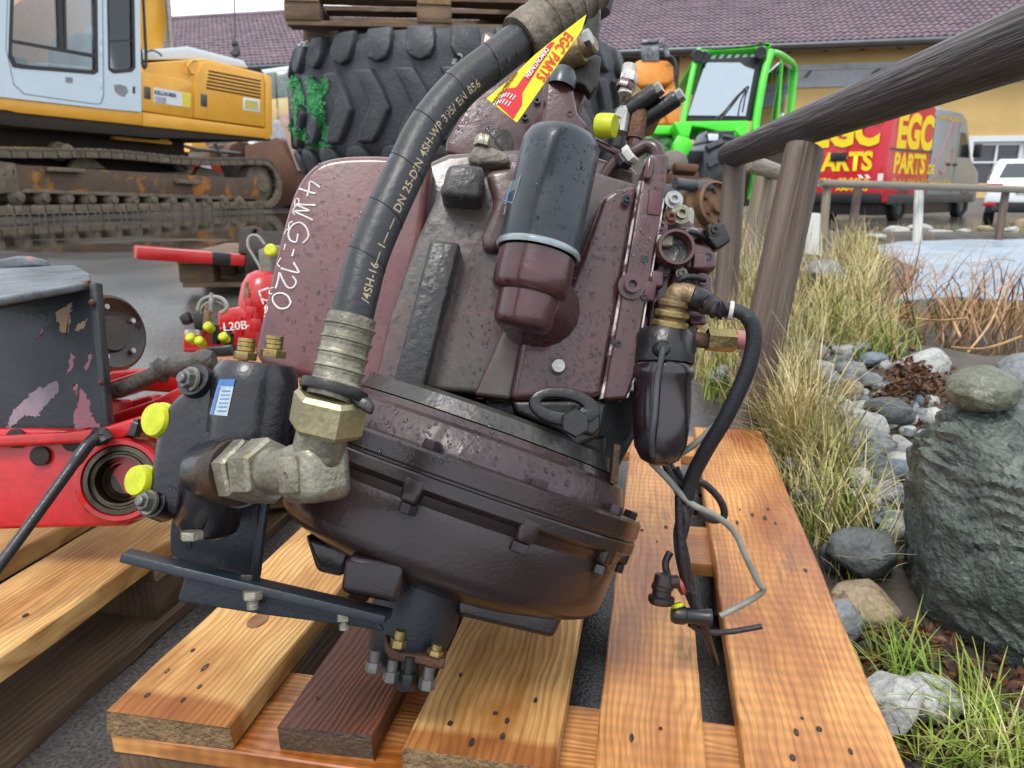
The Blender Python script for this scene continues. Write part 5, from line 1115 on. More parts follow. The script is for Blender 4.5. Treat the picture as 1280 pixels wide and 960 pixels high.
for x0, x1, z0, z1 in [(a0 + .02, a0 + .12, wz0, wz1 - .02), (a1 - .12, a1 - .02, wz0, wz1 - .02), (a0 + .12, a1 - .12, wz1 - .12, wz1 - .02), (mid - .03, mid + .03, wz0, wz1 - .12), (a0 + .12, mid - .03, mz - .025, mz + .025), (mid + .03, a1 - .12, mz - .025, mz + .025)]:
    bbox('window_bar', x0, x1, wall_d + .1, wall_d + .198, z0, z1, WHT, win)
bbox('plinth', S0, S1, wall_d - .04, wall_d - .002, -.5, .5, pm('grey_plinth', hexc('8f8c86'), hexc('7d7a75'), scale=1, speck=.1, rough=.85))
# gutter, rafters, white canopy beam and downpipe
mb = MB(); mb.tube([bp(S0, -.02, GZ - .02), bp(S1, -.02, GZ - .02)], .075, 10); mb.build('gutter', GUT, bld, smooth=60)
bbox('fascia', S0, S1, .08, .14, GZ - .18, GZ + .02, pm('brown_fascia', hexc('5b4a3c'), rough=.7))
for k in range(58):
    s = S0 + k * 1.05; bbox('rafter', s, s + .1, .14, wall_d, GZ - .12, GZ + .02, pm('brown_fascia', (0, 0, 0)))
zc = on_plane(1050, 84, bp(0, wall_d - 1.2, 0), bn_).z; zd = on_plane(1050, 108, bp(0, wall_d - .05, 0), bn_).z; ze = on_plane(1050, 90, bp(0, wall_d - .05, 0), bn_).z
bbox('canopy_rail', S0, 5, wall_d - 1.2, wall_d - 1.1, zc - .06, zc + .1, GUT)
bbox('white_band', S0, 6.6, wall_d - .06, wall_d - .003, zd, ze + .05, pm('pale_band', hexc('b9bcc2'), hexc('a9adb3'), rough=.6))
for k in range(9):
    s = -10 + k * 1.9; bbox('canopy_bracket', s, s + .07, wall_d - 1.1, wall_d - .06, zc - .1, zc - .03, GUT)
# grey gate fields and posts in the timber front
for k in range(9):
    s = SPL + .6 + k * 3.6; bbox('barn_door', s, s + 2.9, wall_d + .05, wall_d + .099, 0, GZ - .9, pm('barn_door_boards', hexc('6f6a63'), hexc('5a554f'), scale=2, rough=.8, stretch=(5, 5, .3)))
# roof: hand-laid interlocking tiles, each a small curved pan stepping over the row below
TILE = pm('roof_tile', hexc('6c5a61'), hexc('554750'), scale=1.2, speck=.15, rough=.5, r2=.75, bump=.1, bscale=20, spots=hexc('7d5a54'), spot_at=.66, spot_scale=2)
RH, RD = 3.0, 6.2
sl_ = V(0, 0, 0)
slen = math.hypot(RH, RD); cw = .21; rw = .36
vs = []; fs = []
def roof_pt(s, t, off):
    d = RD * t / slen; z = RH * t / slen; nrm = (UZ * RD - bn_ * RH).normalized()
    return bp(s, d - .05, GZ + .02 + z) + nrm * off
cols = int((S1 - S0) / cw); rows_ = int(slen / rw) + 1
for r in range(rows_):
    t0, t1 = r * rw, (r + 1) * rw + .05
    for c in range(cols):
        s = S0 + c * cw + (.0 if r % 1 == 0 else 0) + random.uniform(-.004, .004); j = random.uniform(-.004, .006); b0 = len(vs)
        for (q, h) in ((0, .0), (.25, .008), (.5, .045), (.78, .045), (1.02, .002)):
            vs.append(roof_pt(s + q * cw, t0, h + .035 + j)[:]); vs.append(roof_pt(s + q * cw, t1, h + j)[:])
        vs.append(roof_pt(s, t0, .0)[:]); vs.append(roof_pt(s + cw, t0, .0)[:])
        for k in range(4): fs.append((b0 + 2 * k, b0 + 2 * k + 2, b0 + 2 * k + 3, b0 + 2 * k + 1))
        fs.append((b0, b0 + 10, b0 + 11, b0 + 8, b0 + 6, b0 + 4, b0 + 2))
me = bpy.data.meshes.new('roof_tiles'); me.from_pydata(vs, [], fs); me.materials.append(TILE); me.shade_smooth(); me.set_sharp_from_angle(angle=R(45))
tag(link(bpy.data.objects.new('roof_tiles', me), bld), kind='stuff')
mb = MB(); mb.prism([roof_pt(S0, 0, -.03), roof_pt(S1, 0, -.03), roof_pt(S1, slen, -.03), roof_pt(S0, slen, -.03)], (0, 0, -.1)); mb.build('roof_deck', GW, bld)
mb = MB(); mb.tube([roof_pt(S0, slen, .02), roof_pt(S1, slen, .02)], .14, 10); mb.build('ridge', TILE, bld, smooth=60)
mb = MB(); mb.prism([roof_pt(S0, slen, -.03), roof_pt(S1, slen, -.03), bp(S1, 2 * RD, GZ), bp(S0, 2 * RD, GZ)], (0, 0, -.1)); mb.build('roof_back', TILE, bld)

# ================================================================ excavator
EY = pm('excavator_yellow', hexc('dd9c2c'), hexc('e5a83a'), scale=3, speck=.08, rough=.35, r2=.5, coat=.15, spots=hexc('a8752a'), spot_at=.7, spot_scale=4)
EW_ = pm('excavator_cab_white', hexc('c2d4e0'), hexc('cddae2'), scale=2, speck=.05, rough=.35)
ED = pm('excavator_dark', hexc('2a241f'), hexc('352c24'), scale=4, rough=.8, bump=.2)
EM = pm('dried_mud_steel', hexc('5c5347'), hexc('7b7060'), scale=7, rough=.85, bump=.5, bscale=30, spots=hexc('3c352c'), spot_at=.6, spot_scale=9)
ERU = pm('rusty_side_frame', hexc('54473e'), hexc('6a5644'), scale=3, rough=.75, bump=.25, bscale=30, spots=hexc('a06a2c'), spot_at=.55, spot_scale=2.2)
A_ = at(0, 270, 9.9); B_ = at(340, 266, 14.6)
ex = V(B_.x - A_.x, B_.y - A_.y, 0).normalized(); en = V(-ex.y, ex.x, 0)
if en.dot(V(A_.x, A_.y, 0)) > 0: en = -en          # toward the viewer
eo = V(A_.x, A_.y, 0)
def E(u, v, off=0): return on_plane(u, v, eo + en * off, en)
def esz(u, v, off=0):
    p = E(u, v, off); return (p - eo).dot(ex), p.z
def ep(s, z, off=0): return eo + ex * s + en * off + UZ * z
exc = thing('excavator', 'yellow crawler excavator with pale cab and muddy tracks across the puddle', 'excavator', ep(2, .33, -1.3))
def eprism(name, pts, off, t, mat, bevel=.02, par=exc, seg=2):
    mb = MB(); mb.prism([E(u, v, off) for u, v in pts], -en * t); return mb.build(name, mat, par, bevel, seg, 35)
EZ = .402
# track: shoes round a long oval
s_r, z_t = esz(337, 215); s_l = -1.6
zt = (esz(300, 203)[1] + esz(0, 172)[1]) / 2
r_e = (zt - EZ) / 2; zc_ = EZ + r_e
s_end = esz(350, 240)[0] - r_e
oval = []
Ltop = s_end - s_l; per = 2 * Ltop + math.tau * r_e; nsh = 74
for k in range(nsh):
    d = per * k / nsh
    if d < Ltop: p, tg = (s_l + d, zt - .05 * math.sin(d / Ltop * math.pi * 2) ** 2), 0
    elif d < Ltop + math.pi * r_e: a = (d - Ltop) / r_e; p, tg = (s_end + r_e * math.sin(a), zc_ + r_e * math.cos(a)), -a
    elif d < 2 * Ltop + math.pi * r_e: q = d - Ltop - math.pi * r_e; p, tg = (s_end - q, EZ), -math.pi
    else: a = (d - 2 * Ltop - math.pi * r_e) / r_e; p, tg = (s_l - r_e * math.sin(a), zc_ - r_e * math.cos(a)), -math.pi - a
    oval.append((p, tg))
shm = MB(); pitch = per / nsh
shm.prism([V(-pitch * .48, 0, -.012), V(-pitch * .4, 0, .02), V(-pitch * .33, 0, .02), V(-pitch * .28, 0, 0), V(0, 0, .0), V(.01, 0, .018), V(pitch * .1, 0, .018), V(pitch * .14, 0, 0), V(pitch * .48, 0, 0), V(pitch * .48, 0, -.014)], (0, .5, 0))
shm = shm.mesh('track_shoe', EM, smooth=20)
lkm = MB(); lkm.box((0, .045, -.06), (pitch * .46, .03, .055)); lkm.box((0, .4, -.06), (pitch * .46, .03, .045)); lkm.cyl((0, .08, -.06), (0, 1, 0), .022, .36, 10)
lkm = lkm.mesh('track_link', EM, bevel=.012)
for (p, tg) in oval:
    if p[0] < -1.5: continue
    o = ep(p[0], p[1], .06); x = ex * math.cos(tg) + UZ * math.sin(tg); y = -en; z = y.cross(x)
    if z.dot(UZ * math.cos(tg) - ex * math.sin(tg)) < 0: z = -z
    M = frame_m(o, x, y, z)
    sh = inst('track_shoe', shm, M, exc); inst('track_link', lkm, Matrix.Identity(4), sh, True)
eprism('side_frame', [(-40, 198), (30, 206), (292, 222), (325, 222), (330, 235), (322, 250), (290, 248), (30, 238), (-40, 236)], -.02, .3, ERU, .02)
eprism('frame_end', [(-40, 196), (20, 204), (26, 240), (-40, 246)], .02, .3, EM, .02)
eprism('frame_rail', [(28, 236), (290, 246), (290, 250), (28, 241)], .03, .06, EM, .01)
for (u, w2_) in ((85, 22), (238, 14)):
    v = 209 if u < 100 else 224
    eprism('step_plate', [(u - w2_, v), (u + w2_, v + 2), (u + w2_, v + 7), (u - w2_, v + 5)], .1, .12, EM, .01)
    p = E(u, v - (20 if u < 100 else 20), -.05); mb = MB(); mb.lathe(p - en * .25, en, [(0, 0), (.13, 0), (.13, .1), (.1, .12), (.1, .25), (.085, .27), (.03, .28), (0, .28)], 28); mb.build('carrier_roller', EM, exc, smooth=35)
    eprism('roller_bracket', [(u + 2, v + 1), (u + 12, v - 16), (u + 30, v - 12), (u + 48, v + 2)], -.2, .1, EM, .01)
rl_ = [(23, 246), (55, 247), (85, 248), (113, 249), (141, 249.5), (167, 250), (191, 250), (215, 250.5), (238, 251), (259, 251), (280, 251), (300, 252)]
for (u, v) in rl_ + [(-12, 246)]:
    p = E(u, v, .0); mb = MB(); mb.lathe(p - en * .4, en, [(0, 0), (.1, 0), (.12, .02), (.12, .08), (.085, .1), (.085, .28), (.12, .3), (.12, .36), (.09, .4), (.06, .42), (.055, .46), (0, .47)], 24); mb.build('track_roller', EM, exc, smooth=35)
p = ep(s_end, zc_, -.1); mb = MB(); mb.lathe(p - en * .2, en, [(0, 0), (r_e * .84, 0), (r_e * .86, .1), (r_e * .8, .2), (r_e * .6, .22), (.2, .24), (.15, .3), (0, .3)], 40); mb.build('idler_wheel', EM, exc, smooth=35)
# inner face of the far track, so that light does not leak under the machine
qf = MB(); qf.prism([ep(-2, EZ + .1, -2.0), ep(s_end + r_e * .8, EZ + .1, -2.0), ep(s_end + r_e * .8, zt, -2.0), ep(-2, zt, -2.0)], -en * .5); qf.build('far_track', EM, exc, .1)
eprism('car_body', [(0, 160), (230, 176), (235, 215), (0, 215)], -.5, 1.4, ED, .03)
eprism('yellow_axle_tube', [(-20, 183), (66, 184), (66, 197), (-20, 195)], -.3, .2, EY, .01)
# upper structure
eprism('deck_plate', [(-40, 134), (10, 139), (338, 170), (338, 176), (190, 172), (20, 158), (-40, 150)], .0, 2.3, ED, .01)
eprism('sill', [(-40, 119), (6, 122), (178, 140), (178, 157), (22, 141), (10, 138), (-40, 134)], .03, 2.3, EY, .015)
eprism('sill', [(178.6, 140), (332, 161), (332, 173), (178.6, 157.5)], .03, 2.3, EY, .015)
eprism('counterweight', [(332, 92), (340, 96), (341, 168), (337, 174), (332, 174)], .03, 2.3, EY, .02)
eprism('engine_cover', [(176, 90), (190, 78), (255, 73), (332, 92), (332, 160), (246, 147), (176, 138)], .0, 2.2, EY, .03)
eprism('side_door', [(176, 89), (236, 101), (240.5, 107), (241, 148), (177.5, 138.5)], .03, .2, EY, .02)
eprism('side_door', [(243, 147.5), (244, 97), (252, 79), (260, 77), (326, 92), (331, 97), (331.5, 159)], .03, .2, EY, .02)
eprism('hood', [(174, 63), (236, 58), (305, 76), (311, 85), (262, 78), (250, 74), (174, 75)], -.25, 1.6, EW_, .02)
lou = None
for k in range(6):
    y0 = 88.5 + k * 4.2
    eprism('louvre_slot', [(261 - k * .7, y0 - .8), (326, y0 + 11.8), (326, y0 + 13.6), (261 - k * .7, y0 + 1.2)], .034, .01, pm('louvre_black', hexc('15110c'), rough=.8), 0)
eprism('latch_plate', [(180, 107.5), (188.5, 109), (188.5, 124.5), (180, 123)], .034, .01, pm('latch_grey', hexc('5b5d5f'), hexc('4a4c4e'), rough=.4, metal=.5), .002)
eprism('latch_plate', [(251, 117), (259, 118.5), (259, 134), (251, 132.5)], .034, .01, MATS['latch_grey'], .002)
eprism('company_sign', [(192.5, 109), (238.5, 117), (238, 134.5), (192.5, 128)], .034, .008, pm('sign_white', hexc('dfe3e6'), rough=.5), 0)
eprism('sign_yellow', [(227.5, 115.5), (238.3, 117.2), (238, 134), (227.5, 132.4)], .0365, .006, pm('sign_yellow', hexc('e6d548'), rough=.5), 0)
def elet(body, u, v, u2, v2, size, mat, bold=0, off=.0375): return lettering(body, E(u, v, off), E(u2, v2, off) - E(u, v, off), UZ, size, mat, exc, bold=bold)
elet('KELLHUBER', 193.5, 117.5, 226.5, 123, .082, pm('sign_navy', hexc('1d2c44'), rough=.5), .03)
for k in range(3): elet('Illh ilIhhi llhiIlh', 194.5, 122.3 + k * 2.6, 226, 127.3 + k * 2.6, .036, pm('sign_print', hexc('55637a'), rough=.5))
eprism('warning_plate', [(304, 121.5), (325, 124.5), (325, 140.5), (304, 137.5)], .034, .008, pm('sign_white', (0, 0, 0)), .003)
eprism('warning_plate_centre', [(306.5, 124.5), (322.5, 126.8), (322.5, 137.8), (306.5, 135.6)], .037, .006, pm('plate_cream', hexc('d9c96a'), hexc('b5a85a'), scale=30, rough=.5), 0)
# cab
def eframe(name, outer, inner, off, t, mat, par=exc, bevel=0):
    O2, I2 = loops(outer, inner, 28); mb = MB(); mb.ring([E(u, v, off) for u, v in O2], [E(u, v, off) for u, v in I2], -en * t); return mb.build(name, mat, par, bevel, 2, 30)
dw = [(12, 70), (20, -150), (118, -150), (121.5, 88), (117, 91), (30, 84), (18, 82)]
rwn = [(132, -150), (165, -150), (168, 84), (164, 88), (143, 90), (137, 86)]
cab = eframe('cab_side', [(-60, 117), (-60, -170), (129, -170), (131, 135.8), (3, 121.5)], dw, .05, .06, EW_)
eframe('cab_side', [(129, -170), (172, -170), (177, 140), (131, 135.8)], rwn, .05, .06, EW_)
eframe('window_seal', [(10.5, 71), (18, -152), (120, -152), (123, 90), (118, 93), (28, 86), (16, 84)], [(15, 68), (23, -148), (116, -148), (119, 86), (116, 88), (31, 81), (21, 79)], .055, .02, BPL, cab)
eframe('window_seal', [(131, -152), (166, -152), (169.5, 85), (165, 90), (142, 92), (135.5, 87)], [(134.5, -148), (163, -148), (166, 83), (163, 86), (144, 87.5), (138, 84)], .055, .02, BPL, cab)
GL = glass('cab_glass', (.72, .78, .78), alpha=.02)
for nm, pts in (('window_pane', [(15, 68), (23, -148), (116, -148), (119, 86), (116, 88), (31, 81), (21, 79)]), ('window_pane', [(134.5, -148), (163, -148), (166, 83), (163, 86), (144, 87.5), (138, 84)])): eprism(nm, pts, .03, .006, GL, 0, cab)
for pts in ([(16, 49.5), (120, 68), (120, 72), (16, 53)], [(66, -150), (73, -150), (80, 60), (74, 60)], [(76.5, -150), (79, -150), (84, 62), (80.5, 61)]): eprism('window_bar', pts, .052, .03, BPL, 0, cab)
eprism('window_bar', [(137, 50), (166, 49), (166, 51.5), (137, 53)], .045, .02, BPL, 0, cab)
# door outline and scraped patch
o3, i3 = loops([(7, 60), (14, -160), (127, -160), (130.3, 120), (127, 130), (118, 130.5), (30, 118), (17, 106)], [(8, 60), (15, -159), (126, -159), (129.2, 119.5), (126, 129), (118, 129.3), (31, 117), (18, 105.5)], 24)
mb = MB(); mb.ring([E(u, v, .052) for u, v in o3], [E(u, v, .052) for u, v in i3], -en * .002); mb.build('door_seam', pm('seam_grey', hexc('6f7b84'), rough=.6), exc)
eprism('scraped_patch', [(142, 106), (150, 105.5), (158, 108), (160.5, 115), (155, 121.5), (149, 119), (144, 115)], .0515, .004, pm('scraped_metal', hexc('8d8f96'), hexc('7a7c84'), scale=20, rough=.5), 0)
eprism('key_lock', [(166, 108), (169, 108), (169, 117), (166, 116.5)], .053, .006, BPL, 0); eprism('door_lock', [(82, 96), (91, 97), (91, 104), (82, 103)], .053, .006, pm('scraped_metal', (0, 0, 0)), 0)
for v in (44, 60, 100, 114): eprism('hinge', [(125.5, v), (128, v), (128.4, v + 10), (126, v + 10)], .06, .02, EW_, .005)
# rest of the cab shell: far side, floor, seat
eframe('cab_far_side', [(-60, 117), (-60, -170), (172, -170), (177, 140)], [(14, 70), (20, -150), (160, -150), (164, 84), (30, 80)], -.95, .05, EW_)
eprism('cab_floor', [(-40, 108), (172, 128), (172, 138), (-40, 116)], .0, 1.0, ED, 0)
eprism('seat', [(86, 60), (96, 42), (116, 40), (120, 72), (160, 84), (160, 104), (86, 98)], -.35, .45, pm('seat_cloth', hexc('3b3a38'), hexc('4b4845'), scale=10, rough=.9), .04)
eprism('steering_console', [(14, 70), (34, 72), (40, 96), (14, 94)], -.3, .3, BPL, .03)
eprism('grab_rail', [(46, 78), (112, 84), (112, 86), (48, 80)], -.1, .03, WHT, .005)
# boom foot, rams and rail behind the cab
eprism('boom', [(183, 66), (176, 20), (176, -60), (222, -60), (212, 10), (205, 60)], -1.0, .5, EY, .03)
eprism('boom', [(-30, 40), (40, -10), (90, -60), (180, -120), (180, -50), (90, 62), (20, 100), (-30, 100)], -1.15, .3, pm('boom_orange', hexc('d98a45'), hexc('c97a3a'), scale=3, rough=.5), .03)
mb = MB(); mb.tube([E(205, -60, -.9), E(214, 60, -.9)], .045, 12); mb.build('ram_rod', STEEL, exc)
mb = MB(); mb.tube(spline([E(176, 62, -.05), E(178, 80, -.02), E(181, 84, 0), E(182.5, 70, 0), E(179, 0, 0), E(177, -60, 0)], 6), .022, 10); mb.build('hand_rail', BPL, exc, smooth=60)
mb = MB(); mb.tube(spline([E(181, 66, -.1), E(190, 63, -.1), E(198, 66, -.1), E(202, 70, -.1)], 6), .015, 8); mb.build('hand_rail', pm('latch_grey', (0, 0, 0)), exc)
mb = MB(); mb.tube(spline([E(243, 93, .04), E(237, 90, .06), E(235, 82, .08), E(240, 76, .06), E(246, 76, .04)], 6), .02, 10); mb.build('hand_rail', EY, exc, smooth=60)
for k in range(4): mb = MB(); mb.tube(spline([E(100 + k * 4, -60, -1.0), E(140, 10 + k * 8, -.9), E(152 + k * 3, 60, -.9)], 6), .04, 10); mb.build('boom_hose', BPL, exc, smooth=60)
# track guards and oddments seen over the chain
for pts, m in (([(143, 170), (216, 177), (215, 181), (143, 174)], EY), ([(148, 168), (165, 168), (163, 173), (149, 172)], EY), ([(200, 173), (212, 174), (211, 178), (201, 178)], EY)): eprism('track_guard', pts, -.3, .1, m, .01)
# things seen between track and counterweight: timber coloured boom tip, red and white board
bar_ = thing('barrier_board', 'red and white striped barrier board leaning behind the excavator tracks', 'barrier', E(255, 220, -3.2))
for k, c in enumerate((REDP, WHT, REDP)):
    x = 236 + k * 12; eprism('stripe', [(x, 198), (x + 12, 198), (x + 18, 216), (x + 6, 216)], -3.0, .04, c, 0, bar_)
eprism('board_foot', [(240, 216), (280, 216), (280, 262), (240, 262)], -3.0, .03, GUT, 0, bar_)
odd = thing('machine_linkage', 'rusty and yellow machine linkage lying behind the excavator tracks', 'machine part', E(290, 255, -3.4))
for pts, off_, m in (([(284, 196), (288, 182), (300, 176), (314, 180), (326, 196)], -3.2, RUST), ([(236, 190), (240, 177), (256, 176), (262, 190)], -3.1, EY), ([(262, 182), (284, 180), (296, 196), (262, 200)], -3.6, pm('arch_brown', hexc('5d4636'), hexc('74563f'), scale=5, rough=.7)), ([(200, 180), (236, 182), (236, 196), (200, 196)], -3.5, ED), ([(318, 176), (326, 178), (328, 200), (320, 200)], -3.3, WHT), ([(200, 196), (340, 196), (340, 258), (200, 258)], -3.9, ED)):
    eprism('linkage_plate', pts, off_, .2, m, .02, odd)
for a_2, b_2 in (((240, 186), (300, 192)), ((215, 178), (250, 188)), ((268, 178), (276, 196))):
    mb = MB(); mb.tube([E(*a_2, -3.0), E(*b_2, -3.0)], .04, 10); mb.build('linkage_rod', GUT, odd)
# hook on its cable
hk = thing('crane_hook', 'steel hook hanging on a thin cable in front of the roof', 'hook', at(294, 66, 15))
mb = MB(); mb.tube([at(293, -25, 15), at(293.5, 52, 15)], .014, 6); mb.build('cable', pm('cable_dark', hexc('3a3a3c'), rough=.6), hk)
mb = MB(); mb.tube(spline([at(293.5, 52, 15), at(294.5, 58, 15), at(297, 63, 15), at(296, 68, 15), at(292.5, 68, 15), at(291, 65, 15)], 6), [.03] * 8 + [.05] * 23, 10); mb.build('hook', MATS['cable_dark'], hk, smooth=60)
mb = MB(); mb.lathe(at(293.5, 55, 15), UZ, [(0, -.06), (.05, -.05), (.07, 0), (.05, .06), (0, .08)], 12); mb.build('hook_block', MATS['cable_dark'], hk)
# a machine parked behind: rusty bucket flank and a cab corner
bk = thing('loader_bucket', 'rust brown loader bucket standing behind the excavator and the tyres', 'bucket', at(345, 257, 16))
mb = MB(); P_ = [at(306, 182, 16.2), at(345, 172, 16), at(352, 176, 15.8), at(372, 215, 15.6), at(372, 257, 15.6), at(306, 257, 16.2)]
mb.prism(P_, V(.35, 1.2, 0)); mb.build('bucket_shell', pm('brown_rust', hexc('4d3226'), hexc('60402e'), scale=4, rough=.7, bump=.2, bscale=30), bk, .02)
mb = MB(); mb.prism([at(346, 142, 15.7), at(352, 142, 15.7), at(372, 186, 15.5), at(372, 214, 15.5)], V(.1, .3, 0)); mb.build('bucket_edge', pm('dusty_pink_steel', hexc('a58c82'), hexc('8f776d'), scale=10, rough=.7), bk, .01)
lo = thing('wheel_loader', 'pale loader cab corner showing between excavator and tyres', 'loader', at(345, 200, 18))
for pts, m, t in (([(326, 87), (365, 82), (365, 88), (330, 92)], EW_, .6), ([(342, 90), (346, 90), (350, 150), (346, 150)], BPL, .05), ([(330, 124), (365, 120), (365, 148), (333, 152)], pm('loader_beige', hexc('b9a878'), rough=.6), .4), ([(330, 92), (365, 88), (365, 122), (332, 126)], pm('loader_window', hexc('50605f'), hexc('75807c'), scale=3, rough=.15), .3), ([(325, 150), (368, 148), (368, 180), (325, 180)], pm('loader_low', hexc('9ea6ac'), hexc('7b7f83'), scale=5, rough=.6), .4), ([(325, 180), (368, 180), (368, 256), (325, 262)], ED, .4)):
    c0 = at(345, 120, 18); mb = MB(); mb.prism([on_plane(u, v, c0, camv(0, 0, 1)) for u, v in pts], FWD * t); mb.build('cab_panel', m, lo, .01)
# ================================================================ van
VR = pm('van_red', hexc('b7182a'), hexc('c41d2e'), scale=1, speck=.05, rough=.3, coat=.3)
VG = pm('van_grey', hexc('7f868b'), hexc('888f94'), scale=1, speck=.05, rough=.35, coat=.2, metal=.2)
VY = pm('van_yellow', hexc('f0cf1c'), hexc('eccb1a'), rough=.5)
TYR = pm('car_tyre', hexc('1d1e20'), hexc('28292b'), scale=8, rough=.8)
CG = pm('car_window', hexc('1c2226'), hexc('2a3238'), scale=1.5, rough=.06, spec=.8)
VC = at(1100, 270, 17.5); VC.z = 0.0
vph = R(48.6); vx = V(math.sin(vph), math.cos(vph), 0); vy = V(-math.cos(vph), math.sin(vph), 0); VW = 1.85
def vp(l, w_, z): return VC + vx * l + vy * w_ + UZ * z
van = thing('delivery_van', 'red and grey delivery van with big yellow lettering parked by the yellow wall', 'van', vp(2.9, .9, 0))
prof = [(0.02, .42), (0, .8), (.02, 1.8), (.1, 2.5), (.25, 2.63), (2.43, 2.66), (4.1, 2.62), (4.45, 2.5), (4.75, 2.12), (5.15, 1.52), (5.4, 1.4), (5.82, 1.2), (5.92, .9), (5.9, .4)]
def vslice(l0, l1):
    def zt(l):
        for a, b in zip(prof, prof[1:]):
            if a[0] <= l <= b[0] and b[0] > a[0]: return a[1] + (b[1] - a[1]) * (l - a[0]) / (b[0] - a[0])
        return prof[-1][1]
    return zt
lower = [p for p in prof if p[0] <= 2.43] + [(2.43, .42)]
mb = MB(); mb.prism([vp(l, 0, z) for l, z in lower], vy * VW); body_r = mb.build('rear_body', VR, van, .06, 3)
up = [(2.432, .42)] + [p for p in prof if p[0] >= 2.43]; up[1] = (2.432, 2.66)
mb = MB(); mb.prism([vp(l, 0, z) for l, z in up], vy * VW); mb.build('front_body', VG, van, .06, 3)
mb = MB(); mb.prism([vp(-.06, .02, .42), vp(-.06, VW - .02, .42), vp(-.06, VW - .02, .66), vp(-.06, .02, .66)], vx * .3); mb.build('rear_bumper', BPL, van, .03)
mb = MB(); mb.prism([vp(.3, -.012, .4), vp(5.6, -.012, .4), vp(5.6, -.012, .62), vp(.3, -.012, .62)], vy * .05); mb.build('side_skirt', pm('skirt_grey', hexc('4a4d50'), hexc('3d4043'), rough=.5), van, .01)
mb = MB(); mb.prism([vp(.15, .12, .15), vp(5.7, .12, .15), vp(5.7, VW - .1, .15), vp(.15, VW - .1, .15)], UZ * .29); mb.build('underbody_shade', BPL, van)  # underbody as a black box, lowered to paint in the shade below the van
for l in (1.05, 4.95):
    for w_ in (.0, VW - .22):
        c = vp(l, w_, .34); mb = MB(); mb.lathe(c, vy, [(.2, 0), (.3, -.01), (.345, .02), (.345, .2), (.3, .22), (.2, .22)], 28); wh = mb.build('wheel', TYR, van, smooth=40)
        mb = MB(); mb.lathe(c + vy * (.03 if w_ == 0 else .19), vy, [(0, 0), (.06, -.005), (.12, .02), (.19, .0), (.2, .03), (0, .03)], 24); mb.build('rim', pm('rim_grey', hexc('7d8084'), hexc('5c5f63'), scale=8, rough=.45, metal=.6), wh, smooth=40)
        if w_ == 0:
            mb = MB(); mb.lathe(vp(l, -.006, .36), vy, [(.34, 0), (.42, 0), (.42, .05), (.34, .05)], 28, UZ, a0=R(-90), a1=R(90)); mb.build('wheel_arch', MATS['skirt_grey'], van)
mb = MB(); mb.prism([vp(4.15, -.008, 1.55), vp(4.95, -.008, 1.55), vp(4.72, -.008, 1.9), vp(4.45, -.008, 2.15), vp(4.15, -.008, 2.15)], vy * .02); mb.build('side_window', CG, van, .0)
mb = MB(); mb.prism([vp(4.62, .1, 2.26), vp(5.1, .1, 1.55), vp(5.1, VW - .1, 1.55), vp(4.62, VW - .1, 2.26)], (vx * .7 + UZ * .55) * .05); mb.build('windscreen', CG, van)
mb = MB(); mb.box(vp(5.02, -.16, 1.72), (.05, .1, .17), vx, vy, UZ); mb.build('mirror', BPL, van, .03)
for l in (3.55, 4.0): mb = MB(); mb.box(vp(l, -.02, 1.35), (.11, .02, .03), vx, vy, UZ); mb.build('door_handle', BPL, van, .01)
for l in (2.44, 4.02): mb = MB(); mb.box(vp(l, -.001, 1.5), (.008, .003, .95), vx, vy, UZ); mb.build('door_seam', MATS['skirt_grey'], van)
mb = MB(); mb.box(vp(1.3, -.012, 1.62), (1.15, .012, .02), vx, vy, UZ); mb.build('door_rail', MATS['skirt_grey'], van)
mb = MB(); mb.box(vp(-.004, VW / 2, 1.5), (.004, .008, .95), vx, vy, UZ); mb.build('door_seam', MATS['skirt_grey'], van)
for w_ in (.07, VW - .07):
    mb = MB(); mb.box(vp(-.01, w_, 1.05), (.03, .07, .22), vx, vy, UZ); tl = mb.build('tail_light', pm('tail_red', hexc('b01822'), rough=.25), van, .01)
    mb = MB(); mb.box(vp(-.043, w_, 1.0), (.004, .06, .08), vx, vy, UZ); mb.build('light_glass', pm('tail_clear', hexc('d9d9d6'), rough=.25), tl)
mb = MB(); mb.box(vp(-.02, VW * .5 + .18, 1.47), (.02, .2, .1), vx, vy, UZ); mb.build('handle_recess', BPL, van, .03)
mb = MB(); mb.box(vp(-.012, VW * .5 + .45, .88), (.008, .28, .06), vx, vy, UZ); mb.build('licence_plate', WHT, van)
# lettering: side
def side_txt(body, l0, l1, z0, z1, mat, bold): return fit_text(body, vp(l0, 0, z0), vx * (l1 - l0), UZ * (z1 - z0), mat, van, bold, .006, nrm=-vy)
side_txt('EGC', .42, 2.4, 1.62, 2.45, VY, .05)
side_txt('PARTS', .4, 2.15, 1.08, 1.56, VY, .045)
side_txt('.DE', 2.25, 2.75, 1.1, 1.32, VY, .03)
side_txt('BAUMASCHINEN', .42, 4.0, .8, .98, pm('van_gold', hexc('c9a83a'), rough=.5), .02)
side_txt('0800 98 8450', 2.6, 4.1, 2.38, 2.5, MATS['van_gold'], .02)
def rear_txt(body, w0, w1, z0, z1, mat, bold): return fit_text(body, vp(0, w0, z0), vy * (w1 - w0), UZ * (z1 - z0), mat, van, bold, .012, nrm=-vx)
rear_txt('EGC', VW - .08, .2, 1.68, 2.42, VY, .05); rear_txt('PARTS', VW - .1, .3, 1.14, 1.58, VY, .045)
rear_txt('08636 - 98 845 0', VW - .12, .35, .86, 1.0, VY, .03); rear_txt('AMPFING', VW - .75, .35, .7, .8, VY, .02)
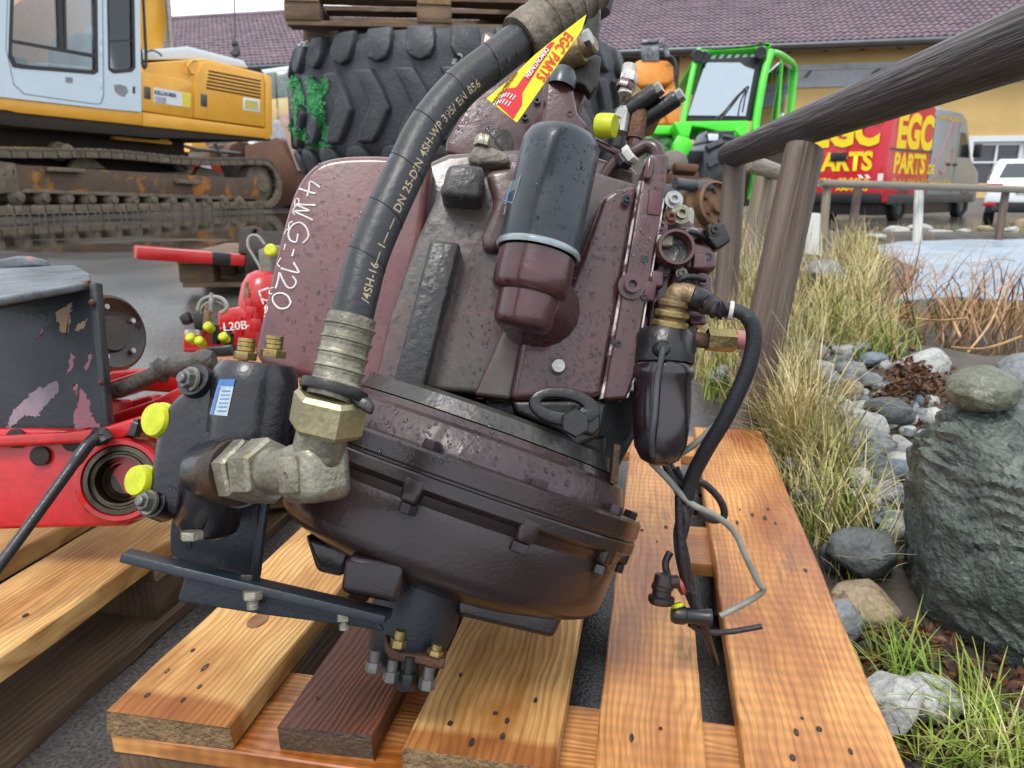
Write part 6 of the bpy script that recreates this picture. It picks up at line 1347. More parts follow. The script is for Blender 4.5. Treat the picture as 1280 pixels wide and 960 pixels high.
# red line drawing on the grey door: an excavator outline
LN = pm('van_red_line', hexc('b86a72'), rough=.5)
for pts in ([(2.7, 1.3), (3.1, 1.75), (3.4, 2.2), (3.55, 2.4), (3.6, 2.1)], [(3.4, 1.2), (3.6, 1.6), (3.75, 1.75), (3.8, 1.4)], [(2.8, 1.0), (3.0, 1.2), (3.3, 1.1), (3.5, 1.4)], [(2.6, 1.45), (2.75, 1.5), (2.7, 1.3)]):
    mb = MB(); mb.tube([vp(l, -.004, z) for l, z in pts], .012, 5); mb.build('line_drawing', LN, van)
for k in range(2):
    mb = MB(); mb.prism([vp(-.008, .62 - k * .16, 1.06), vp(-.008, .54 - k * .16, 1.06), vp(-.008, .46 - k * .16, .98), vp(-.008, .54 - k * .16, .98)], vx * .006); mb.build('chevron', WHT, van)
# ================================================================ white car
CZ_ = 15.7
cr_ = at(1222, 285, CZ_); gzc = -.01
ch = R(31); kx = V(math.cos(ch), -math.sin(ch), 0); ky = V(math.sin(ch), math.cos(ch), 0)
co_ = V(cr_.x + .05, cr_.y, gzc)
def kp(w_, l, z): return co_ + kx * w_ + ky * l + UZ * z * .94
car = thing('white_car', 'white hatchback car parked at the window of the yellow wall', 'car', kp(.9, 2, 0))
CWT = pm('car_white', hexc('dfe4ea'), hexc('e6eaee'), scale=1, speck=.03, rough=.25, coat=.5)
CWD = 1.78
mb = MB(); mb.prism([kp(0, l, z) for l, z in [(.05, .42), (0, .6), (.02, .86), (.1, .98), (.5, 1.02), (3.2, .98), (4.1, .8), (4.2, .45), (4.1, .3), (.2, .3)]], kx * CWD); mb.build('body', CWT, car, .07, 3)
mb = MB(); q = [(.22, 1.0), (.75, 1.38), (1.1, 1.45), (2.1, 1.42), (2.95, .98)]
a = [mb.bm.verts.new(kp(.02 + (z - .98) * .3, l, z)) for l, z in q]; b = [mb.bm.verts.new(kp(CWD - .02 - (z - .98) * .3, l, z)) for l, z in q]
mb.bm.faces.new(a); mb.bm.faces.new(b[::-1])
for i in range(5): mb.bm.faces.new((a[i], b[i], b[(i + 1) % 5], a[(i + 1) % 5]))
mb.build('greenhouse', CWT, car, .04, 3)
mb = MB(); mb.prism([kp(.2, .26, 1.03), kp(CWD - .2, .26, 1.03), kp(CWD - .3, .66, 1.33), kp(.3, .66, 1.33)], (ky * -.6 + UZ * .8) * .012); mb.build('rear_window', CG, car)
mb = MB(); mb.prism([kp(.012, .55, 1.05), kp(.012, 2.6, 1.05), kp(.09, 2.1, 1.34), kp(.09, 1.0, 1.36)], kx * -.01); mb.build('side_window', CG, car)
for w_ in (.14, CWD - .14): mb = MB(); mb.box(kp(w_, .04, .84), (.15, .06, .065), kx, ky, UZ); mb.build('tail_light', MATS['tail_red'], car, .02)
mb = MB(); mb.box(kp(CWD / 2, .0, .42), (CWD / 2 - .04, .05, .1), kx, ky, UZ); mb.build('diffuser', BPL, car, .02)
for w_ in (.1, CWD - .1): mb = MB(); mb.box(kp(w_, -.01, .48), (.11, .05, .03), kx, ky, UZ); mb.build('reflector', MATS['tail_red'], car, .01)
for w_ in (.2, .3): mb = MB(); mb.lathe(kp(w_, -.06, .4), ky, [(.03, 0), (.038, 0), (.038, .1), (.03, .1)], 14); mb.build('exhaust_pipe', STEEL, car)
mb = MB(); mb.box(kp(CWD / 2 - .1, -.012, .77), (.27, .01, .06), kx, ky, UZ); pl = mb.build('licence_plate', WHT, car)
mb = MB(); mb.box(kp(CWD / 2 - .345, -.024, .77), (.024, .002, .06), kx, ky, UZ); mb.build('plate_strip', pm('plate_blue', hexc('1d3f9a'), rough=.4), pl)
fit_text('M AE 119', kp(CWD / 2 - .3, -.024, .735), kx * .44, UZ * .07, BPL, pl, .02, .002, nrm=-ky)
for l in (.75, 3.35):
    for w_ in (.02, CWD - .22): mb = MB(); mb.lathe(kp(w_, l, .31), kx, [(0, .0), (.2, 0), (.31, .01), (.315, .19), (.2, .2), (0, .2)], 28); mb.build('wheel', TYR, car, smooth=40)
# ================================================================ green telehandler
TG = pm('telehandler_green', hexc('35c522'), hexc('4fd22c'), scale=2, speck=.06, rough=.35, coat=.2)
tele = thing('telehandler', 'bright green telehandler with glazed cab parked before the long building', 'telehandler', at(920, 262, 10.5))
def tzp(name, pts, Z, t, mat, bevel=.015, tilt=(0, 0)): return zslab(name, pts, Z, t, mat, bevel, 2, tele, tilt)
def ttube(name, pts, r, mat=TG, n=10): mb = MB(); mb.tube(spline([at(*p) for p in pts], 5), r, n); return mb.build(name, mat, tele, smooth=50)
ttube('pillar', [(874, 62, 9.9), (866, 90, 9.85), (856, 140, 9.8), (848, 192, 9.75)], .036)
ttube('pillar', [(964, 64, 9.9), (956, 90, 9.85), (947, 140, 9.8), (940, 192, 9.75)], .05)
ttube('pillar', [(964, 66, 9.9), (972, 67, 10.1), (984, 74, 10.7), (993, 84, 11.2), (992, 110, 11.3), (988, 145, 11.3), (983, 190, 11.3)], .042)
ttube('pillar', [(978, 70, 10.6), (975, 110, 10.6), (972, 150, 10.6), (964, 230, 10.6)], .022)
tzp('roof', [(872, 62), (874, 66), (962, 60), (966, 54), (958, 52), (955, 57), (928, 59)], 9.9, 1.5, TG, .02)
for k in range(6): tzp('roof_grille', [(886 + k * 9.5, 76), (891 + k * 9.5, 76), (897 + k * 9.5, 68), (892 + k * 9.5, 68)], 10.0, .02, WHT, 0)
tzp('windscreen_seal', [(857, 151), (880, 74), (958, 70), (945, 150)], 9.93, .02, BPL, 0)
mb = MB(); q = [on_plane(u, v, at(905, 110, 9.9), camv(0, 0, 1)) for u, v in [(860, 144), (882, 78), (925, 78), (932, 83), (943, 87), (932, 145)]]; mb.prism(q, FWD * .01); mb.build('windscreen', glass('tele_glass', (.85, .96, .98), alpha=.3), tele)
tzp('rear_window_daylight', [(866, 150), (886, 84), (962, 84), (950, 150)], 11.2, .05, pm('pale_daylight', hexc('dfeef0'), hexc('cfe2e4'), scale=2, speck=.05, rough=.6), 0)  # pale panel; its colour stands in for daylight through the back window
tzp('seat', [(884, 146), (886, 130), (904, 128), (906, 146)], 10.8, .3, pm('seat_teal', hexc('4a6468'), hexc('3b5256'), rough=.8), .03)
mb = MB(); cw_ = at(912, 124, 10.4); xs_, ys_, zs_ = basis(camv(.1, .5, .8)); mb.tube([cw_ + (xs_ * math.cos(t * math.tau / 20) + ys_ * math.sin(t * math.tau / 20)) * .14 for t in range(21)], .018, 8); mb.build('steering_wheel', BPL, tele)
ttube('steering_column', [(912, 124, 10.4), (910, 146, 10.3)], .03, BPL)
mb = MB(); mb.prism([at(957, 95, 9.95), at(975, 78, 10.5), at(991, 88, 11.25), at(984, 170, 11.25), at(947, 180, 9.95)], V(-.02, .01, 0)); mb.build('side_window', glass('tele_side_glass', (.55, .62, .6), alpha=.12), tele)
tzp('interior_panel', [(952, 120), (985, 118), (982, 165), (948, 170)], 11.0, .1, pm('cab_beige', hexc('b5a468'), hexc('8f845c'), scale=5, rough=.7), 0)
ttube('wiper', [(935, 108, 9.85), (920, 122, 9.8), (905, 140, 9.78), (889, 154, 9.76)], .014, BPL, 6); ttube('wiper', [(936, 109, 9.85), (932, 120, 9.8), (928, 140, 9.8)], .01, BPL, 6); ttube('wiper', [(931, 110, 9.84), (915, 132, 9.8), (900, 150, 9.78)], .012, BPL, 6)
tzp('bonnet', [(846, 152), (868, 151), (934, 150), (938, 152), (936, 165), (928, 172), (880, 160), (862, 158)], 9.7, .5, TG, .02)
tzp('front_panel', [(842, 152), (866, 154), (862, 172), (850, 170)], 9.6, .3, TG, .02); tzp('hinge_plate', [(848, 168), (862, 172), (870, 185), (864, 196), (842, 192), (842, 178)], 9.55, .2, TG, .02)
tzp('nose', [(804, 156), (846, 156), (848, 168), (820, 168), (808, 164)], 9.9, .6, TG, .02); tzp('nose_side', [(800, 168), (846, 168), (846, 196), (812, 196)], 9.95, .3, pm('tele_dark_green', hexc('4f9a4a'), hexc('2b3a2c'), scale=9, rough=.5, contrast=.08), .01)
tzp('side_brace', [(918, 162), (936, 152), (936, 166), (930, 176)], 9.68, .1, TG, .01)
tzp('head_lamp_housing', [(884, 165), (905, 165), (905, 178), (886, 178)], 9.3, .2, BPL, .02); tzp('head_lamp', [(885, 167), (898, 167), (898, 176), (886, 176)], 9.28, .03, pm('lamp_glass', hexc('d5dbe0'), hexc('aeb6bc'), scale=20, rough=.2), .01)
for pts, t_ in (([(861, 189), (866, 181), (880, 175), (905, 174), (924, 177), (930, 184), (912, 186), (890, 189)], .5), ([(866, 181), (872, 168), (884, 162), (890, 176), (880, 178)], .2)): tzp('mudguard', pts, 9.35, t_, pm('mudguard_grey', hexc('5d6468'), hexc('50575b'), rough=.5), .02, tilt=(0, .3))
tw = MB(); tw.lathe(at(892, 218, 9.7), RGT, [(.2, -.22), (.4, -.22), (.47, -.15), (.48, 0), (.47, .15), (.4, .22), (.2, .22)], 36); wh = tw.build('wheel', TREAD, tele, smooth=40)
for k in range(14):
    a = k * math.tau / 14; c = at(892, 218, 9.7); rd = UZ * math.cos(a) - V(0, 1, 0) * math.sin(a); tn = UZ * -math.sin(a) - V(0, 1, 0) * math.cos(a)
    for s_ in (-1, 1): mb = MB(); mb.box(c + rd * .48 + RGT * .1 * s_ + tn * .04 * s_, (.11, .035, .035), (RGT + tn * .5 * s_).normalized(), (tn - RGT * .5 * s_).normalized(), rd); mb.build('tread_lug', TREAD, wh)
tzp('rear_wheel', rrect(975, 190, 1010, 262, 14), 11.6, .5, TREAD, .05); ttube('step_rail', [(948, 178, 10.2), (944, 215, 10.2), (938, 250, 10.2)], .05); ttube('step_rail', [(975, 190, 10.6), (966, 215, 10.6), (958, 236, 10.6)], .04)
tzp('chassis', [(850, 196), (990, 180), (990, 240), (850, 245)], 10.4, .8, ED, .03)
tzp('white_rail', [(946, 146), (980, 141), (981, 146), (948, 152)], 10.9, .05, WHT, .01)
for (u, v, Z) in ((880, 72, 9.8), (951, 66, 9.8), (872, 70, 9.8)): mb = MB(); mb.lathe(at(u, v, Z), camv(-.2, -.3, 1), [(0, -.1), (.06, -.08), (.08, 0), (.07, .02), (0, .015)], 16); mb.build('work_lamp', BPL, tele)
# ================================================================ orange arm with grab behind it
arm2 = thing('material_handler', 'orange excavator stick with folded grab behind the green telehandler', 'excavator arm', at(835, 240, 14.5))
OR_ = pm('orange_paint', hexc('dd9038'), hexc('c97d2e'), scale=3, rough=.5, spots=hexc('8f5a28'), spot_at=.68, spot_scale=6)
for pts, Z, t in (([(793, 78), (800, 74), (834, 75), (842, 82), (843, 100), (836, 104), (800, 108), (793, 100)], 14.4, .5), ([(836, 100), (843, 100), (848, 125), (850, 156), (836, 156), (826, 125)], 14.5, .4), ([(818, 125), (832, 118), (836, 156), (820, 156)], 14.6, .3), ([(820, 156), (850, 156), (850, 262), (820, 262)], 14.7, .5)): zslab('stick', pts, Z, t, OR_, .04, 2, arm2)
for k in range(7): mb = MB(); mb.tube(spline([at(804 + k * 3, 76, 14.4), at(803 + k * 3.2, 62, 14.35), at(806 + k * 3.2, 52, 14.4)], 4), .03, 8); mb.build('grab_tine', pm('grab_steel', hexc('8a8d92'), hexc('3a3a3c'), scale=8, rough=.4, metal=.4), arm2)
mb = MB(); mb.tube(spline([at(822, 50, 14.5), at(830, 54, 14.4), at(834, 70, 14.4)], 5), .05, 8); mb.build('grab_arm', MATS['grab_steel'], arm2)
mb = MB(); mb.tube(spline([at(832, 72, 14.3), at(840, 72, 14.3), at(845, 82, 14.3), at(844, 96, 14.3)], 5), .03, 8); mb.build('hydraulic_hose', BPL, arm2)
zslab('tool_plate', [(802, 50), (824, 48), (824, 52), (802, 54)], 14.3, .1, MATS['grab_steel'], .01, 2, arm2)
# ================================================================ rusty axle by the fence
axl = thing('rusty_axle', 'muddy axle with rusty brake drum standing behind the fence', 'axle', at(875, 285, 5.0))
for pts, Z, t, m in (([(836, 215), (850, 205), (872, 205), (876, 225), (860, 240), (836, 235)], 5.0, .3, RUST), ([(826, 230), (880, 226), (884, 245), (870, 262), (830, 262)], 4.9, .35, pm('axle_grey', hexc('4d5358'), hexc('3a3f44'), scale=12, rough=.6, bump=.3)), ([(842, 202), (876, 205), (872, 216), (844, 214)], 4.8, .1, RUST), ([(828, 190), (846, 186), (858, 192), (862, 206), (838, 214), (826, 206)], 5.3, .2, pm('arch_steel', hexc('7a726c'), hexc('5d544e'), scale=8, rough=.6)), ([(832, 262), (880, 258), (885, 300), (832, 300)], 5.1, .3, ED), ([(868, 226), (890, 224), (894, 236), (872, 240)], 4.7, .1, pm('axle_grey', (0, 0, 0)))): zslab('housing', pts, Z, t, m, .015, 2, axl)
dr = at(892, 258, 4.75); dx_ = camv(.55, .1, 1).normalized()
mb = MB(); mb.lathe(dr, dx_, [(.0, -.2), (.17, -.2), (.19, -.06), (.19, -.03), (.15, -.02), (.15, .04), (.135, .05), (.125, .02), (.06, .02), (.05, .05), (0, .05)], 40); mb.build('brake_drum', pm('drum_rust', hexc('7a5c42'), hexc('5a463a'), scale=14, rough=.65, metal=.3, bump=.2), axl, smooth=35)
for k in range(6): a = k * math.tau / 6; x, y, z = basis(dx_); mb = MB(); mb.hexa(dr + dx_ * .02 + (x * math.cos(a) + y * math.sin(a)) * .09, dx_, .014, .02); mb.build('stud', RUST, axl)
mb = MB(); mb.lathe(at(868, 232, 4.7), camv(-1, 0, .4), [(0, 0), (.035, 0), (.035, .14), (0, .14)], 16); mb.build('shaft', MATS['axle_grey'], axl)
# ================================================================ timber fence round the pond
def logmat(name, a, b): return pm(name, a, b, scale=10, rough=.45, r2=.7, stretch=(1, 1, 1), bump=.5, bscale=70)
def fibre(name, c1, c2, axis_len=8):
    """weathered fibres running along local z"""
    return pm(name, c1, c2, scale=9, rough=.4, r2=.75, stretch=(6, 6, .28), bump=.7, bscale=22, spots=tuple(x * .45 for x in c1), spot_at=.6, spot_scale=7)
LOGD = fibre('dark_wet_log', hexc('2e282a'), hexc('494241')); LOGP = fibre('grey_brown_post', hexc('4a3b32'), hexc('65574c')); LOGG = fibre('pale_grey_log', hexc('7c7566'), hexc('938c7c'))
def log(name, a, b, r0, r1, mat, label=None, group=None, n=40, seed=0, flat=0):
    a = Vector(a); b = Vector(b); L_ = (b - a).length; mb = MB(); m = 40; rings = []
    for i in range(m + 1):
        t = i / m; r = r0 + (r1 - r0) * t; rw_ = []
        if i in (0, m): r *= .96
        for k in range(n):
            th = k / n * math.tau; rr = r * (1 + .018 * noise.noise(Vector((math.cos(th) * 1.2, math.sin(th) * 1.2, t * L_ * 2 + seed))) + .012 * noise.noise(Vector((math.cos(th) * 7, math.sin(th) * 7, t * L_ * .8 + seed * 3))))
            rw_.append(mb.bm.verts.new((math.cos(th) * rr, math.sin(th) * rr * (1 - flat), t * L_)))
        rings.append(rw_)
    for A2, B2 in zip(rings, rings[1:]):
        for k in range(n): mb.bm.faces.new((A2[k], A2[(k + 1) % n], B2[(k + 1) % n], B2[k]))
    mb.bm.faces.new(rings[0][::-1]); mb.bm.faces.new(rings[-1])
    x, y, z = basis(b - a, (0, 0, 1)); o = inst(name, mb.mesh(name, mat, smooth=50), frame_m(a, x, y, z))
    if label: tag(o, label, 'fence rail' if 'rail' in name else 'fence post', group)
    return o
def gpt(u, v):
    z = .1
    for _ in range(8): p = on_z(u, v, z); z = zg(p.x, p.y, False)
    return V(p.x, p.y, z)
log('fence_rail', at(912, 194, 2.95), at(1345, 28, 1.02), .0485, .052, LOGD, 'thick dark wet round rail sloping across the upper right corner', 'timber fence around the pond')
def post(ut, vt, ub, vb, Z, r, mat, label, flat=.0, deep=.3, r2=None):
    a = at(ut, vt, Z); b = at(ub, vb, Z); d = (b - a).normalized(); return log('fence_post', b + d * deep, a, r2 or r * 1.05, r, mat, label, 'timber fence around the pond', seed=ut, flat=flat)
post(1006, 186, 945, 470, 1.97, .062, LOGP, 'wide leaning grey brown post under the thick dark rail', .25)
post(919, 202, 912, 300, 2.9, .042, LOGP, 'fence post at the far end of the thick dark rail')
post(957, 212, 940, 300, 3.9, .048, fibre('grey_post', hexc('6b5f50'), hexc('8a7d6a')), 'grey fence post just left of the leaning post, in dry grass', deep=.2)
post(972, 214, 966, 290, 4.6, .045, MATS['grey_post'], 'thin grey fence post half hidden behind the leaning post', deep=.1)
log('fence_rail', at(930, 202, 3.0), at(1000, 224, 5.2), .037, .042, LOGG, 'pale grey round rail running back behind the leaning post', 'timber fence around the pond')
log('fence_rail', at(1026, 229, 8.2), at(1310, 238, 9.6), .042, .042, fibre('thin_rail_grey', hexc('6d6459'), hexc('857b6c')), 'long thin rail across the van and the white car', 'timber fence around the pond')
post(1034, 232, 1028, 300, 8.3, .045, MATS['grey_post'], 'fence post beside the red rear doors of the van')
post(1073, 233, 1065, 287, 8.6, .045, LOGP, 'brown fence post before the rear corner of the van')
post(1149, 237, 1147, 285, 9.0, .05, fibre('white_post', hexc('b9b9b2'), hexc('cfcfc9')), 'white painted fence post before the side of the van')
post(1257, 240, 1250, 288, 9.4, .045, LOGP, 'brown fence post before the white car')
post(1017, 268, 1014, 328, 6.2, .055, MATS['white_post'], 'whitish plastic post showing right of the leaning post')
# ================================================================ stones
def rockmat(name, a, b, sp=None, sc_=6): return pm(name, a, b, scale=sc_ * 2, rough=.45, r2=.85, bump=.7, bscale=60, spots=sp, spot_at=.56, spot_scale=22, speck=.45)
RK = [rockmat('stone_grey', hexc('6d7074'), hexc('8d8f8f'), hexc('55585a')), rockmat('stone_light', hexc('9b9c9a'), hexc('b5b5b0'), hexc('7a7b79')), rockmat('stone_dark', hexc('43484a'), hexc('5a5e5e'), hexc('33383a')), rockmat('stone_tan', hexc('8a7a62'), hexc('a08f74'), hexc('6b5d4a')), rockmat('stone_olive', hexc('565a4c'), hexc('6c6e60'), hexc('8a8c7e')), rockmat('stone_blue', hexc('5d6770'), hexc('77818a'), hexc('4a535b'))]
def rock(name, c, r, mat, seed, sub=3, rough_=.22, rot=None, par=None, fine=.03):
    bm = bmesh.new(); bmesh.ops.create_icosphere(bm, subdivisions=sub, radius=1); rnd = random.Random(seed)
    M = Matrix.Rotation(rnd.uniform(0, 6.3) if rot is None else rot, 4, 'Z')
    off = Vector((seed * 3.7, seed * 1.3, seed * 2.1))
    cuts = [(Vector((rnd.gauss(0, 1), rnd.gauss(0, 1), rnd.gauss(0, 1))).normalized(), rnd.uniform(.55, .85)) for _ in range(7 if rough_ > .15 else 0)]
    for v in bm.verts:
        d = v.co.normalized(); k = 1 + rough_ * noise.fractal(d * 1.1 + off, 1, 2, 2) + fine * noise.fractal(d * 4 + off, .8, 2, 3)
        for q_ in cuts:
            e_ = d.dot(q_[0]) * k
            if e_ > q_[1]: k *= q_[1] / e_ * .75 + .25
        v.co = M @ Vector((d.x * k * r[0], d.y * k * r[1], d.z * k * r[2]))
    me = bpy.data.meshes.new(name); bm.to_mesh(me); bm.free(); me.shade_smooth(); me.materials.append(mat)
    return inst(name, me, Matrix.Translation(Vector(c)), par)
G_ST = 'rounded stones between the pallet and the pond'
ST = [(1027, 505, 34, 28, 1, None), (1039, 482, 52, 34, 0, None), (1030, 461, 32, 20, 1, None), (1070, 468, 42, 24, 0, None), (1099, 454, 38, 20, 5, None), (1055, 456, 38, 18, 2, None), (1165, 461, 64, 44, 1, 'pale angular stone at the water edge behind the leaf heap'), (1117, 518, 64, 40, 2, 'dark flat sided stone left of the big boulder top'), (1075, 538, 72, 38, 1, 'large pale rounded stone in the middle of the stone heap'), (1064, 492, 34, 26, 3, 'tan stone next to the brown leaf heap'), (1077, 513, 40, 22, 1, None), (1095, 560, 62, 36, 0, None), (1058, 557, 42, 28, 5, None), (1039, 528, 44, 28, 0, None), (1017, 524, 30, 26, 4, None), (1002, 496, 28, 20, 5, None), (1014, 474, 30, 24, 0, None), (1017, 452, 34, 18, 2, None), (1124, 562, 38, 26, 1, None), (1061, 575, 44, 26, 0, None), (1095, 585, 50, 30, 2, None), (1130, 592, 40, 30, 5, None), (1120, 625, 46, 32, 0, None), (1075, 605, 44, 28, 1, None), (1050, 505, 26, 20, 2, None), (1092, 480, 34, 22, 0, None), (1060, 440, 30, 16, 1, None), (1030, 440, 26, 14, 0, None),
      (1095, 707, 92, 72, 2, 'smooth dark oval stone beside the big boulder'), (1092, 768, 84, 52, 3, 'tan oval stone below the smooth dark stone'), (1056, 790, 60, 56, 0, 'grey stone half under the edge of the orange deck board'), (1050, 700, 50, 40, 2, None), (1120, 905, 92, 84, 1, 'pale marbled stone at the lower end of the deck board'), (1172, 888, 84, 56, 1, 'pale stone at the foot of the big boulder'), (1010, 640, 50, 30, 0, None), (1030, 600, 40, 26, 4, None),
      (990, 340, 40, 30, 2, 'grey boulder in dry grass beside the leaning post'), (1035, 352, 62, 40, 0, 'large grey stone right of the leaning post'), (985, 480, 32, 24, 1, None), (905, 470, 40, 30, 0, None), (970, 510, 40, 26, 5, None)]
ORD = 'first second third fourth fifth sixth seventh eighth ninth tenth eleventh twelfth thirteenth fourteenth fifteenth'.split(); CNM = ['mid grey', 'pale grey', 'dark grey', 'tan', 'olive', 'blue grey']; CNT = {}
ST.sort(key=lambda q: q[1])
for i, (u, v, w_, h_, k, lb) in enumerate(ST):
    p = gpt(u, v + h_ * .38); Z = (p - EYE).dot(FWD); rx = w_ * Z / F / 2; rz = h_ * Z / F / 2 * 1.1
    o = rock('stone', (p.x, p.y + rx * .6, p.z + rz * .75), (rx * 1.05, rx * .95, rz), RK[k], i + 1, 4 if w_ > 55 else 3, .2, rot=random.uniform(-.4, .4))
    if not lb:
        CNT[k] = CNT.get(k, 0) + 1; lb = '%s %s stone of the heap counted from the pond to the camera' % (ORD[CNT[k] - 1], CNM[k])
    tag(o, lb, 'stone', G_ST)
rnd = random.Random(5)
k = 0; peb = []
while k < 190:
    u = rnd.uniform(985, 1180); v = rnd.uniform(435, 680)
    if v > 560 and u < 985 + (v - 480) * .55: continue
    p = gpt(u, v); s = rnd.uniform(.016, .036)
    o = rock('stone', (p.x, p.y, p.z + s * .3), (s, s * rnd.uniform(.7, 1), s * rnd.uniform(.55, .8)), RK[rnd.choice((0, 0, 1, 1, 1, 2, 4, 5))], 200 + k, 2, .2)
    tag(o, 'small rounded stone filling gaps in the stone heap', 'stone', 'small stones in the heap'); k += 1
for i, (u, v, w_, h_) in enumerate([(1120, 288, 40, 14), (1150, 284, 30, 14), (1135, 296, 50, 12), (1175, 290, 36, 10), (1205, 288, 22, 8), (1232, 286, 24, 9), (1262, 287, 22, 9), (1278, 280, 34, 18), (1095, 296, 30, 10)]):
    p = gpt(u, v + 3); Z = (p - EYE).dot(FWD); o = rock('stone', (p.x, p.y, p.z + .03), (w_ * Z / F / 2, w_ * Z / F / 2.4, h_ * Z / F / 2), RK[1] if i < 4 else RK[3 if i % 2 else 1], 300 + i, 3, .3)
    tag(o, 'pale stone on the far bank of the frozen pond', 'stone', 'stones on the far pond bank')
# the big boulder with a stone lying on it
BOU = pm('foliated_boulder', hexc('3a4342'), hexc('646b64'), scale=14, rough=.35, r2=.75, bump=.9, bscale=90, spots=hexc('8f948a'), spot_at=.64, spot_scale=38, contrast=.16, speck=.5)
bm = bmesh.new(); bmesh.ops.create_icosphere(bm, subdivisions=6, radius=1)
bc = at(1288, 690, 1.22); lay = V(-.45, -.35, -.82).normalized()
rb = random.Random(3)
cuts_b = [(V(-.85, -.45, .25).normalized(), .86), (V(-.2, -.95, .2).normalized(), .84), (V(-.1, -.3, .95).normalized(), .9), (V(-.6, -.6, -.5).normalized(), .8), (V(-.9, .3, -.1).normalized(), .85)]
for v in bm.verts:
    d = v.co.normalized(); q = Vector([math.copysign(abs(x) ** .6, x) for x in d]); k = 1 + .10 * noise.fractal(d * 1.2 + V(4, 2, 9), 1, 2, 3)
    for n_, lim in cuts_b:
        e_ = q.dot(n_) * k
        if e_ > lim: k *= lim / e_ * .8 + .2
    pnt = q * k
    s_ = pnt.dot(lay) * 9 + 1.6 * noise.noise(pnt * 2.2)
    led = (s_ % 1); k2 = 1 + .045 * (led if led < .75 else (1 - led) * 3) + .035 * noise.fractal(pnt * 2.6 + lay * pnt.dot(lay) * 7, .75, 2.2, 5) + .012 * noise.fractal(pnt * 16, .6, 2, 3)
    pnt = pnt * k2; v.co = V(pnt.x * .175 - .012 * pnt.z, pnt.y * .2, pnt.z * .222)
me = bpy.data.meshes.new('boulder'); bm.to_mesh(me); bm.free(); me.shade_smooth(); me.set_sharp_from_angle(angle=R(40)); me.materials.append(BOU)
tag(inst('boulder', me, Matrix.Translation(bc)), 'big dark layered boulder beside the pallet', 'boulder')
o = rock('stone', at(1229, 487, 1.2), (.056, .05, .036), RK[4], 411, 5, .1, rot=.2, fine=.015); tag(o, 'smooth olive stone lying on top of the big boulder', 'stone')
o = rock('stone', at(1290, 474, 1.4), (.062, .06, .05), RK[0], 420, 4, .12, rot=0); tag(o, 'grey stone behind the boulder top, cut by the picture edge', 'stone')
# ================================================================ grass, reeds, dead leaves
def blades(name, spots_, mat_, seed, seg=4):
    rnd = random.Random(seed); vs = []; fs = []
    for (p, h, wd, lean, curl) in spots_:
        az = rnd.uniform(0, math.tau); dx_, dy_ = math.cos(az), math.sin(az); sx_, sy_ = -dy_, dx_; b0 = len(vs)
        tw = rnd.uniform(-.6, .6)
        for i in range(seg + 1):
            t = i / seg; out = h * (lean * t + curl * t * t * t); up = h * (t - .45 * curl * t ** 3); w_ = wd * (1 - t ** 2) * .5 + .0003
            x = p[0] + dx_ * out + sx_ * tw * h * .15 * t * t; y = p[1] + dy_ * out + sy_ * tw * h * .15 * t * t
            vs.append((x - sx_ * w_, y - sy_ * w_, p[2] + up)); vs.append((x + sx_ * w_, y + sy_ * w_, p[2] + up))
        for i in range(seg): fs.append((b0 + 2 * i, b0 + 2 * i + 1, b0 + 2 * i + 3, b0 + 2 * i + 2))
    me = bpy.data.meshes.new(name); me.from_pydata(vs, [], fs); me.materials.append(mat_); me.shade_smooth()
    return link(bpy.data.objects.new(name, me))
def leafmat(name, c1, c2, sc_=3):
    m = pm(name, c1, c2, scale=sc_, rough=.55, spec=.3, contrast=.12); b = m.node_tree.nodes['Principled BSDF']
    b.inputs['Subsurface Weight'].default_value = 0.0
    return m
DRY = leafmat('dry_grass', hexc('b9ab76'), hexc('938755'), 14); DRY2 = leafmat('straw_grass', hexc('d3c89e'), hexc('b0a274'), 14); GRN2 = leafmat('green_grass', hexc('5f7a2c'), hexc('8e9a48'), 14); REED = leafmat('dead_reed', hexc('7d5a44'), hexc('a58462'), 12)
rnd = random.Random(11)
DENS = .62
def tufts(region, n, nb, h, lean, curl, wd, z0=0, spread=.03):
    out = []
    (u0, v0, u1, v1) = region
    for _ in range(int(n * DENS)):
        u, v = rnd.uniform(u0, u1), rnd.uniform(v0, v1); c = gpt(u, v)
        if pond_d(c.x, c.y) < .02 and z0 == 0: continue
        # stay off the pallets
        for _b in range(nb):
            a = rnd.uniform(0, math.tau); r = spread * math.sqrt(rnd.random()); x, y = c.x + math.cos(a) * r, c.y + math.sin(a) * r
            rel = V(x, y, 0) - fl; e = rel.dot(pe); s = rel.dot(pd)
            if -.02 < e < .82 and -.1 < s < 1.24: continue
            hh = h * rnd.choice((.4, .6, .8, 1, 1, 1.3)) * rnd.uniform(.8, 1.1); out.append(((x, y, zg(x, y, False) - .01), hh, wd * rnd.uniform(.6, 1.2), rnd.uniform(.05, lean), rnd.uniform(0, curl)))
    return out
dry = tufts((955, 470, 1010, 560), 40, 22, .2, .45, .7, .0035) + tufts((975, 540, 1060, 680), 42, 20, .17, .5, .8, .003) + tufts((900, 300, 1000, 420), 60, 20, .3, .3, .5, .005, spread=.06) + tufts((860, 420, 960, 500), 50, 20, .2, .4, .7, .0035, spread=.05) + tufts((1000, 340, 1130, 430), 90, 22, .22, .5, .8, .005, spread=.07) + tufts((1020, 400, 1130, 450), 40, 20, .16, .6, .8, .004, spread=.05) + tufts((1040, 310, 1110, 345), 30, 20, .3, .4, .6, .007, spread=.1)
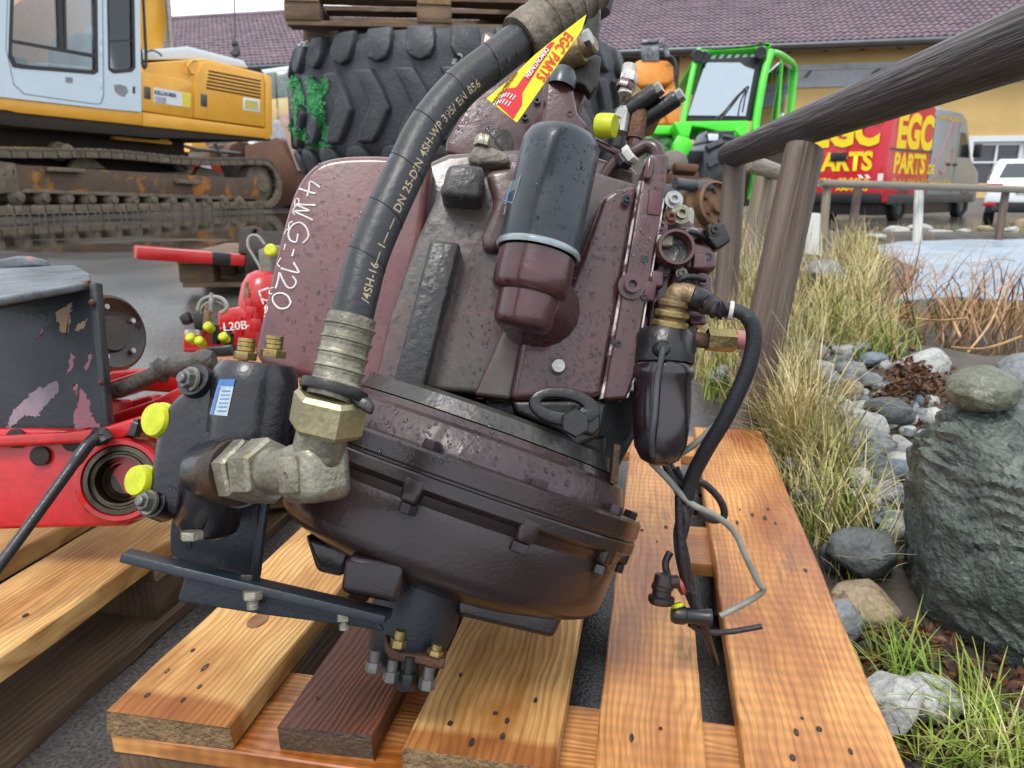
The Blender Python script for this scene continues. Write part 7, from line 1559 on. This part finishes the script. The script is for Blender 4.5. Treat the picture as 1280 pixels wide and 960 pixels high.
straw = tufts((1120, 900, 1280, 980), 16, 5, .11, .9, .8, .0025) + tufts((955, 480, 1020, 600), 26, 14, .27, .35, .5, .003) + tufts((890, 290, 1000, 400), 50, 16, .38, .25, .4, .0045, spread=.06) + tufts((985, 560, 1075, 740), 26, 8, .18, .6, .7, .003) + tufts((1030, 350, 1120, 420), 40, 14, .26, .5, .7, .0045, spread=.07) + tufts((1060, 640, 1140, 760), 10, 4, .13, .7, .5, .003) + tufts((1060, 284, 1280, 292), 30, 5, .16, .3, .4, .005, spread=.15) + tufts((880, 250, 1000, 290), 40, 16, .35, .25, .4, .006, spread=.1)
green = tufts((980, 560, 1080, 690), 32, 14, .13, .5, .7, .0035) + tufts((1000, 400, 1160, 455), 40, 16, .13, .5, .8, .004, spread=.05) + tufts((1140, 905, 1280, 985), 26, 14, .095, .85, .9, .004) + tufts((1060, 780, 1150, 860), 9, 7, .07, .6, .8, .0035) + tufts((1030, 350, 1120, 430), 40, 14, .18, .5, .7, .004, spread=.07) + tufts((1080, 820, 1150, 940), 12, 10, .09, .6, .8, .0035) + tufts((890, 430, 960, 500), 24, 12, .14, .5, .7, .004, spread=.05) + tufts((1110, 286, 1280, 292), 30, 12, .12, .4, .6, .008, spread=.2) + tufts((1060, 660, 1080, 740), 8, 8, .1, .6, .7, .0035)
for nm, sp, m in (('dry_grass', dry, DRY), ('straw_grass', straw, DRY2), ('green_grass', green, GRN2)):
    tag(blades(nm, sp, m, 3), {'dry_grass': 'matted dry yellow grass around fence and stones', 'straw_grass': 'tall pale straw stalks standing in the bank grass', 'green_grass': 'short green grass tufts by deck board and boulder'}[nm], 'grass', kind='stuff')
# reeds at the pond edge
rd = []
for _ in range(230):
    u, v = rnd.uniform(1085, 1280), rnd.uniform(350, 440)
    if v < 345 + (u - 1085) * .06: continue
    p = on_z(u, v, POND_Z - .02); rd.append((tuple(p), rnd.uniform(.12, .42), rnd.uniform(.004, .009), rnd.uniform(.1, .9), rnd.uniform(0, .9)))
for _ in range(150):
    u, v = rnd.uniform(1095, 1180), rnd.uniform(318, 380); p = gpt(u, v); rd.append((tuple(p), rnd.uniform(.1, .3), rnd.uniform(.004, .008), rnd.uniform(.1, .9), rnd.uniform(.2, 1)))
tag(blades('reeds', rd, REED, 5, 5), 'dead rust brown reeds standing at the pond edge', 'reeds', kind='stuff')
mb = MB()
for (a, b, c) in [((1085, 388), (1160, 400), (1210, 398)), ((1210, 440), (1240, 400), (1255, 358)), ((1160, 355), (1185, 390), (1200, 420)), ((1215, 332), (1245, 324), (1270, 326)), ((1190, 434), (1230, 436), (1278, 420))]:
    pp = [on_z(a[0], a[1], POND_Z + .01), on_z(b[0], b[1], POND_Z + .06), on_z(c[0], c[1], POND_Z + .12)]; mb.tube(spline(pp, 4), .0045, 5)
tag(mb.build('fallen_reeds', leafmat('pale_reed', hexc('c7a67a'), hexc('b08a5c'), 10), None, smooth=60), 'pale broken reed stalks lying over the pond water', 'reeds', kind='stuff')
# heap of dead leaves and small litter
vs = []; fs = []
def leaf(p, s, rnd):
    n = Vector((rnd.uniform(-1, 1), rnd.uniform(-1, 1), rnd.uniform(.2, 1))).normalized(); x, y, z = basis(n, (rnd.uniform(-1, 1), rnd.uniform(-1, 1), .2)); b0 = len(vs)
    for (a, b, c) in ((-1, 0, 0), (-.3, .5, .15), (.5, .4, .1), (1, 0, .25), (.5, -.4, .1), (-.3, -.5, .2)): vs.append((p + x * a * s + y * b * s + z * c * s)[:])
    fs.append((b0, b0 + 1, b0 + 2, b0 + 3)); fs.append((b0, b0 + 3, b0 + 4, b0 + 5))
for _ in range(900):
    u, v = rnd.gauss(1140, 26), rnd.gauss(494, 12); p = gpt(u, min(v, 515)); leaf(p + UZ * rnd.uniform(.02, .085) * max(0, 1 - abs(u - 1140) / 60), rnd.uniform(.006, .014), rnd)
for _ in range(420):
    u, v = rnd.uniform(1060, 1280), rnd.uniform(780, 960); p = gpt(u, v); leaf(p + UZ * .006, rnd.uniform(.006, .016), rnd)
for _ in range(260):
    u, v = rnd.uniform(985, 1150), rnd.uniform(500, 720); p = gpt(u, v); leaf(p + UZ * .01, rnd.uniform(.006, .014), rnd)
me = bpy.data.meshes.new('dead_leaves'); me.from_pydata(vs, [], fs); me.materials.append(leafmat('dead_leaf', hexc('3d2a20'), hexc('6b4a33'), 30))
tag(link(bpy.data.objects.new('dead_leaves', me)), 'dark brown dead leaves heaped among the stones', 'leaves', kind='stuff')
